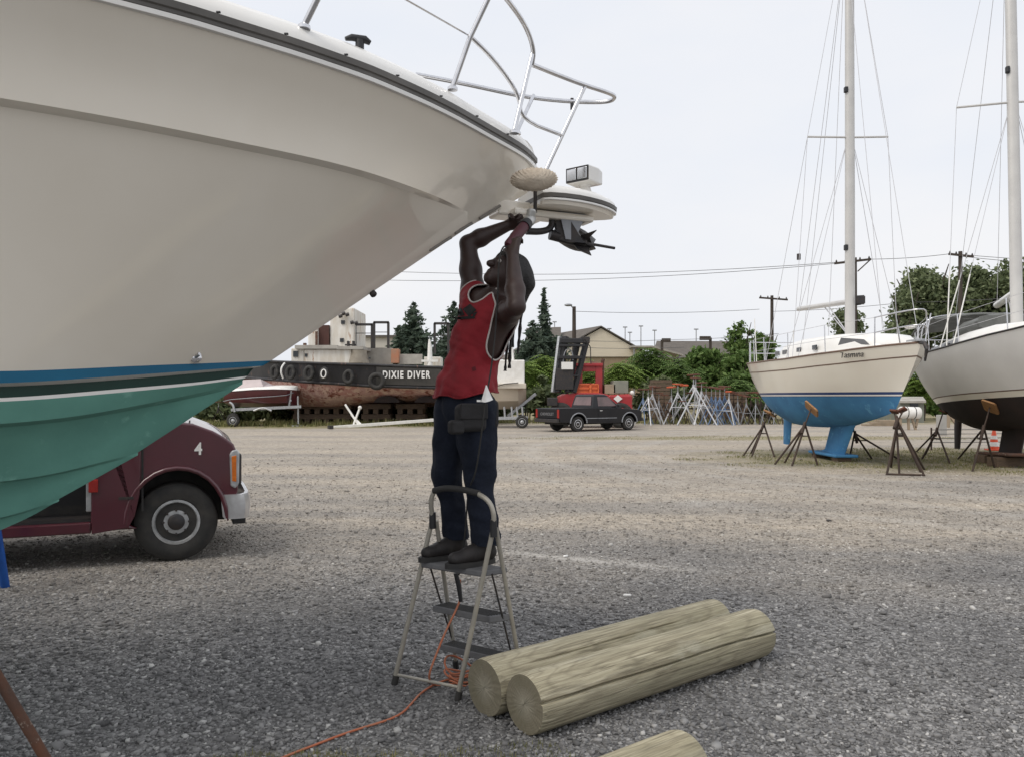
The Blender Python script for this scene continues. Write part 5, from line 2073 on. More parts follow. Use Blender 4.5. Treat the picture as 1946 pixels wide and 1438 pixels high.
m.build('rear_bumper', M['dark_metal'], pick, bevel=0.02)
m = MB()
m.box((4.45, 0.82, 0.48), (0.12, 1.62, 0.16))
m.build('front_bumper', M['dark_metal'], pick, bevel=0.02)
m = MB()
m.box((4.42, 0.82, 0.72), (0.05, 1.5, 0.16))
m.build('grille', M['dark_metal'], pick)
m = MB()
m.box((2.2, 0.82, 0.36), (3.9, 1.1, 0.12))
m.build('underbody', M['black_rubber'], pick)


# ------------------------------------------------------------ sail boats
def sail_hull(root, S):
    """hull of a keel boat in local coordinates: x forward from the mast, z up; S holds its numbers"""
    ts = np.linspace(0, 1, 41) ** 1.05
    fB = interp(*S['B'])
    fS = interp(*S['sheer'])
    fZ = interp(*S['bottom'])
    xb, xs_, zs0 = S['xbow'], S['xstern'], S['sheer'][1][0]

    def pt(t, z):
        zs, zb = fS(t), fZ(t)
        f = min(max((z - zb) / (zs - zb), 0.0), 1.0)
        p = S['p0'] + (S['p1'] - S['p0']) * min(1, t / 0.45) ** 0.8
        y = fB(t) * f ** p
        x0 = xb - S['rake'] * max(0.0, zs0 - z) ** 1.15
        x1 = xs_ + S['srake'] * max(0.0, fS(1) - z)
        return x0 + (x1 - x0) * t, y, z

    def band(z_hi, z_lo, n):
        rows = []
        for t in ts:
            hi = fS(t) - z_hi[1] if isinstance(z_hi, tuple) else max(z_hi, fZ(t))
            lo = fS(t) - z_lo[1] if isinstance(z_lo, tuple) else max(fZ(t) if z_lo is None else z_lo, fZ(t))
            lo = min(lo, hi)
            kk = np.linspace(0, 1, n + 1)
            if z_lo is None:
                kk = 1 - (1 - kk) ** 1.6
            rows.append([V(pt(t, hi + (lo - hi) * k)) for k in kk])
        return rows

    def mk(name, zh, zl, n, mat, push=0.0):
        m = MB()
        rows = band(zh, zl, n)
        if push:
            rows = [[V((p.x + (push if i == 0 else 0), p.y + push, p.z)) for p in r] for i, r in enumerate(rows)]
        m.loft(rows)
        # transom closes the stern
        last = rows[-1]
        m.loft([last, [V((p.x, 0, p.z)) for p in last]])
        m.mirror(lambda p: V((p.x, -p.y, p.z)))
        return m.build(name, mat, root, smooth=45)
    w = S['wl']
    mk('topsides', ('s', 0.0), w[0], 12, S['m_top'])
    for i, (nm, mt) in enumerate(S['stripes']):
        mk(nm, w[i], w[i + 1], 1, mt)
    mk('bottom', w[-1], None, 12, S['m_bot'])
    # cove stripe below the sheer and the toe rail on it
    if S.get('cove'):
        mk('cove_stripe', ('s', 0.225), ('s', 0.25), 1, S['cove'], 0.004)
    m = MB()
    tr = [V(pt(t, fS(t))) for t in ts]
    m.tube([p + V((0, 0.0, 0.015)) for p in tr], 0.022, 6)
    m.mirror(lambda p: V((p.x, -p.y, p.z)))
    m.build('toe_rail', S['m_toe'], root, smooth=50)
    m = MB()
    rows = []
    for t in ts:
        x, y, z = pt(t, fS(t))
        rows.append([V((x, y * k, z + 0.07 * (1 - k * k) - 0.002)) for k in (1, 0.7, 0.35, 0, -0.35, -0.7, -1)])
    m.loft(rows)
    m.build('deck', M['gelcoat_white'], root, smooth=45)

    def deck(x, k=1.0):
        """a point on the sheer at local x"""
        best = min(np.linspace(0, 1, 201), key=lambda t: abs(pt(t, fS(t))[0] - x))
        q = pt(best, fS(best))
        return V((q[0], q[1] * k, q[2]))
    return deck, pt, fS


def cabin(root, xs_c, ws, zs, z0, mat, name='cabin'):
    m = MB()
    rows = []
    for x, w, z in zip(xs_c, ws, zs):
        rows.append([V((x, w * 1.10, z0)), V((x, w * 1.06, z0 + (z - z0) * 0.5)), V((x, w * 0.98, z0 + (z - z0) * 0.85)), V((x, w * 0.85, z)), V((x, w * 0.4, z + 0.035)), V((x, 0, z + 0.045)),
                     V((x, -w * 0.4, z + 0.035)), V((x, -w * 0.85, z)), V((x, -w * 0.98, z0 + (z - z0) * 0.85)), V((x, -w * 1.06, z0 + (z - z0) * 0.5)), V((x, -w * 1.10, z0))])
    m.loft(rows, caps=True)
    return m.build(name, mat, root, smooth=50)


def tubes(root, name, lines, r, mat, n=7):
    for ln in lines:
        m = MB()
        m.tube(ln, r, n)
        m.build(name, mat, root, smooth=60)


def fin(root, name, prof, mat, th=0.16):
    """a foil section keel or rudder; prof: (x_lead, x_trail, z) from the top down"""
    m = MB()
    rings = []
    for xl, xt, z in prof:
        c = xl - xt
        ring = []
        for k in (0, .08, .25, .45, .7, 1.0):
            ring.append(V((xl - c * k, th / 2 * (1 if 0.08 < k < 0.5 else .62 if k in (.08, .7) else 0.02), z)))
        ring += [V((p.x, -p.y, p.z)) for p in ring[::-1]]
        rings.append(ring)
    m.loft(rings, closed=True, caps=True)
    return m.build(name, mat, root, smooth=35)


# ---- boat 1, blue bottom
sb1 = thing('sailboat', 'cream hulled sailing yacht with bright blue bottom propped on brown stands', 'sailboat', (7.77, 18.15, 0), world_coords=False)
sb1.rotation_euler = (0, 0, R(-90))
S1 = dict(B=([0, .06, .15, .28, .42, .56, .7, .85, 1], [.0, .38, .76, 1.10, 1.32, 1.42, 1.43, 1.28, .98]),
          sheer=([0, .2, .45, .7, 1], [2.53, 2.45, 2.385, 2.385, 2.44]),
          bottom=([0, .05, .12, .3, .5, .65, .8, .92, 1], [1.22, 1.12, 1.02, .83, .76, .78, .93, 1.15, 1.32]),
          xbow=3.15, xstern=-4.65, rake=0.74, srake=0.12, p0=0.80, p1=0.30, wl=[1.615, 1.56, 1.53, 1.515], m_top=M['cream_hull'], m_bot=M['sky_blue_paint'],
          stripes=[('navy_stripe', M['navy_stripe']), ('white_stripe', M['gelcoat_white']), ('navy_stripe', M['navy_stripe'])], cove=M['brown_stripe'], m_toe=M['brown_stripe'])
dk1, pt1, _ = sail_hull(sb1, S1)
cabin(sb1, [2.3, 2.15, 1.7, 0.8, -0.6, -1.8, -2.25, -2.6], [.30, .46, .62, .82, .92, .90, .84, .78], [2.52, 2.64, 2.78, 2.86, 2.88, 2.84, 2.74, 2.46], 2.38, M['gelcoat_white'])
for x in (-0.55, 0.35, -1.55, -2.15):
    m = MB()
    wd = 0.26 if x > -1.5 else 0.30
    m.box((x, -0.975 + 0.05 * max(0, x + 0.2) + 0.03 * max(0, -x - 1.2), 2.62), (wd, 0.03, 0.11))
    m.build('port_light', M['glass'] if x > -1.5 else M['grey_window'], sb1, bevel=0.015)
m = MB()
m.slab([(2.1, -.50, 2.57), (1.2, -.76, 2.60), (1.3, -.735, 2.76), (1.95, -.535, 2.68)], V((0, -0.012, 0.006)))
m.build('fore_window', M['grey_window'], sb1)
fin(sb1, 'keel', [(0.40, -1.15, 0.95), (0.22, -1.10, 0.80), (-0.25, -1.45, 0.22), (-0.30, -1.75, 0.16)], M['sky_blue_paint'], 0.17)
m = MB()
m.box((-1.0, 0, 0.135), (1.7, 0.55, 0.07))
m.build('keel_wing', M['sky_blue_paint'], sb1, bevel=0.03)
fin(sb1, 'rudder', [(-3.70, -4.35, 1.3), (-3.78, -4.42, 0.9), (-3.95, -4.45, 0.18)], M['sky_blue_paint'], 0.11)
m = MB()
m.tube([(0, 0, 2.78), (0.0, 0, 6), (-0.03, 0, 12.8)], [0.115, 0.112, 0.10], 16, flat=0.72)
mast1 = m.build('mast', M['alu'], sb1, smooth=60)
for z, s in ((8.55, 1), (4.93, -1)):
    m = MB()
    m.box((0.03, -0.105, z), (0.10, 0.08, 0.13))
    m.build('mast_light', M['black_plastic'], mast1, bevel=0.02)
m = MB()
m.box((0.10, 0.20, 3.72), (0.06, 0.17, 0.17))
m.build('deck_light', M['dark_metal'], mast1, bevel=0.01)
m = MB()
m.tube([(-0.10, 0, 3.70), (-3.25, 0, 3.88)], 0.062, 12)
boom1 = m.build('boom', M['alu'], sb1, smooth=60)
tubes(sb1, 'vang', [[(-0.08, 0, 2.95), (-1.25, 0, 3.74)], [(-0.08, 0.02, 2.9), (-1.6, 0.02, 3.78)]], 0.014, M['rigging'])
m = MB()
m.tube([(-0.12, -.93, 7.52), (0.02, 0, 7.46), (-0.12, .93, 7.52)], 0.024, 8)
m.build('spreader', M['alu'], sb1, smooth=60)
cp = dk1(-0.25, 0.93)
sh_l = []
for sg in (1, -1):
    sh_l += [[(-0.03, 0, 12.7), (-0.12, .93 * sg, 7.52), (cp.x, cp.y * sg, cp.z)], [(0, 0.06 * sg, 7.4), (cp.x + 0.35, cp.y * sg, cp.z)], [(0, 0.06 * sg, 7.4), (cp.x - 0.45, cp.y * sg, cp.z)]]
sh_l += [[(-0.03, 0, 12.7), (-4.45, .5, 2.5)], [(-0.03, 0, 12.7), (-4.45, -.5, 2.5)], [(0.02, 0, 12.6), (3.08, 0, 2.58)], [(0.1, 0, 10.6), (1.6, 0, 2.9)], [(-3.2, 0, 3.9), (-0.1, 0, 12.4)], [(-0.14, -0.06, 11.8), (-0.5, -0.3, 2.85)]]
tubes(sb1, 'rigging_wire', sh_l, 0.0065, M['rigging'], 5)
for x in (-2.0,):
    m = MB()
    m.cyl((x, -0.45, 5.0), (x, -0.45, 5.15), 0.05, n=10)
    m.build('block', M['dark_metal'], sb1)


def rails(root, deck, xb, xs_, zst=0.6, st_x=(), pul=0.9, bowz=0.62):
    b0, b1 = deck(xb - 0.05, 1), deck(xb - pul, 0.95)
    up = V((0, 0, 1))
    for h, nm in ((bowz, 'pulpit'), (bowz * 0.5, 'pulpit')):
        pts = [V((b1.x, b1.y, b1.z + h)), V((b1.x + pul * 0.7, b1.y * 0.45, b0.z + h + 0.03)), V((b0.x + 0.10, 0, b0.z + h + 0.05)), V((b1.x + pul * 0.7, -b1.y * 0.45, b0.z + h + 0.03)), V((b1.x, -b1.y, b1.z + h))]
        tubes(root, nm, [sm(pts, 2)], 0.014, M['steel'])
    legs = []
    for sg in (1, -1):
        for k in (0.0, 0.62):
            q = deck(b1.x + pul * k, 0.93)
            legs.append([V((q.x, q.y * sg, q.z)), V((q.x + 0.03, (b1.y * (1 - k) + b1.y * 0.45 * k) * sg, q.z + bowz + 0.01))])
    tubes(root, 'pulpit_leg', legs, 0.013, M['steel'])
    tops = {1: [], -1: []}
    for x in st_x:
        for sg in (1, -1):
            q = deck(x, 0.95)
            a = V((q.x, q.y * sg, q.z))
            tubes(root, 'stanchion', [[a, a + V((0, 0.02 * sg, zst))]], 0.012, M['steel'])
            tops[sg].append(a + V((0, 0.02 * sg, zst)))
    s1_ = deck(xs_ + 0.06, 0.93)
    s2_ = deck(xs_ + 0.9, 0.95)
    for h in (zst, zst * 0.5):
        pts = [V((s2_.x, s2_.y, s2_.z + h)), V((s1_.x, s1_.y, s1_.z + h)), V((s1_.x, -s1_.y, s1_.z + h)), V((s2_.x, -s2_.y, s2_.z + h))]
        tubes(root, 'pushpit', [sm(pts, 1)], 0.014, M['steel'])
    lg_ = []
    for sg in (1, -1):
        for q in (s1_, s2_):
            lg_.append([V((q.x, q.y * sg, q.z)), V((q.x, q.y * sg, q.z + zst))])
        lg_.append([V((s1_.x - 0.0, s1_.y * sg * 0.5, s1_.z)), V((s1_.x, s1_.y * sg * 0.5, s1_.z + zst))])
    tubes(root, 'pushpit_leg', lg_, 0.013, M['steel'])
    for sg in (1, -1):
        for h in (1.0, 0.5):
            pts = [V((b1.x, b1.y * sg, b1.z + bowz * h))] + [p - V((0, 0, zst * (1 - h))) for p in tops[sg]] + [V((s2_.x, s2_.y * sg, s2_.z + zst * h))]
            tubes(root, 'lifeline', [pts], 0.005, M['rigging'], 5)


rails(sb1, dk1, 3.15, -4.65, 0.62, (1.1, -0.4, -1.9, -3.0), 0.8, 0.60)
tubes(sb1, 'flag_staff', [[(-4.5, -0.75, 2.5), (-4.6, -0.78, 3.75)], [(-4.45, 0.3, 2.5), (-4.5, 0.3, 3.4)]], 0.012, M['white_paint'])
m = MB()
m.tube([(3.0, 0, 2.56), (3.28, 0, 2.52), (3.36, 0, 2.40), (3.30, 0, 2.18)], [0.04, 0.04, 0.035, 0.02], 8)
m.build('bow_anchor', M['dark_metal'], sb1, smooth=40)
m = MB()
m.box((2.95, 0, 2.585), (0.42, 0.16, 0.05))
m.build('anchor_roller', M['galv'], sb1, bevel=0.01)
m = MB()
m.ell((2.75, 0, 2.86), 0.10, 0.10, 0.035)
m.build('furling_drum', M['white_paint'], sb1, smooth=60)
for x, y in ((-1.3, -0.35), (-1.5, 0.35), (-0.6, -0.3)):
    m = MB()
    m.lathe([(0.06, 0), (0.05, 0.04), (0.055, 0.10), (0.045, 0.12)], (x, y, 2.80), (0, 0, 1), 14)
    m.build('winch', M['dark_metal'], sb1, smooth=40)
tubes(sb1, 'grab_rail', [sm([(1.0, -.55, 2.80), (0.9, -.57, 2.86), (-1.4, -.62, 2.86), (-1.5, -.62, 2.79)], 1)], 0.016, M['wood_block'])
p0 = V(pt1(0.105, 2.375))
p1_ = V(pt1(0.205, 2.375))
yaw = math.atan2(p1_.y - p0.y, p1_.x - p0.x)
text_mesh('boat_name', 'Tasmina', 0.185, M['dark_metal'], sb1, ((p0.x + p1_.x) / 2, -(p0.y + p1_.y) / 2 - 0.05, 2.375), (R(80), 0, math.atan2(-(p0.y - p1_.y), p0.x - p1_.x)), 0.004, 1.0)

# ---- boat 2, dark bottom
sb2 = thing('sailboat', 'chalky grey white sailing yacht with dark bottom at the right edge', 'sailboat', (10.93, 17.0, 0), world_coords=False)
sb2.rotation_euler = (0, R(-2.6), R(-103))
S2 = dict(B=([0, .06, .15, .28, .42, .56, .7, .85, .96, 1], [.0, .30, .68, 1.08, 1.36, 1.5, 1.5, 1.3, .98, .72]),
          sheer=([0, .2, .45, .7, 1], [2.82, 2.70, 2.60, 2.58, 2.62]),
          bottom=([0, .05, .12, .3, .5, .65, .8, .92, 1], [1.25, 1.14, 1.03, .83, .77, .80, .95, 1.18, 1.50]),
          xbow=4.1, xstern=-4.75, rake=0.70, srake=0.42, p0=0.95, p1=0.42, wl=[1.60, 1.575, 1.46], m_top=M['grey_hull'], m_bot=M['dark_bottom'],
          stripes=[('brown_stripe', M['brown_stripe']), ('cream_band', M['cream_hull'])], m_toe=M['dark_metal'])
dk2, pt2, _ = sail_hull(sb2, S2)
cabin(sb2, [2.6, 2.4, 1.8, 0.8, -0.6, -1.8, -2.9, -3.3], [.30, .45, .62, .80, .90, .92, .86, .80], [2.68, 2.78, 2.90, 2.98, 3.0, 2.98, 2.92, 2.7], 2.58, M['gelcoat_white'])
m = MB()
m.slab([(-3.1, -.955, 2.70), (-0.5, -.985, 2.71), (-0.75, -.95, 2.88), (-2.9, -.90, 2.87)], V((0, -0.02, 0.004)))
m.build('long_window', M['grey_window'], sb2)
m = MB()
m.box((-2.7, -1.02, 2.68), (0.22, 0.06, 0.16))
m.box((-1.25, -1.02, 2.76), (0.30, 0.06, 0.12))
m.build('window_vent', M['black_plastic'], sb2, bevel=0.03)
fin(sb2, 'keel', [(0.55, -0.95, 0.95), (0.35, -0.95, 0.78), (0.1, -1.15, 0.36), (0.1, -1.2, 0.30)], M['dark_bottom'], 0.20)
m = MB()
m.box((-0.6, 0, 0.27), (2.0, 0.7, 0.07))
m.build('keel_wing', M['rust'], sb2, bevel=0.03)
fin(sb2, 'rudder', [(-3.75, -4.25, 1.3), (-3.80, -4.35, 0.9), (-3.95, -4.35, 0.32)], M['dark_bottom'], 0.11)
m = MB()
m.tube([(0, 0, 2.95), (0.0, 0, 6), (-0.03, 0, 13.4)], [0.125, 0.122, 0.11], 16, flat=0.72)
mast2 = m.build('mast', M['alu'], sb2, smooth=60)
m = MB()
m.box((0.05, -0.11, 8.7), (0.10, 0.09, 0.16))
m.build('mast_light', M['black_plastic'], mast2, bevel=0.03)
m = MB()
m.tube([(-0.1, 0, 3.78), (-3.47, 0.79, 4.03)], 0.085, 12)
m.build('boom', M['gelcoat_white'], sb2, smooth=60)
tubes(sb2, 'vang', [[(-0.08, 0, 3.0), (-1.1, 0.25, 3.80)]], 0.03, M['alu'])
m = MB()
m.tube([(-0.15, -1.08, 8.02), (0.02, 0, 7.98), (-0.15, 1.08, 8.02)], 0.026, 8)
m.build('spreader', M['alu'], sb2, smooth=60)
cp2 = dk2(-0.3, 0.92)
sh_l = []
for sg in (1, -1):
    sh_l += [[(-0.03, 0, 13.2), (-0.15, 1.08 * sg, 8.02), (cp2.x, cp2.y * sg, cp2.z)], [(0, 0.06 * sg, 7.9), (cp2.x + 0.45, cp2.y * sg, cp2.z)], [(0, 0.06 * sg, 7.9), (cp2.x - 0.55, cp2.y * sg, cp2.z)]]
sh_l += [[(-0.03, 0, 13.2), (-4.6, 0, 2.7)], [(0.02, 0, 13.0), (4.0, 0, 2.86)], [(-3.4, 0.77, 4.05), (-0.12, 0, 13.0)]]
tubes(sb2, 'rigging_wire', sh_l, 0.0065, M['rigging'], 5)
tubes(sb2, 'shroud_cover', [[V((cp2.x, -cp2.y, cp2.z)), V((-0.15, -1.08, 8.02)).lerp(V((cp2.x, -cp2.y, cp2.z)), 0.68)], [V((cp2.x + 0.45, -cp2.y, cp2.z)), V((0, -.06, 7.9)).lerp(V((cp2.x + 0.45, -cp2.y, cp2.z)), 0.70)],
                            [V((cp2.x - 0.55, -cp2.y, cp2.z)), V((0, -.06, 7.9)).lerp(V((cp2.x - 0.55, -cp2.y, cp2.z)), 0.70)]], 0.014, M['white_paint'])
rails(sb2, dk2, 4.1, -4.75, 0.66, (2.0, 0.4, -1.2, -2.6), 1.0, 0.66)
# sun awning frame and furled canvas over the cockpit
for x, h in ((-4.2, 1.0), (-3.2, 1.06), (-2.3, 1.06)):
    q = dk2(x, 0.9)
    tubes(sb2, 'awning_hoop', [sm([V((q.x, q.y, q.z)), V((q.x + 0.1, q.y, q.z + h * 0.8)), V((q.x + 0.1, q.y * 0.7, q.z + h)), V((q.x + 0.1, -q.y * 0.7, q.z + h)), V((q.x + 0.1, -q.y, q.z + h * 0.8)), V((q.x, -q.y, q.z))], 2)], 0.016, M['steel'])
m = MB()
q = dk2(-3.2, 1)
rows = []
for x, dz in ((-4.3, -0.12), (-3.9, 0.0), (-3.1, 0.06), (-2.2, 0.05), (-1.9, -0.02)):
    rows.append([V((x, y, q.z + 1.02 + dz - 0.10 * abs(y) ** 2 / 1.0)) for y in (-1.05, -0.7, -0.3, 0, 0.3, 0.7, 1.05)])
m.loft(rows)
aw = m.build('awning', M['canvas_grey'], sb2, smooth=60)
so_ = aw.modifiers.new('cloth', 'SOLIDIFY')
so_.thickness = 0.03
m = MB()
rows = []
for i, x in enumerate(np.linspace(-2.1, -0.5, 9)):
    r = 0.22 + 0.05 * math.sin(i * 1.9)
    rows.append([V((x, -0.15 + r * 1.9 * math.cos(a), 3.22 + r * 0.75 * math.sin(a) + 0.04 * math.sin(i * 2.3 + a * 3))) for a in np.linspace(0, 2 * math.pi, 14, endpoint=False)])
m.loft(rows, closed=True, caps=True)
m.build('furled_dodger', M['canvas_grey'], sb2, smooth=60)


# ------------------------------------------------------------ boat stands
def make_stand(label, feet, apex, pad, mat, pad_mat, root_loc, group=None, padr=0.16, legr=0.022, pad_dir=(0, 0, 1), brace=True):
    s = thing('boat_stand', label, 'boat stand', root_loc, group)
    apex, pad = V(apex), V(pad)
    for f in feet:
        m = MB()
        m.tube([V(f), apex], legr, 8)
        m.build('leg', mat, s, smooth=60)
    m = MB()
    m.cyl(apex - (pad - apex).normalized() * 0.25, apex + V((0, 0, 0.05)), legr * 1.5, n=10)
    m.build('collar', mat, s, smooth=50)
    m = MB()
    m.tube([apex, pad], legr * 0.75, 8)
    m.build('screw', M['galv'] if mat is not M['stand_brown'] else mat, s, smooth=60)
    d = V(pad_dir).normalized()
    m = MB()
    a = d.orthogonal().normalized()
    b = d.cross(a)
    m.slab([pad + a * padr * x + b * padr * 0.8 * y for x, y in ((-1, -.8), (-.8, -1), (.8, -1), (1, -.8), (1, .8), (.8, 1), (-.8, 1), (-1, .8))], d * 0.04)
    m.build('pad', pad_mat, s, bevel=0.008)
    if brace:
        n = len(feet)
        for i in range(n):
            f0, f1 = V(feet[i]), V(feet[(i + 1) % n])
            if n > 1:
                m = MB()
                m.tube([f0.lerp(apex, 0.72), f1.lerp(apex, 0.72)], legr * 0.6, 6)
                m.build('brace', mat, s, smooth=60)
    return s


def g3(u, v):
    return G(u, v) + V((0, 0, 0.0))


SBs = 'stands propping the two sailing yachts'
make_stand('dark stand under the stern of the blue bottomed yacht, furthest left', [g3(1412, 866), g3(1428, 868), g3(1472, 868), V((6.35, 21.0, 0))], P(1452, 806, 20.3), P(1462, 786, 20.6), M['stand_brown'], M['pad_wood'], (6.5, 20.2, 0), SBs, pad_dir=(0.5, 0, 0.85))
make_stand('dark stand with bright plywood pad against the middle of the blue hull', [g3(1472, 882), g3(1505, 885), g3(1554, 884), V((6.25, 18.1, 0))], P(1530, 806, 17.5), P(1541, 777, 17.7), M['stand_brown'], M['pad_wood'], (6.4, 17.6, 0), SBs, padr=0.19, pad_dir=(0.75, 0.05, 0.55))
make_stand('dark stand half hidden behind the blue keel', [g3(1657, 871), g3(1614, 873), V((9.3, 18.9, 0))], P(1624, 822, 18.9), P(1618, 798, 18.9), M['stand_brown'], M['pad_wood'], (8.4, 18.8, 0), SBs, pad_dir=(-0.6, 0, 0.8))
make_stand('dark brown four legged stand with base bar under the bow of the blue bottomed yacht', [g3(1685, 902), g3(1757, 904), g3(1748, 888), g3(1693, 888)], P(1706, 800, 15.5), P(1716, 780, 15.75), M['stand_brown'], M['pad_brown'], (7.4, 15.3, 0), SBs, padr=0.10, pad_dir=(-0.2, 0.5, 0.8))
make_stand('brown stand with one pale leg beside the bow stand', [g3(1709, 899), g3(1750, 897), g3(1757, 892)], P(1703, 795, 15.9), P(1699, 783, 16.0), M['stand_brown'], M['pad_brown'], (7.7, 15.8, 0), SBs, padr=0.09, pad_dir=(0.3, 0.2, 0.9))
make_stand('dark leaning stand under the stern of the grey yacht', [g3(1741, 858), g3(1752, 872), g3(1805, 880), g3(1758, 864)], P(1781, 817, 19.0), P(1792, 783, 19.6), M['stand_brown'], M['pad_brown'], (10.1, 19.2, 0), SBs, padr=0.11, pad_dir=(0.4, -0.2, 0.9))
make_stand('grey legged stand with tilted brown pad against the grey yacht dark bottom', [g3(1820, 872), g3(1848, 895), g3(1890, 888)], P(1870, 812, 16.6), P(1881, 774, 16.8), M['stand_brown'], M['pad_wood'], (9.9, 16.8, 0), SBs, padr=0.20, pad_dir=(0.6, 0.1, 0.7))
# the bow stand's base bar
m = MB()
m.tube([g3(1685, 902) + V((0, 0, 0.02)), g3(1757, 904) + V((0, 0, 0.02))], 0.02, 8)
bb = m.build('base_bar', M['stand_brown'], bpy.data.objects['boat_stand.003'], smooth=60)


def timber(label, c, size, rz=0.0, mat='wood_block'):
    m = MB()
    m.box((0, 0, size[2] / 2), size)
    o = m.build('timber_block', M[mat], bevel=0.012)
    o.location = c
    o.rotation_euler = (0, 0, rz)
    return tag(o, label, 'timber block', 'timber blocks under the keels')


timber('dark timber block under the front of the blue keel', (7.74, 18.55, 0), (0.34, 0.30, 0.098), 0.05)
timber('dark timber block under the tail of the blue keel wing', (7.80, 19.75, 0), (0.5, 0.3, 0.098), -0.04)
timber('dark timber block under the rusty keel wing of the grey yacht', (10.85, 17.2, 0), (0.9, 0.3, 0.21), 0.2)
timber('dark timber block at the tail of the grey yacht keel', (11.0, 18.15, 0), (0.6, 0.3, 0.19), 0.2)

# traffic cone
cn = thing('traffic_cone', 'orange traffic cone with pale bands standing behind the grey yacht keel', 'traffic cone', G(1889, 855))
cb_ = G(1889, 855)
m = MB()
m.box(cb_ + V((0, 0, 0.02)), (0.36, 0.36, 0.04))
m.build('base', M['cone_orange'], cn, bevel=0.015)
m = MB()
m.lathe([(0.14, 0.04), (0.03, 0.62), (0.02, 0.63)], cb_, (0, 0, 1), 20)
m.build('cone', M['cone_orange'], cn, smooth=40)
for z0_, z1_ in ((0.12, 0.24), (0.32, 0.42)):
    m = MB()
    f_ = lambda z: 0.14 - 0.11 * (z - 0.04) / 0.58 + 0.003
    m.lathe([(f_(z0_), z0_), (f_(z1_), z1_)], cb_, (0, 0, 1), 20, cap=False)
    m.build('band', M['rag'], cn, smooth=40)

# stands of the big cruiser at the left edge
make_stand('rust flecked brown stand leg leaning in at the bottom left corner', [V((-1.55, 2.84, 0)), V((-2.55, 2.9, 0)), V((-2.1, 1.9, 0))], V((-1.90, 2.66, 0.86)), V((-2.0, 2.75, 1.12)), M['rust'], M['pad_wood'], (-2.2, 2.6, 0), 'stands holding up the big cruiser', legr=0.018, pad_dir=(-0.2, 0.75, 0.6))
make_stand('bright blue stand leg at the left edge under the cruiser', [V((-4.045, 6.30, 0)), V((-4.9, 6.2, 0)), V((-4.55, 5.4, 0))], V((-3.99, 5.98, 1.05)), V((-3.95, 5.8, 1.25)), M['blue_bright'], M['pad_wood'], (-4.4, 6.0, 0), 'stands holding up the big cruiser', legr=0.035, pad_dir=(0.3, -0.75, 0.6))

# ------------------------------------------------------------ far side of the yard
def fbox(m, u0, v0, u1, v1, d0, depth, mi=0):
    """a box whose near face fills the pixels u0..u1, v0..v1 at depth d0"""
    a, b = P(u0, v1, d0), P(u1, v0, d0)
    return m.box(((a.x + b.x) / 2, d0 + depth / 2, (a.z + b.z) / 2), (abs(b.x - a.x), depth, abs(b.z - a.z)), None, mi)


def fpart(root, name, rects, mat, bevel=None):
    for u0, v0, u1, v1, d0, dp in rects:
        m = MB()
        fbox(m, u0, v0, u1, v1, d0, dp)
        m.build(name, mat, root, bevel=bevel)


# ---- the tug on its blocks
tug = thing('tugboat', 'old black hulled tug with flaking red bottom and white lettering on its side', 'tugboat', (-8, 44, 0))
TL = [(452, 684, 718, 742, 47.5), (478, 685, 718, 748, 45.3), (505, 687, 720, 758, 43.6), (535, 688.5, 722, 766, 42.4), (575, 690, 725, 771, 41.5), (630, 692, 728, 770, 41.0), (700, 694, 733, 760, 41.0), (770, 697, 735, 757, 41.0), (850, 699, 737, 757, 41.0), (905, 700, 738, 757, 41.3), (935, 701, 738, 756, 42.5)]
MID = 44.6


def tug_side(col, dd):
    out = []
    for r in TL:
        out.append(P(r[0], r[col], r[4] + dd))
    return out


def tmir(p):
    return V((p.x, 2 * 47.5 - p.y, p.z))


m = MB()
m.loft([tug_side(1, 0), tug_side(2, 0.25)])
m.mirror(tmir)
m.build('bulwark', M['tug_black'], tug, smooth=40)
m = MB()
m.loft([tug_side(2, 0.27), [a.lerp(b, 0.5) + V((0, -0.25, 0)) for a, b in zip(tug_side(2, 0.27), tug_side(3, 1.6))], tug_side(3, 1.6), [V((p.x, 47.5, p.z - 0.5)) for p in tug_side(3, 1.6)]])
m.mirror(tmir)
m.build('bottom', M['tug_red'], tug, smooth=40)
m = MB()
m.loft([[p - V((0, 0, 0.25)) for p in tug_side(1, 0.05)], [V((p.x, 47.5, p.z - 0.2)) for p in tug_side(1, 0.05)]])
m.mirror(tmir)
m.build('deck', M['tug_grey'], tug)
for col, dz, r in ((1, 0.02, 0.07), (2, 0.0, 0.08)):
    m = MB()
    m.tube([p + V((0, -0.05, dz)) for p in tug_side(col, 0.0 if col == 1 else 0.25)], r, 8)
    m.build('rubbing_strake', M['tug_black'], tug, smooth=60)
m = MB()
m.slab([P(715, 697, 40.93), P(838, 701, 40.93), P(838, 733, 41.13), P(715, 730, 41.13)], V((0, 0.05, 0)))
m.build('name_panel', pm('dull_grey_black_paint', (0.05, 0.05, 0.048), 0.6, c2=(0.075, 0.07, 0.065), scale=2), tug)
pa, pb = P(727, 711.5, 40.9), P(817, 713, 40.9)
text_mesh('lettering', 'DIXIE DIVER', 0.52, M['lettering'], tug, (pa.lerp(pb, 0.5) - OFF[tug]), (R(88), 0, math.atan2(pb.y - pa.y, pb.x - pa.x)), 0.01, 0.69, 0.016, 1.28)
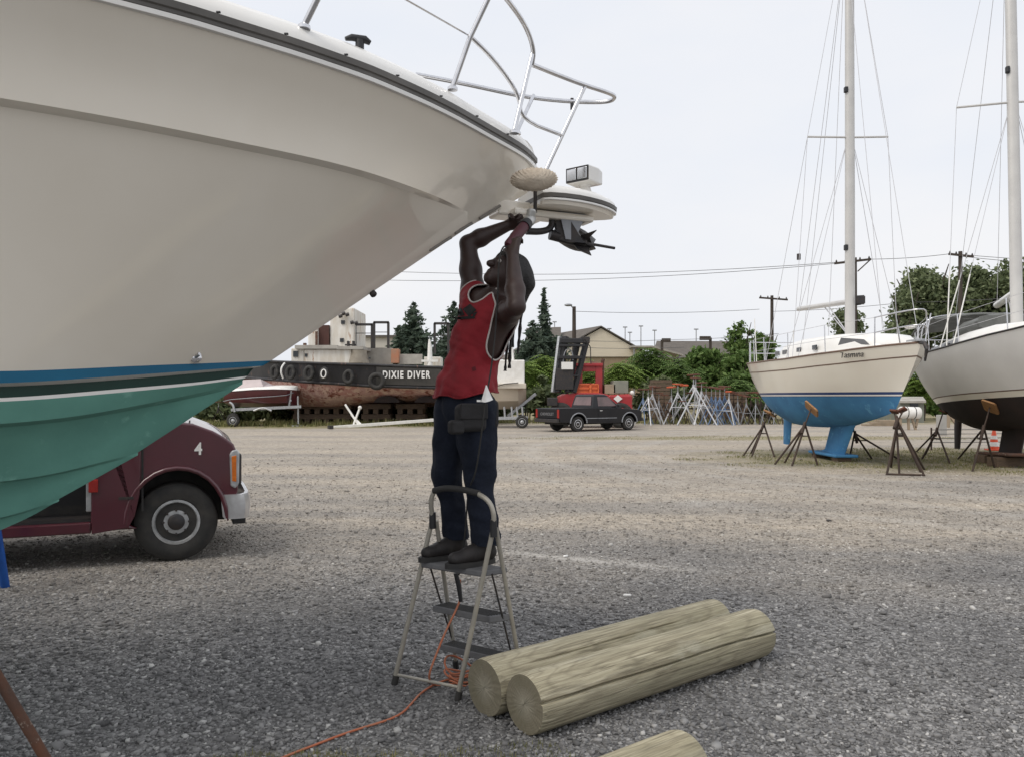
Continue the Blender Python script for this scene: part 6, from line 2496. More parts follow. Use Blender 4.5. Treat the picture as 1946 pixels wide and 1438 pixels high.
# scalloped lower edge: dark arches
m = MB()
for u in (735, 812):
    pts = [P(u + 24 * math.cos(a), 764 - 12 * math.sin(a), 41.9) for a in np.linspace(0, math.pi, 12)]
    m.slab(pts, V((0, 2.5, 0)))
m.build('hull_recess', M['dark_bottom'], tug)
fpart(tug, 'deck_house', [(553, 662, 578, 690, 43.0, 4.0), (578, 664, 668, 690, 42.8, 4.5)], M['white_dirty'], 0.05)
fpart(tug, 'deck_edge', [(560, 656, 640, 663, 42.6, 4.8), (640, 658, 690, 664, 42.6, 4.8)], M['tug_grey'])
fpart(tug, 'wheelhouse', [(627, 585, 673, 660, 44.0, 3.5), (585, 622, 603, 660, 43.6, 3.5)], M['white_dirty'], 0.06)
fpart(tug, 'wheelhouse_door', [(604, 618, 625, 659, 43.9, 0.3)], M['dark_brown_door'])
fpart(tug, 'post', [(599, 630, 603, 659, 43.2, 0.1), (576, 652, 581, 660, 43.2, 0.2)], M['rust'])
fpart(tug, 'window', [(648, 609, 655, 616, 43.93, 0.1), (646, 643, 653, 650, 43.93, 0.1), (557, 667, 566, 678, 42.93, 0.1), (579, 672, 584, 678, 42.75, 0.1), (700, 679, 704, 682, 42.9, 0.1)], M['glass'])
fpart(tug, 'bollard', [(659, 648, 663, 661, 42.9, 0.3), (669, 648, 673, 661, 42.9, 0.3), (655, 654, 676, 657, 43.0, 0.15)], M['dark_metal'], 0.02)
m = MB()
for u, v in ((646, 602), (652, 597), (659, 599), (668, 614), (676, 615)):
    m = MB()
    m.cyl(P(u - 2, v, 43.8), P(u + 4, v - 2, 43.8), 0.10, n=10)
    m.build('deck_lamp', M['dark_metal'], tug, smooth=40)
fpart(tug, 'bulwark_inner', [(688, 661, 745, 692, 45.0, 0.3), (757, 673, 802, 692, 44.6, 0.3)], M['tug_grey'])
fpart(tug, 'orange_locker', [(743, 663, 758, 690, 44.3, 0.6)], pm('faded_orange_paint', (0.42, 0.17, 0.09), 0.7, c2=(0.35, 0.2, 0.13), scale=2), 0.03)
fpart(tug, 'locker', [(668, 690, 676, 682, 42.9, 0.4), (688, 683, 693, 690, 42.8, 0.4), (806, 678, 838, 696, 44.0, 1.2)], M['white_dirty'], 0.03)
m = MB()
m.lathe([(0.55, 0), (0.5, 0.25), (0.42, 0.55), (0.45, 0.7), (0.1, 0.74)], P(682, 690, 43.0), (0, 0, 1), 20)
m.build('capstan', pm('brown_grey_cowl', (0.22, 0.19, 0.15), 0.7, c2=(0.3, 0.27, 0.22), scale=3), tug, smooth=40)
for name, u0, v0, u1, v1 in (('frame', 675, 617, 707, 662), ('frame', 711, 613, 738, 662), ('frame', 826, 615, 852, 672)):
    m = MB()
    for a, b in (((u0, v0), (u0, v1)), ((u1, v0), (u1, v1)), ((u0 - 1, v0), (u1 + 1, v0)), ((u0, (v0 + v1) / 2 - 6), (u1, (v0 + v1) / 2 - 6))):
        thin = a[1] == b[1] and a[1] > v0
        m.beam(P(*a, 44.5), P(*b, 44.5), 0.04 if thin else 0.13, 0.04 if thin else 0.13)
    m.build(name, M['dark_metal'], tug)
m = MB()
m.tube([P(817, 696, 43.5), P(817, 660, 43.5), P(816, 645, 43.5)], [0.16, 0.12, 0.05], 10)
m.box(P(817, 686, 43.5), (0.9, 0.3, 0.12))
m.build('mast_post', M['white_paint'], tug, smooth=40)
# rope and old rings
m = MB()
m.tube(sm([P(541, 690, 42.0), P(535, 698, 41.8), P(534, 708, 41.8), P(538, 719, 42.0)]), 0.05, 8)
m.build('rope', M['lettering'], tug, smooth=60)


def tyre_ring(label, u, v, d, r, tilt=0.0, squash=1.0, ringmat=None):
    """an old tyre hung over the side"""
    t = thing('tyre_fender', label, 'tyre', P(u, v, d), 'old tyres hung along the side of the tug')
    c = P(u, v, d)
    m = MB()
    pts = []
    for a in np.linspace(0, 2 * math.pi, 29)[:-1]:
        pts.append(c + V((r * 0.72 * squash * math.cos(a), 0.15 * math.sin(a + tilt) * (1 - squash), r * 0.72 * math.sin(a))))
    rings = []
    n = len(pts)
    for i in range(n):
        rad = (pts[i] - c).normalized()
        rings.append([pts[i] + rad * (r * 0.28 * math.cos(b)) + V((0, 1, 0)) * (r * 0.36 * math.sin(b)) for b in np.linspace(0, 2 * math.pi, 11)[:-1]])
    m.loft(rings + [rings[0]], closed=True)
    m.build('casing', M['tyre'], t, smooth=60)
    if ringmat:
        m = MB()
        m.tube([c + (p - c) * 0.80 + V((0, -0.28 * r - 0.03, 0)) for p in pts + pts[:1]], 0.035, 6, caps=False)
        m.build('pale_rim_line', ringmat, t, smooth=60)
    return t


tyre_ring('old tyre with pale rim line near the middle of the tug side', 616, 710, 40.8, 0.36, 0, 0.6, M['lettering'])
tyre_ring('biggest black tyre left of the lettering on the tug', 716, 724, 40.6, 0.46)
tyre_ring('black tyre hung beside the big tyre on the tug side', 662, 716, 40.75, 0.40, 0, 0.7)
tyre_ring('leftmost black tyre visible on the tug bow', 522, 707, 42.4, 0.42, 0, 0.55)
tyre_ring('second black tyre from the tug bow, right of the white rope loop', 552, 708, 41.6, 0.42, 0, 0.6)
tyre_ring('third black tyre from the tug bow, left of the pale rimmed one', 587, 709, 41.1, 0.42, 0, 0.65)

TC = 'timber cribs under the tug'
for lb, u, w, h in (('dark timber crib under the tug behind the white crossed props', 640, 70, 0.9), ('dark timber crib under the tug below the big tyre', 715, 60, 1.05), ('dark timber crib under the tug below the lettering', 780, 58, 1.05), ('dark timber crib under the bow of the tug', 585, 50, 0.85)):
    c = P(u, 800, 43.6)
    t = thing('timber_crib', lb, 'timber crib', (c.x, 43.6, 0), TC)
    k = 0
    z = 0.0
    while z < h:
        for s in (-1, 0, 1):
            m = MB()
            if k % 2 == 0:
                m.box((c.x + s * 0.55, 44.2, z + 0.14), (0.28, 1.6, 0.27))
            else:
                m.box((c.x, 44.2 + s * 0.55, z + 0.14), (1.6, 0.28, 0.27))
            m.build('timber', M['wood_block'], t)
        z += 0.28
        k += 1

# ---- white trailer tongue with crossed jack in front of the tug
wt = thing('trailer_frame', 'long white trailer beam with crossed props lying in front of the tug', 'trailer frame', G(740, 806))
m = MB()
m.beam(P(632, 811.5, 39.0), P(830, 797, 40.2), 0.14, 0.16)
m.build('beam', M['white_paint'], wt, bevel=0.02)
for a, b in (((656, 768), (681, 806)), ((684, 774), (672, 806)), ((668, 788), (686, 806))):
    m = MB()
    m.tube([P(*a, 39.6), P(*b, 39.3)], 0.055, 8)
    m.build('prop', M['white_paint'], wt, smooth=60)
m = MB()
m.ell(P(684, 774, 39.6), 0.10, 0.10, 0.10)
m.build('prop_knob', M['white_paint'], wt, smooth=60)

# ---- maroon runabout and its trailer
rb_ = thing('runabout', 'small maroon motorboat with white deck sitting on a silver trailer', 'motorboat', (-12.5, 40, 0))
RD = 40.0
cl_ = [(425, 746, 768, RD + 0.4), (440, 743, 769, RD), (480, 740, 771, RD - 0.1), (520, 739, 772, RD - 0.1), (545, 739.5, 771, RD + 0.2), (558, 740.5, 764, RD + 0.8), (565, 741, 752, RD + 1.3)]


def rside(f, dd=0):
    return [P(u, a * (1 - f) + b * f, d + dd) for u, a, b, d in cl_]


def rmir(p):
    return V((p.x, 2 * (RD + 1.4) - p.y, p.z))


m = MB()
m.loft([rside(0), rside(0.35, 0.05), rside(0.8, 0.25), [V((p.x, RD + 1.4, p.z - 0.1)) for p in rside(1.0)]])
m.mirror(rmir)
m.build('hull', M['maroon_boat'], rb_, smooth=40)
m = MB()
m.tube([rside(0.42)[i] + V((0, -0.06, (i - 3) * 0.06)) for i in range(6)], 0.02, 6)
m.build('hull_stripe', M['stand_grey'], rb_, smooth=60)
m = MB()
m.loft([rside(0, -0.04), [p + V((0, 0, 0.10)) for p in rside(0, 0.1)], [V((p.x, RD + 1.4, p.z + 0.22)) for p in rside(0)]])
m.mirror(rmir)
m.build('deck', M['white_paint'], rb_, smooth=40)
m = MB()
m.loft([[P(440, 738, RD + 0.4), P(500, 734, RD + 0.5), P(530, 737, RD + 1.0)], [P(452, 722, RD + 0.7), P(495, 720, RD + 0.8), P(512, 728, RD + 1.2)]])
m.build('windscreen', pm('hazy_pale_windscreen', (0.45, 0.38, 0.38), 0.3, scale=3), rb_)
rt = thing('boat_trailer', 'silver trailer with jack post under the small maroon motorboat', 'trailer', (-12.5, 40, 0))
m = MB()
m.beam(P(440, 778, RD - 0.4), P(572, 772, RD + 0.5), 0.10, 0.14)
m.build('side_beam', M['galv'], rt)
m = MB()
m.beam(P(440, 778, RD + 2.2), P(572, 772, RD + 1.2), 0.10, 0.14)
m.build('side_beam', M['galv'], rt)
for a, b, r in (((566, 752), (567, 805), 0.045), ((553, 742), (549, 774), 0.06), ((548, 750), (553, 762), 0.05)):
    m = MB()
    m.tube([P(*a, RD + 0.6), P(*b, RD + 0.6)], r, 8)
    m.build('jack_post', M['galv'], rt, smooth=60)
m = MB()
m.box(P(565, 808.5, RD + 0.6) * 1.0, (0.5, 0.4, 0.06))
m.build('jack_foot', M['galv'], rt)
m = MB()
m.tube(sm([P(436, 764, RD - 0.5), P(443, 768, RD - 0.5), P(446, 782, RD - 0.5)]), 0.06, 8)
m.tube(sm([P(482, 780, RD - 0.6), P(500, 773, RD - 0.6), P(516, 780, RD - 0.6)]), 0.05, 8)
m.build('mudguard', M['galv'], rt, smooth=60)
for y in (RD - 0.35, RD + 2.4):
    wheel(rt, (P(442, 790, y).x, y, 0.32), 0.32, 0.18, -1, M['galv'], detail=False)
m = MB()
m.beam(P(450, 790, RD - 0.2), P(450, 790, RD + 2.4), 0.08, 0.08)
m.build('axle', M['dark_metal'], rt)

# ---- white workboat on a trailer behind the worker
wb = thing('workboat', 'small boat with white box cabin and beige hull on a trailer behind the worker', 'motorboat', (-0.2, 38, 0))
WD = 38.0
m = MB()
hl = [(900, 738, 776, WD), (950, 737, 778, WD), (985, 738, 776, WD + 0.2), (1000, 739, 764, WD + 0.9)]
A_ = [P(u, a, d) for u, a, b, d in hl]
B_ = [P(u, a * .4 + b * .6, d + .15) for u, a, b, d in hl]
C_ = [V((p.x, WD + 1.2, P(0, b, d).z)) for p, (u, a, b, d) in zip(A_, hl)]
m.loft([A_, B_, C_])
m.mirror(lambda p: V((p.x, 2 * (WD + 1.2) - p.y, p.z)))
m.loft([A_, [V((p.x, 2 * (WD + 1.2) - p.y, p.z)) for p in A_]])
m.build('hull', pm('beige_gelcoat', (0.50, 0.43, 0.34), 0.5, c2=(0.42, 0.36, 0.28), scale=1), wb, smooth=40)
fpart(wb, 'cabin', [(940, 684, 997, 738, WD + 0.3, 1.8)], M['white_paint'], 0.05)
fpart(wb, 'side_deck', [(938, 728, 1000, 738, WD - 0.05, 0.4)], pm('pale_beige_paint', (0.60, 0.54, 0.45), 0.5, scale=2), 0.03)
m = MB()
m.tube([P(974, 684, WD + 1), P(971, 640, WD + 1), P(968, 616, WD + 1)], [0.09, 0.06, 0.04], 8)
m.build('mast', M['white_paint'], wb, smooth=60)
m = MB()
m.tube([P(945, 733, WD - 0.1), P(960, 729, WD - 0.1), P(985, 727, WD - 0.1)], 0.025, 6)
m.build('grab_rail', M['dark_metal'], wb, smooth=60)
wtr = thing('boat_trailer', 'galvanised trailer carrying the white cabin boat behind the worker', 'trailer', (0.0, 38, 0))
m = MB()
m.beam(P(900, 795, WD), P(1003, 793, WD), 0.10, 0.14)
m.build('side_beam', M['galv'], wtr)
m = MB()
m.beam(P(965, 790, WD + 0.4), P(1018, 748, WD + 1.0), 0.10, 0.12)
m.build('guide_beam', M['galv'], wtr)
for u in (958, 972, 982, 992):
    m = MB()
    m.tube([P(u, 772, WD), P(u + 2, 794, WD)], 0.05, 8)
    m.build('upright', M['galv'], wtr, smooth=60)
for y in (WD - 0.1, WD + 2.3):
    wheel(wtr, (P(992, 800, WD).x, y, 0.31), 0.31, 0.18, -1, M['galv'], detail=False)

# ---- red forklift
fk = thing('forklift', 'big red yard forklift with tall black mast behind the pickup', 'forklift', (2.5, 39, 0))
FD2 = 38.5
for (u0, v0), (u1, v1) in (((1051, 745), (1064, 640)), ((1090, 745), (1116, 643)), ((1060, 745), (1075, 640)), ((1078, 745), (1098, 648))):
    m = MB()
    m.beam(P(u0, v0, FD2), P(u1, v1, FD2 + 0.4), 0.24, 0.2) if u0 != 1051 else m.beam(P(u0, v0, FD2), P(u1, v1, FD2 + 0.4), 0.13, 0.2)
    m.build('mast_upright', M['galv'] if u0 == 1051 else M['black_plastic'], fk)
fpart(fk, 'mast_crossbar', [(1064, 643, 1108, 652, FD2 - 0.1, 0.3), (1062, 654, 1112, 659, FD2 - 0.1, 0.2), (1058, 712, 1100, 716, FD2 - 0.1, 0.2), (1062, 676, 1106, 682, FD2 - 0.1, 0.2)], M['black_plastic'], 0.02)
fpart(fk, 'carriage', [(1056, 700, 1090, 740, FD2 - 0.15, 0.15), (1104, 640, 1121, 652, FD2, 0.3)], M['dark_metal'], 0.02)
fpart(fk, 'sign_plate', [(1067, 688, 1089, 702, FD2 - 0.25, 0.06)], M['lettering'])
m = MB()
m.tube(sm([P(1070, 688, FD2), P(1073, 668, FD2), P(1080, 662, FD2), P(1088, 668, FD2), P(1089, 685, FD2)]), 0.03, 6)
m.build('hose', M['stand_grey'], fk, smooth=60)
m = MB()
m.tube([P(1111, 645, FD2), P(1122, 660, FD2), P(1123, 692, FD2)], 0.025, 6)
m.build('hose', M['black_rubber'], fk, smooth=60)
for r in ((1091, 694, 1107, 748, FD2 + 0.3, 0.25), (1132, 694, 1145, 748, FD2 + 0.3, 0.25)):
    fpart(fk, 'cab_post', [r], M['red_machine'], 0.03)
for dd in (0.3, 1.9):
    fpart(fk, 'cab_frame', [(1107, 696, 1132, 706, FD2 + dd, 0.2), (1107, 728, 1132, 747, FD2 + dd, 0.2)], M['red_machine'], 0.02)
fpart(fk, 'cab_post', [(1091, 694, 1104, 748, FD2 + 1.9, 0.2), (1134, 694, 1145, 748, FD2 + 1.9, 0.2)], M['red_machine'], 0.03)
fpart(fk, 'roof', [(1090, 690, 1146, 696, FD2 + 0.2, 2.0)], M['red_machine'], 0.03)
fpart(fk, 'roof_pod', [(1122, 687, 1136, 691, FD2 + 0.8, 0.5)], M['tan_box'])
for u0, u1 in ((1096, 1121), (1123, 1137)):
    m = MB()
    for a, b in (((u0, 730), (u1, 730)), ((u0, 747), (u1, 747)), ((u0, 730), (u0, 747)), ((u1, 730), (u1, 747)), ((u0, 738), (u1, 738))):
        m.beam(P(*a, FD2 + 0.1), P(*b, FD2 + 0.1), 0.05, 0.05)
    m.build('guard', M['orange_guard'], fk)
    m = MB()
    fbox(m, u0 + 1, 731, u1 - 1, 746, FD2 + 0.16, 0.03)
    m.build('guard_panel', M['orange_guard'], fk)
m = MB()
m.tube([P(1144, 748, FD2 + 0.6), P(1145, 690, FD2 + 0.6), P(1146, 682, FD2 + 0.6)], [0.10, 0.09, 0.09], 10)
m.build('exhaust', M['rust'], fk, smooth=50)
m = MB()
m.slab([P(u, v, FD2) for u, v in ((1060, 768), (1064, 752), (1074, 748), (1100, 746), (1140, 746), (1158, 750), (1196, 748), (1202, 756), (1200, 790), (1062, 790))], V((0, 2.2, 0)))
m.build('chassis', M['red_machine'], fk, bevel=0.04)
fpart(fk, 'fork_carriage', [(1040, 755, 1060, 771, FD2 - 0.3, 0.3)], M['dark_metal'], 0.04)
fpart(fk, 'fork', [(1018, 790, 1062, 793, FD2 + 0.2, 0.15), (1018, 790, 1062, 793, FD2 + 1.4, 0.15)], M['dark_metal'])
fpart(fk, 'counterweight', [(1156, 750, 1202, 790, FD2 - 0.15, 2.6)], M['red_machine'], 0.08)
fpart(fk, 'engine_cover', [(1150, 730, 1170, 748, FD2 + 0.1, 1.6)], M['tan_box'], 0.02)
fpart(fk, 'tool_box', [(1166, 723, 1194, 747, FD2 + 0.1, 1.2)], pm('grey_green_box', (0.26, 0.26, 0.21), 0.7, c2=(0.2, 0.2, 0.17), scale=2), 0.02)
m = MB()
m.slab([P(u, v, FD2 - 0.2) for u, v in ((1166, 757), (1174, 750), (1183, 757), (1174, 764))], V((0, 0.03, 0)))
m.build('diamond_plate', M['lettering'], fk)
m = MB()
m.ell(P(1201, 746, FD2 + 0.2), 0.11, 0.11, 0.11)
m.build('lamp', M['white_paint'], fk, smooth=60)
for u in (1066, 1180):
    for y in (FD2 - 0.2, FD2 + 2.3):
        wheel(fk, (P(u, 790, y).x, y, 0.62), 0.62, 0.4, -1, M['red_machine'], detail=False)

# ---- the crowd of spare stands
protos = {}
GP = 'spare boat stands crowded along the hedge'


def proto(kind):
    h, sp, mat, pmat, lr = {'tall_white': (1.55, 0.95, M['stand_white'], M['pad_brown'], 0.032), 'grey': (1.25, 0.62, M['stand_grey'], M['pad_brown'], 0.024),
                            'blue': (1.2, 0.62, M['stand_blue'], M['pad_brown'], 0.026), 'brown': (1.15, 0.55, M['stand_brown'], M['pad_brown'], 0.024)}[kind]
    feet = [V((sp * math.cos(a), sp * math.sin(a), 0)) for a in (0.5, 0.5 + 2.09, 0.5 + 4.19)]
    return feet, V((0, 0, h)), V((0.0, 0.0, h + 0.42)), mat, pmat, lr


KL = {'tall_white': 'pale tall spare stand with brown pad', 'grey': 'grey spare stand with brown pad', 'blue': 'faded blue spare stand', 'brown': 'dark rusty spare stand'}
ORD = ['first', 'second', 'third', 'fourth', 'fifth', 'sixth', 'seventh', 'eighth', 'ninth', 'tenth', 'eleventh', 'twelfth', 'thirteenth', 'fourteenth', 'fifteenth', 'sixteenth']
made = []
spots = []
for u, v, d, kind, sc in [(1222, 806, 43, 'blue', 1.15), (1232, 806, 42.4, 'tall_white', .95), (1240, 805, 43.4, 'tall_white', 1.0), (1252, 805, 43.5, 'grey', 1.0), (1262, 805, 44, 'brown', 1), (1276, 804, 44.5, 'grey', 1.25), (1288, 804, 43.5, 'tall_white', 1.12),
                          (1296, 806, 42.5, 'brown', .8), (1300, 804, 44, 'grey', 1.3), (1310, 804, 44.5, 'brown', 1.1), (1322, 807, 42.2, 'tall_white', 1.2), (1333, 806, 43, 'tall_white', 1.15), (1318, 804, 44.4, 'tall_white', 1.3), (1342, 805, 43.5, 'tall_white', 1.05), (1352, 805, 43.2, 'blue', 1.2),
                          (1360, 805, 43, 'blue', 1.25), (1368, 806, 42.5, 'blue', 1.15), (1377, 805, 43.5, 'blue', 1.2), (1386, 805, 43, 'blue', 1.1), (1394, 805, 43.5, 'brown', 1.1), (1402, 805, 43, 'grey', .95), (1410, 805, 43.5, 'brown', 1.0), (1418, 805, 43, 'grey', .9),
                          (1427, 805, 43.5, 'brown', 1.05), (1436, 805, 43, 'grey', .9), (1446, 805, 43.4, 'brown', 1.05), (1455, 805, 43, 'grey', .9), (1464, 805, 43.5, 'brown', .95), (1474, 805, 43, 'grey', .9), (1484, 805, 43.4, 'brown', .9), (1270, 806, 42.6, 'brown', .75), (1385, 806, 42.2, 'tall_white', .92), (1245, 804, 44.5, 'brown', 1.3), (1330, 804, 45, 'brown', 1.3), (1372, 804, 45, 'brown', 1.25), (1440, 804, 45, 'brown', 1.1)]:
    x = (u - U0) / F * d
    if kind not in protos:
        feet, ap_, pd_, mat, pmat, lr = proto(kind)
        s = thing('boat_stand', KL[kind], 'boat stand', (0, 0, 0), GP)
        OFF[s] = V((0, 0, 0))
        for f in feet:
            m = MB()
            m.tube([f, ap_], lr, 6)
            m.build('leg', mat, s, smooth=60)
        m = MB()
        m.cyl(ap_ - V((0, 0, .25)), ap_ + V((0, 0, .05)), lr * 1.7, n=8)
        m.build('collar', mat, s, smooth=50)
        m = MB()
        m.tube([ap_, pd_], lr * .8, 6)
        m.build('screw', M['galv'] if kind != 'brown' else mat, s, smooth=60)
        m = MB()
        m.box(pd_ + V((0, 0, .03)), (.44, .34, .06), Matrix.Rotation(0.06, 3, 'Y'))
        m.build('pad', pmat, s, bevel=.01)
        for i in range(3):
            m = MB()
            m.tube([feet[i].lerp(ap_, .55), feet[(i + 1) % 3].lerp(ap_, .55)], lr * .7, 6)
            m.build('brace', mat, s, smooth=60)
        protos[kind] = s
        s.location = (x, d, 0)
        s.scale = (sc, sc, sc)
        made.append((u, KL[kind], s))
    else:
        mp = {}
        if kind == 'tall_white' and u in (1288, 1385):
            mp = {M['pad_brown']: M['pad_orange']}
        if kind == 'grey' and u in (1276, 1300):
            mp = {M['pad_brown']: M['pad_orange']}
        lab = KL[kind]
        if mp:
            lab = 'pale spare stand with orange pad' if kind == 'tall_white' else 'tall grey spare stand with orange pad'
        made.append((u, lab, dup(protos[kind], (x, d, 0), random.uniform(0, 6.28), lab, GP, sc * random.uniform(.95, 1.05), mp)))
cnt_ = {}
for u, lab, o in sorted(made, key=lambda q: q[0]):
    cnt_[lab] = cnt_.get(lab, 0) + 1
    o['label'] = '%s %s along the hedge, counted from the pickup' % (ORD[cnt_[lab] - 1], lab)

# dark stacks of timber behind the stands
for lb, u0, u1, v0, d in (('dark stack of timbers behind the left end of the spare stands', 1240, 1275, 722, 47.5), ('dark stack of timbers behind the right end of the spare stands', 1335, 1420, 748, 47.5)):
    c = G(1250, 803)
    t = thing('timber_stack', lb, 'timber stack', ((u0 + u1) / 2 * 0 + ((u0 + u1) / 2 - U0) / F * d, d, 0), 'timber stacks behind the stands')
    top = P(0, v0, d).z
    z = 0
    while z < top:
        a, b = P(u0 + random.uniform(-3, 3), 0, d), P(u1 + random.uniform(-3, 3), 0, d)
        m = MB()
        m.box(((a.x + b.x) / 2, d + .4, z + .11), (b.x - a.x, .9, .2))
        m.build('timber', M['wood_block'], t)
        z += .23

# ------------------------------------------------------------ buildings
bd = thing('gabled_building', 'cream gabled building with dark roof beyond the hedge', 'building', P(1130, 760, 88))
BD = 88.0
ga, gl, gr = P(1142, 624, BD), P(1062, 668, BD), P(1219, 669, BD)
m = MB()
gz0 = 0.0
g0l, g0r = V((gl.x, BD, gz0)), V((gr.x, BD, gz0))
rdir = V((-6.4, 16, 0))       # the ridge runs back and to the left
m.slab([gl, ga, gr, V((gr.x, BD, P(0, 678, BD).z)), V((gl.x, BD, P(0, 678, BD).z))], rdir)
m.build('gable_wall', M['wall_cream'], bd)
m = MB()
zt = P(0, 678, BD).z - 0.05
m.slab([V((gl.x + .1, BD + .15, 0)), V((gr.x - .1, BD + .15, 0)), V((gr.x - .1, BD + .15, zt)), V((gl.x + .1, BD + .15, zt))], rdir)
m.build('lower_wall', M['wall_tan'], bd)
up_ = V((0, 0, 0.12))
m = MB()
e = V((0.4, -0.3, 0))
m.slab([gl + up_ + V((-.7, -.3, -.35)), ga + up_ + V((0, -.3, .02)), ga + up_ * 2 + V((0, -.3, .02)), gl + up_ * 2 + V((-.7, -.3, -.35))], rdir * 1.04)
m.slab([ga + up_ + V((0, -.3, .02)), gr + up_ + V((.7, -.3, -.35)), gr + up_ * 2 + V((.7, -.3, -.35)), ga + up_ * 2 + V((0, -.3, .02))], rdir * 1.04)
m.build('roof', M['roof_dark'], bd)
m = MB()
fbox(m, 1000, 668, 1062, 760, BD + 1, 14)
m.build('side_wing', M['wall_tan'], bd)
m = MB()
a, b, c_ = P(1000, 668, BD + 1), P(1066, 668, BD + 1), P(1066, 624, BD + 8)
m.slab([a, b, c_, P(1000, 626, BD + 8)], V((0, 0, .15)))
m.build('wing_roof', M['roof_dark'], bd)

sh2 = thing('long_shed', 'long low building with dark shingle roof behind the hedge', 'building', P(1340, 760, 95))
SD = 95.0
m = MB()
fbox(m, 1245, 680, 1445, 760, SD, 12)
m.build('wall', M['wall_tan'], sh2)
m = MB()
m.slab([P(1238, 682, SD - .6), P(1450, 682, SD - .6), P(1450, 652, SD + 6), P(1248, 651, SD + 6)], V((0, 0, .2)))
m.slab([P(1238, 682, SD + 12.6), P(1450, 682, SD + 12.6), P(1450, 652, SD + 6), P(1248, 651, SD + 6)], V((0, 0, .2)))
m.build('roof', M['roof_dark'], sh2)
fpart(sh2, 'doorway', [(1280, 678, 1330, 720, SD - .1, .2)], M['black_rubber'])
cp_ = thing('canopy', 'thin pale canopy roof between the gabled building and the shed', 'canopy', P(1250, 760, 86))
m = MB()
m.slab([P(1200, 657, 86), P(1240, 657, 86), P(1298, 673, 86), P(1298, 676, 86), P(1238, 660, 86), P(1200, 660, 86)], V((0, 4, 0)))
m.build('roof', M['tug_grey'], cp_)
for u in (1205, 1292):
    for dd in (.2, 3.8):
        m = MB()
        q = P(u, 674 if u > 1250 else 659, 86 + dd)
        m.cyl((q.x, q.y, 0), q, .07, n=8)
        m.build('post', M['stand_grey'], cp_, smooth=60)
fb = thing('far_building', 'pale low building seen through the frames on the tug', 'building', P(720, 760, 120))
m = MB()
fbox(m, 690, 640, 790, 762, 120, 12)
m.build('wall', pm('pale_far_wall', (.55, .52, .47), .8, scale=.3), fb)
m = MB()
fbox(m, 688, 637, 792, 641, 119.5, 13)
m.build('roof', M['roof_dark'], fb)


# ------------------------------------------------------------ poles and wires
def pole(label, u, vtop, d, arms, r=0.15, name='utility_pole', cat='utility pole', group='poles along the road', mat='pole_wood'):
    top = P(u, vtop, d)
    t = thing(name, label, cat, (top.x, d, 0), group)
    m = MB()
    m.tube([(top.x, d, -0.3), top], [r * 1.25, r * .85], 10)
    m.build('post', M[mat], t, smooth=60)
    for u0, v0, u1, v1 in arms:
        m = MB()
        m.beam(P(u0, v0, d - .15), P(u1, v1, d - .15), .14, .16)
        a = m.build('crossarm', M[mat], t)
        for k in (.05, .3, .7, .95):
            q = P(u0, v0, d - .15).lerp(P(u1, v1, d - .15), k)
            m = MB()
            m.lathe([(.05, .06), (.07, .12), (.05, .2), (.02, .26)], q, (0, 0, 1), 10)
            m.build('insulator', M['dark_metal'], a, smooth=50)
    return t


pole('dark utility pole with crossarm behind the blue bottomed yacht mast', 1625, 490, 60, [(1586, 501, 1655, 493)])
for a, b in (((1655, 493), (1630, 516)), ((1605, 499), (1622, 512))):
    m = MB()
    m.beam(P(*a, 59.9), P(*b, 59.9), .08, .08)
    m.build('arm_brace', M['pole_wood'], bpy.data.objects['utility_pole'])
pole('dark utility pole with flat crossarm left of the blue bottomed yacht', 1467, 562, 78, [(1443, 566, 1497, 570)], .17)
pole('brown utility pole rising out of the big trees on the right', 1825, 478, 62, [(1803, 483, 1850, 488)], .17)
lp_ = pole('street lamp on a dark pole behind the forklift', 1091, 583, 74, [], .2, 'street_lamp', 'street lamp', None)
m = MB()
m.tube(sm([P(1091, 590, 74), P(1088, 584, 73.9), P(1083, 579, 73.7)]), .06, 8)
m.build('arm', M['stand_grey'], lp_, smooth=60)
m = MB()
m.ell(P(1080, 580, 73.6), .38, .25, .13)
m.build('lamp_head', M['stand_grey'], lp_, smooth=60)
far_p = [(1054, 612), (1188, 622), (1218, 620), (1244, 628), (1323, 626), (1197, 632), (1158, 625)]
far_p.sort()
for i, (u, v) in enumerate(far_p):
    t = pole('%s thin distant lamp post over the roofs, counted from the left' % ORD[i], u, v, 170, [], .11, 'lamp_post', 'lamp post', 'distant lamp posts over the roofs', 'stand_grey')
    m = MB()
    m.box(P(u, v, 170), (.9, .4, .22))
    m.build('lamp_head', M['stand_grey'], t)
for lb, u0, v0, u1, v1, d in (('dark goalpost frame over the shed roof, left one', 1258, 646, 1274, 700, 84), ('dark goalpost frame over the shed roof, right one', 1330, 642, 1350, 700, 84)):
    t = thing('sign_frame', lb, 'frame', P((u0 + u1) / 2, 760, d), 'dark frames over the shed roof')
    for a, b, w in ((((u1 if u1 > 1300 else u0), v0), ((u1 if u1 > 1300 else u0), v1 + 40), .25), ((u0, v0 + 1), (u1, v0 + 1), .4)):
        m = MB()
        m.beam(P(*a, d), P(*b, d), w, w)
        m.build('post' if w < .3 else 'panel', M['pole_wood'], t)
fr_ = thing('floodlight', 'small square floodlight on a bracket right of the yacht mast', 'floodlight', P(1634, 570, 58))
m = MB()
for a, b in (((1627, 564), (1642, 563)), ((1627, 578), (1642, 577)), ((1627, 564), (1627, 578)), ((1642, 563), (1642, 577)), ((1620, 580), (1636, 578))):
    m.beam(P(*a, 58), P(*b, 58), .1, .14)
m.build('frame', M['dark_metal'], fr_)
m = MB()
fbox(m, 1628, 565, 1641, 576, 58.1, .1)
m.build('lens', M['stand_grey'], fr_)
m = MB()
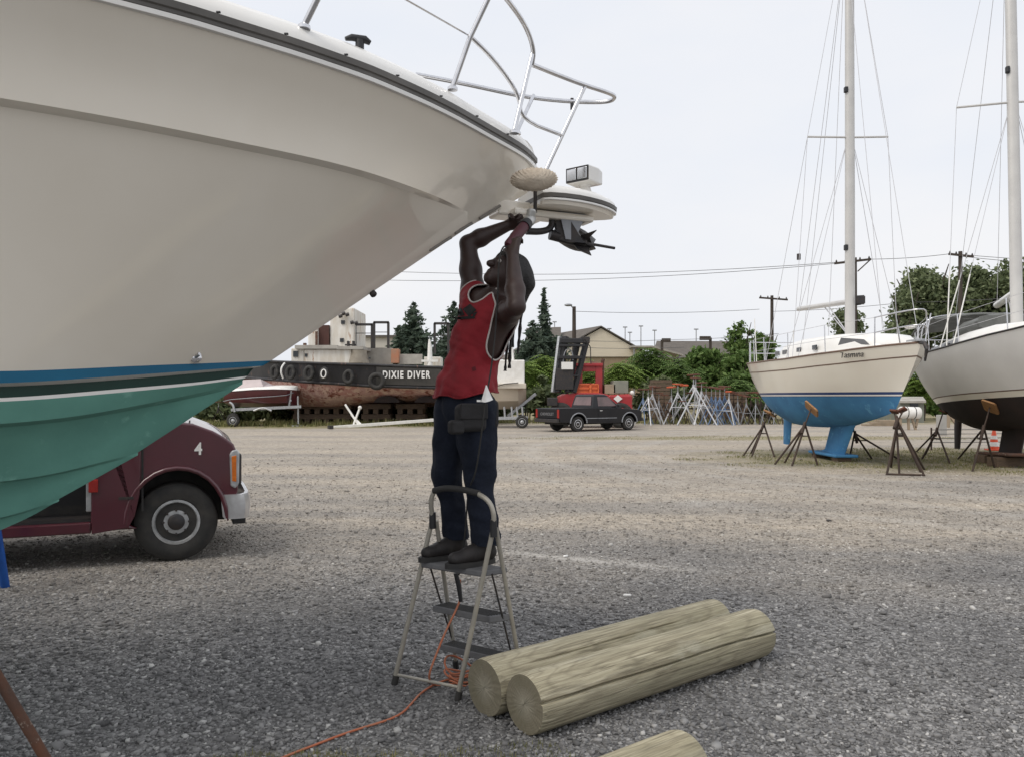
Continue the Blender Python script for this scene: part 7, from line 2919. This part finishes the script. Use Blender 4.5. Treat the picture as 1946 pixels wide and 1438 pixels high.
m.beam(P(1620, 580, 58), P(1624, 620, 60), .1, .1)
m.build('bracket', M['pole_wood'], fr_)


def wire(pts, r=0.022):
    q = []
    for a, b in zip(pts[:-1], pts[1:]):
        A, B = P(*a), P(*b)
        for i in range(13):
            t = i / 12
            if q and i == 0:
                continue
            q.append(A.lerp(B, t) - V((0, 0, 4 * t * (1 - t) * (A - B).length * .012)))
    return q


WG = 'power lines crossing the sky'
for lb, pts in (('upper power line from the yacht mast pole to the left', [(1588, 499, 60), (880, 520, 72), (300, 480, 84)]), ('lower power line from the yacht mast pole to the left', [(1600, 500, 60), (880, 534, 72), (300, 505, 84)]),
                ('power line running right from the brown pole', [(1848, 486, 62), (2200, 500, 60)]), ('second power line running right from the brown pole', [(1830, 488, 62), (2200, 512, 60)]),
                ('power line between the two dark poles', [(1655, 493, 60), (1803, 483, 62)]), ('thin cable from the street lamp to the flat crossarm pole', [(1094, 592, 74), (1443, 588, 78)]),
                ('thin cable right of the flat crossarm pole', [(1470, 592, 78), (1720, 575, 70), (2000, 560, 66)]), ('low dark cable over the shed roof', [(1110, 648, 80), (1260, 646, 82), (1480, 634, 82)]),
                ('low dark cable over the gabled building front', [(1090, 660, 78), (1300, 660, 80)])):
    m = MB()
    m.tube(wire(pts), .022, 5)
    tag(m.build('power_line', M['wire'], smooth=60), lb, 'power line', WG)

# ------------------------------------------------------------ odds and ends under and behind the yachts
dr_ = thing('white_drum', 'white drum with dark straps on wooden legs behind the blue yacht', 'drum', G(1728, 815))
a, b = P(1709, 783, 36), P(1748, 784, 36)
m = MB()
m.lathe([(.02, 0), (.25, .02), (.27, .06), (.27, (b - a).length - .06), (.25, (b - a).length - .02), (.02, (b - a).length)], a, b - a, 24)
m.build('drum', M['white_paint'], dr_, smooth=40)
for k in (.33, .7):
    m = MB()
    m.lathe([(.275, -.02), (.285, 0), (.275, .02)], a.lerp(b, k), b - a, 24, cap=False)
    m.build('strap', M['dark_metal'], dr_, smooth=40)
for p0, p1 in (((1712, 790), (1708, 814)), ((1726, 790), (1727, 816)), ((1732, 790), (1742, 822)), ((1745, 790), (1740, 812))):
    m = MB()
    m.beam(P(*p0, 36), P(*p1, 36), .09, .09)
    m.build('leg', M['tan_box'], dr_)
cbk = G(1789, 826)
m = MB()
m.box((cbk.x, cbk.y, .40), (.28, .3, .8))
o = m.build('concrete_block', pm('grey_concrete', (.36, .35, .33), .9, scale=3, bump=.3), bevel=.02)
tag(o, 'small upright grey concrete block behind the leaning dark stand', 'block')
pr = thing('timber_props', 'pale slanted timber prop leaning behind the grey yacht rudder', 'timber prop', G(1815, 812))
for p0, p1 in (((1803, 785), (1822, 812)), ((1803, 785), (1802, 812))):
    m = MB()
    m.beam(P(*p0, 37), P(*p1, 37), .1, .12)
    m.build('timber', M['tan_box'], pr)
wf = thing('wire_fence', 'low strand fence across the ground behind the grey yacht rudder', 'fence', (12.5, 22.5, 0))
for z in (.22, .34, .46, .58):
    m = MB()
    m.tube([(11.9, 22.4, z), (14.4, 22.9, z - .01), (17.5, 23.4, z)], .010, 6)
    m.build('strand', M['wire'], wf, smooth=60)
for x, y in ((11.9, 22.4), (14.4, 22.9), (17.5, 23.4)):
    m = MB()
    m.tube([(x, y, 0), (x, y, .64)], .025, 8)
    m.build('post', M['stand_brown'], wf, smooth=60)
bp_ = thing('scrap_pile', 'low pile of dark scrap and pale pipes behind the grey yacht keel', 'scrap pile', G(1890, 806))
for i in range(26):
    u, v = random.uniform(1850, 1915), random.uniform(796, 808)
    q = P(u, v, 42 + random.uniform(-1, 1))
    m = MB()
    d_ = V((random.uniform(-1, 1), random.uniform(-1, 1), random.uniform(-.2, .2))).normalized() * random.uniform(.4, 1.1)
    q.z = random.uniform(.08, .4)
    m.tube([q - d_ / 2, q + d_ / 2], random.uniform(.03, .07), 6)
    m.build('scrap_piece', M['rust'] if i % 3 else M['stand_white'], bp_, smooth=60)
lw = thing('low_shed', 'low dark green grey shed between the two yacht hulls', 'shed', G(1738, 803))
m = MB()
fbox(m, 1712, 764, 1756, 804, 46, 3)
m.build('wall', pm('grey_green_wall', (.20, .21, .18), .8, scale=2), lw)
m = MB()
m.slab([P(1708, 765, 45.8), P(1760, 765, 45.8), P(1754, 757, 47.5), P(1714, 757, 47.5)], V((0, 0, .12)))
m.build('roof', M['tug_grey'], lw)
fpart(lw, 'window', [(1730, 766, 1745, 775, 45.95, .1)], M['glass'])
wp = thing('plank_pile', 'low pile of pale planks behind the blue yacht keel', 'plank pile', G(1668, 806))
for i in range(9):
    m = MB()
    y = 41 + .25 * (i % 4)
    a, b = P(1638 + 4 * i, 806, y), P(1712, 806, y)
    m.box(((a.x + b.x) / 2, y, .06 + .1 * (i // 3)), (b.x - a.x, .22, .08))
    m.build('plank', M['tan_box'], wp)
for i, (u, v, sx, sy) in enumerate(((1192, 1133, .06, .018), (1075, 1058, .05, .02), (1575, 990, .07, .05), (628, 815, .3, .2))):
    q = G(u, v)
    m = MB()
    m.box((q.x, q.y, .012 if i < 3 else .1), (sx, sy, .02 if i < 3 else .16), Matrix.Rotation(i * .7, 3, 'Z'))
    o = m.build('litter', M['rag'] if i < 2 else M['dark_metal'], bevel=.006)
    tag(o, ['pale splinter lying on the gravel behind the logs', 'small white scrap on the dusty track right of the ladder', 'dark lump on the gravel in front of the yachts', 'dark lump beside the end of the white trailer beam'][i], 'litter')


# ------------------------------------------------------------ trees and shrubs
def leaf_quads(cen, size, aspect=1.0, up=0.0):
    """a leaf sized quad at every centre, turned at random; size per leaf"""
    n = len(cen)
    d = rng.normal(size=(n, 3))
    d[:, 2] *= (1 - up)
    d /= np.linalg.norm(d, axis=1)[:, None] + 1e-9
    e = np.cross(d, rng.normal(size=(n, 3)))
    e /= np.linalg.norm(e, axis=1)[:, None] + 1e-9
    s = (size * rng.uniform(.6, 1.4, n))[:, None]
    a, b = d * s * aspect, e * s
    return np.stack([cen - a * .5, cen + b * .35, cen + a * .5, cen - b * .35], 1).reshape(-1, 3)


def leaf_obj(name, v, mat, parent):
    o = raw_mesh(name, v - np.array(OFF[parent]), np.arange(len(v)).reshape(-1, 4), mat)
    o.parent = parent
    OFF[o] = OFF[parent]
    return o


def trunk(parent, base, h, r, limbs, spread, mat='bark'):
    m = MB()
    b = V(base)
    pts = [b + V((0, 0, -.2)), b + V((.1 * r, 0, h * .4)), b + V((-.3 * r, .2 * r, h))]
    m.tube(pts, [r * 1.2, r, r * .45], 9)
    t = m.build('trunk', M[mat], parent, smooth=60)
    for i in range(limbs):
        a = 2.4 * i + random.uniform(-.3, .3)
        z0 = h * random.uniform(.35, .85)
        p0 = b + V((0, 0, z0))
        p1 = p0 + V((math.cos(a) * spread * .5, math.sin(a) * spread * .5, h * .22))
        p2 = p1 + V((math.cos(a) * spread * .35, math.sin(a) * spread * .35, h * .22))
        m = MB()
        m.tube([p0, p1, p2], [r * .4, r * .25, r * .08], 6)
        m.build('limb', M[mat], t, smooth=60)


def broadleaf(name, label, cat, u, vtop, vbot, wpx, d, n_clump, per, size, mat, group, clump_r=.16, hollow=.55, aspect=1.3):
    """a tree or bush whose crown fills the given pixels at depth d"""
    zt, zb = P(0, vtop, d).z, max(P(0, vbot, d).z, .1)
    x = (u - U0) / F * d
    rx = wpx / 2 / F * d
    t = thing(name, label, cat, (x, d, 0), group)
    c = np.array((x, d, (zt + zb) / 2))
    rad = np.array((rx, rx * .9, (zt - zb) / 2))
    dirs = rng.normal(size=(n_clump, 3))
    dirs /= np.linalg.norm(dirs, axis=1)[:, None]
    rr = rng.uniform(hollow, 1.0, n_clump) ** .7
    cc = dirs * rr[:, None]
    cc *= (1 + .18 * np.array([mnoise.noise(V(q) * 1.9 + V((u * .1, 0, 0))) for q in dirs]))[:, None]
    cc = c + cc * rad * (1 - clump_r * .7)
    k = rng.uniform(.6, 1.3, n_clump) * clump_r * max(rx, (zt - zb) / 2) * 1.15
    pts = (cc[:, None, :] + rng.normal(size=(n_clump, per, 3)) * (k[:, None, None] * .62) * np.array((1, 1, .62))).reshape(-1, 3)
    pts = pts[pts[:, 2] > .05]
    leaf_obj('crown', leaf_quads(pts, size, aspect), mat, t)
    trunk(t, (x, d, 0), zb + (zt - zb) * .62, max(.05, .035 * (zt)), 5, rx * 1.1)
    return t


def conifer(label, u, vtop, hw, vbase, d, mat, per=1.0, droop=.25, tip=0.0):
    zt = P(0, vtop, d).z
    x = (u - U0) / F * d
    R0 = 1.9 * hw / F * d
    t = thing('spruce_tree', label, 'spruce tree', (x, d, 0), 'spruce trees beyond the yard')
    pts = []
    zb = .6
    zz = np.linspace(zb, zt, int((zt - zb) / .17))
    for z in zz:
        f = (zt - z) / (zt - zb)
        r = R0 * (f ** .8) * random.uniform(.75, 1.12) + .08
        if tip and f < tip:
            r *= .35
        nb_ = max(4, int(9 * f + 4))
        for k in range(nb_):
            a = random.uniform(0, 6.283)
            rr = r * random.uniform(.7, 1.1)
            m_ = max(3, int(rr * 11 * per))
            s = np.linspace(.12, 1, m_)
            px = x + np.cos(a) * rr * s
            py = d + np.sin(a) * rr * s
            pz = z - droop * rr * s + .12 * rr * s ** 2
            pts.append(np.stack([px, py, pz], 1) + rng.normal(size=(m_, 3)) * (.05 + .06 * rr))
    pts = np.concatenate(pts)
    leaf_obj('foliage', leaf_quads(pts, .32, 1.7, .5), mat, t)
    m = MB()
    m.tube([(x, d, -.2), (x, d, zt + .2)], [.22, .02], 8)
    m.build('trunk', M['bark'], t, smooth=60)
    return t


conifer('tall blue green spruce behind the tug deck', 786, 577, 50, 700, 78, M['leaf_spruce'], 1.0)
conifer('short spruce crowding the left side of the tall spruce behind the tug', 757, 622, 26, 700, 76, M['leaf_spruce'], 1.0)
conifer('spruce just left of the worker shoulder behind the tug', 862, 575, 46, 700, 82, M['leaf_spruce'])
conifer('spruce with long thin spire right of the worker', 1034, 550, 44, 690, 80, M['leaf_spruce'], 1.0, .2, .42)
conifer('leafy broad spruce low against the gabled building', 1012, 612, 40, 690, 78, M['leaf_spruce'], 1.1)

TG = 'big trees on the right beyond the yachts'
broadleaf('oak_tree', 'leftmost big dark tree with ragged top beyond the yachts', 'tree', 1762, 508, 670, 118, 72, 120, 95, .34, M['leaf_dark'], TG)
broadleaf('oak_tree', 'big dark tree around the brown utility pole', 'tree', 1838, 498, 672, 120, 75, 120, 95, .34, M['leaf_dark'], TG)
broadleaf('oak_tree', 'big dark tree at the right edge behind the grey yacht mast', 'tree', 1925, 496, 675, 130, 73, 120, 95, .34, M['leaf_dark'], TG)
broadleaf('oak_tree', 'narrow dark tree on the left flank of the big trees', 'tree', 1722, 548, 690, 48, 70, 60, 80, .3, M['leaf_dark'], TG)
broadleaf('oak_tree', 'big dark tree just outside the right edge', 'tree', 2030, 500, 680, 130, 76, 70, 70, .36, M['leaf_dark'], TG)
broadleaf('bush', 'dark bush low behind the bow rail of the blue yacht', 'bush', 1695, 622, 700, 70, 66, 50, 80, .3, M['leaf_dark'], None)
broadleaf('poplar_tree', 'slim upright poplar behind the blue yacht mast', 'poplar tree', 1611, 566, 720, 44, 66, 60, 90, .26, M['leaf_dark'], None)
broadleaf('locust_tree', 'light airy tree left of the blue yacht stern', 'tree', 1408, 606, 700, 66, 68, 34, 55, .26, M['leaf_shrub'], None, .15, .3)
broadleaf('locust_tree', 'light airy tree behind the blue yacht stern', 'tree', 1450, 625, 720, 58, 64, 34, 55, .26, M['leaf_shrub'], None, .15, .3)

HG = 'shrubs of the hedge behind the spare stands'


def sumac(label, u, vtop, vbot, wpx, d, n, mat, seed=0):
    """a bush of arching fronds with paired leaflets"""
    zt, zb = P(0, vtop, d).z, max(P(0, vbot, d).z, .05)
    x = (u - U0) / F * d
    rx = wpx / 2 / F * d
    t = thing('sumac_bush', label, 'bush', (x, d, 0), HG)
    vs = []
    for i in range(n):
        a = random.uniform(0, 6.283)
        f = random.random() ** .6
        h = zb + (zt - zb) * math.sqrt(max(0, 1 - (f * .93) ** 2)) * random.uniform(.3, 1.0) * (1.0 + .28 * mnoise.noise(V((a * 1.3, f * 3, u * .37))))
        o = np.array((x + rx * f * .8 * math.cos(a), d + rx * f * .8 * math.sin(a), h))
        b = random.uniform(0, 6.283)
        L = random.uniform(.5, 1.25)
        w = np.array((math.cos(b), math.sin(b), 0))
        sd = np.array((-math.sin(b), math.cos(b), 0))
        for k in range(8):
            s = (k + .6) / 8
            p = o + w * L * s + np.array((0, 0, .22 * L * s - .55 * L * s * s))
            for sg in (-1, 1):
                tip_ = p + sd * sg * .26 * (1 - .45 * s) + w * .08 + np.array((0, 0, -.10 + random.uniform(-.05, .05)))
                mid = (p + tip_) / 2
                q = w * .05
                vs += [p, mid + q, tip_, mid - q]
    leaf_obj('foliage', np.array(vs), mat, t)
    for i in range(4):
        m = MB()
        a = i * 1.7
        m.tube([(x + .2 * math.cos(a), d + .2 * math.sin(a), -.1), (x + rx * .4 * math.cos(a), d + rx * .4 * math.sin(a), zb + (zt - zb) * .6)], [.05, .025], 6)
        m.build('stem', M['bark'], t, smooth=60)
    return t


sumac('yellow green bush left of the forklift mast', 1032, 676, 745, 78, 50, 420, M['leaf_sumac'])
sumac('yellow green bush behind the workboat cabin', 1000, 690, 745, 60, 49, 260, M['leaf_sumac'])
sumac('yellow green bush low behind the forklift cab window', 1118, 690, 750, 70, 52, 300, M['leaf_sumac'])
sumac('bright yellow green frond bush right of the forklift cab', 1180, 688, 745, 90, 51, 480, M['leaf_sumac'])
sumac('tall feathery green bush under the thin canopy', 1235, 660, 740, 105, 53, 620, M['leaf_shrub'])
sumac('feathery green bush left of the dark hedge shrub', 1290, 688, 745, 80, 51, 420, M['leaf_shrub'])
for lb, u, vt_, vb, w, d, n_ in (('dense dark green shrub in front of the shed roof', 1345, 658, 770, 110, 54, 110), ('dense green shrub beside the blue yacht stern', 1410, 664, 775, 95, 52, 100), ('green shrub hidden behind the blue yacht stern', 1465, 690, 780, 80, 52, 80)):
    broadleaf('shrub', lb, 'bush', u, vt_, vb, w, d, n_, 70, .26, M['leaf_shrub'], HG, .17, .35)
sumac('pale green low bush over the rusty stands near the blue hull', 1392, 716, 770, 80, 49, 320, M['leaf_shrub'])
broadleaf('shrub', 'low dark shrub behind the crowd of stands, left part', 'bush', 1260, 715, 800, 110, 50, 70, 60, .26, M['leaf_dark'], HG, .17, .35)
broadleaf('shrub', 'low dark shrub behind the crowd of stands, right part', 'bush', 1440, 730, 800, 120, 50, 70, 60, .26, M['leaf_dark'], HG, .17, .35)
broadleaf('shrub', 'low dark shrub between the workboat and the forklift', 'bush', 1035, 715, 800, 80, 48, 60, 60, .26, M['leaf_dark'], HG, .17, .35)
sumac('bright green bush seen between the two yacht hulls', 1750, 690, 770, 70, 50, 330, M['leaf_sumac'])
for lb, u, vt_, w in (('green shrub between the yacht rudders', 1700, 735, 80), ('green shrub behind the grey yacht rudder', 1795, 740, 90), ('green shrub behind the grey yacht keel', 1885, 742, 110), ('green shrub beyond the right edge', 1975, 742, 100), ('green shrub behind the blue yacht keel', 1610, 735, 110), ('green shrub under the blue yacht stern', 1530, 730, 100)):
    broadleaf('shrub', lb, 'bush', u, vt_, 806, w, 54, 60, 60, .28, M['leaf_shrub'], 'shrubs along the far edge behind the yachts', .17, .35)
for lb, u, vt_, w, d in (('dark weedy shrub under the green cruiser bottom by the maroon boat', 405, 752, 80, 45), ('dark shrub behind the maroon boat trailer', 470, 748, 110, 47), ('dark shrub behind the tug bow blocks', 545, 752, 110, 50), ('dark shrub behind the tug cribs', 660, 752, 160, 51), ('dark shrub behind the tug stern', 790, 752, 160, 51), ('dark shrub behind the workboat trailer', 930, 745, 120, 50)):
    broadleaf('shrub', lb, 'bush', u, vt_, 806, w, d, 60, 60, .28, M['leaf_dark'], 'shrubs along the far edge behind the tug', .17, .35)
blades('weeds', np.concatenate([ell_pts(1500, -15, 41, 4, 1.5), ell_pts(1200, -8, 42, 6, 1.2), ell_pts(1200, 3, 45.5, 9, .8), ell_pts(900, 14, 44.5, 8, 1.0)]), .35, M['leaf_grass'], .04)
make_stand('black stand in the weeds between the van and the maroon boat', [g3(402, 806), g3(432, 807), g3(442, 804)], P(415, 775, 42), P(416, 764, 42), M['dark_metal'], M['pad_brown'], (-15.6, 42, 0), None)
# distant tree belt along the horizon
belt = []
for i in range(26000):
    x = random.uniform(-260, 330)
    h = 5.5 + 2.5 * mnoise.noise(V((x * .03, 1, 0))) + 1.5 * mnoise.noise(V((x * .15, 5, 0)))
    belt.append((x, 205 + random.uniform(-6, 6), random.uniform(0, 1) ** .7 * h))
o = raw_mesh('far_tree_belt', leaf_quads(np.array(belt), 1.5, 1.2), np.arange(len(belt) * 4).reshape(-1, 4), M['leaf_dark'], 'stuff')
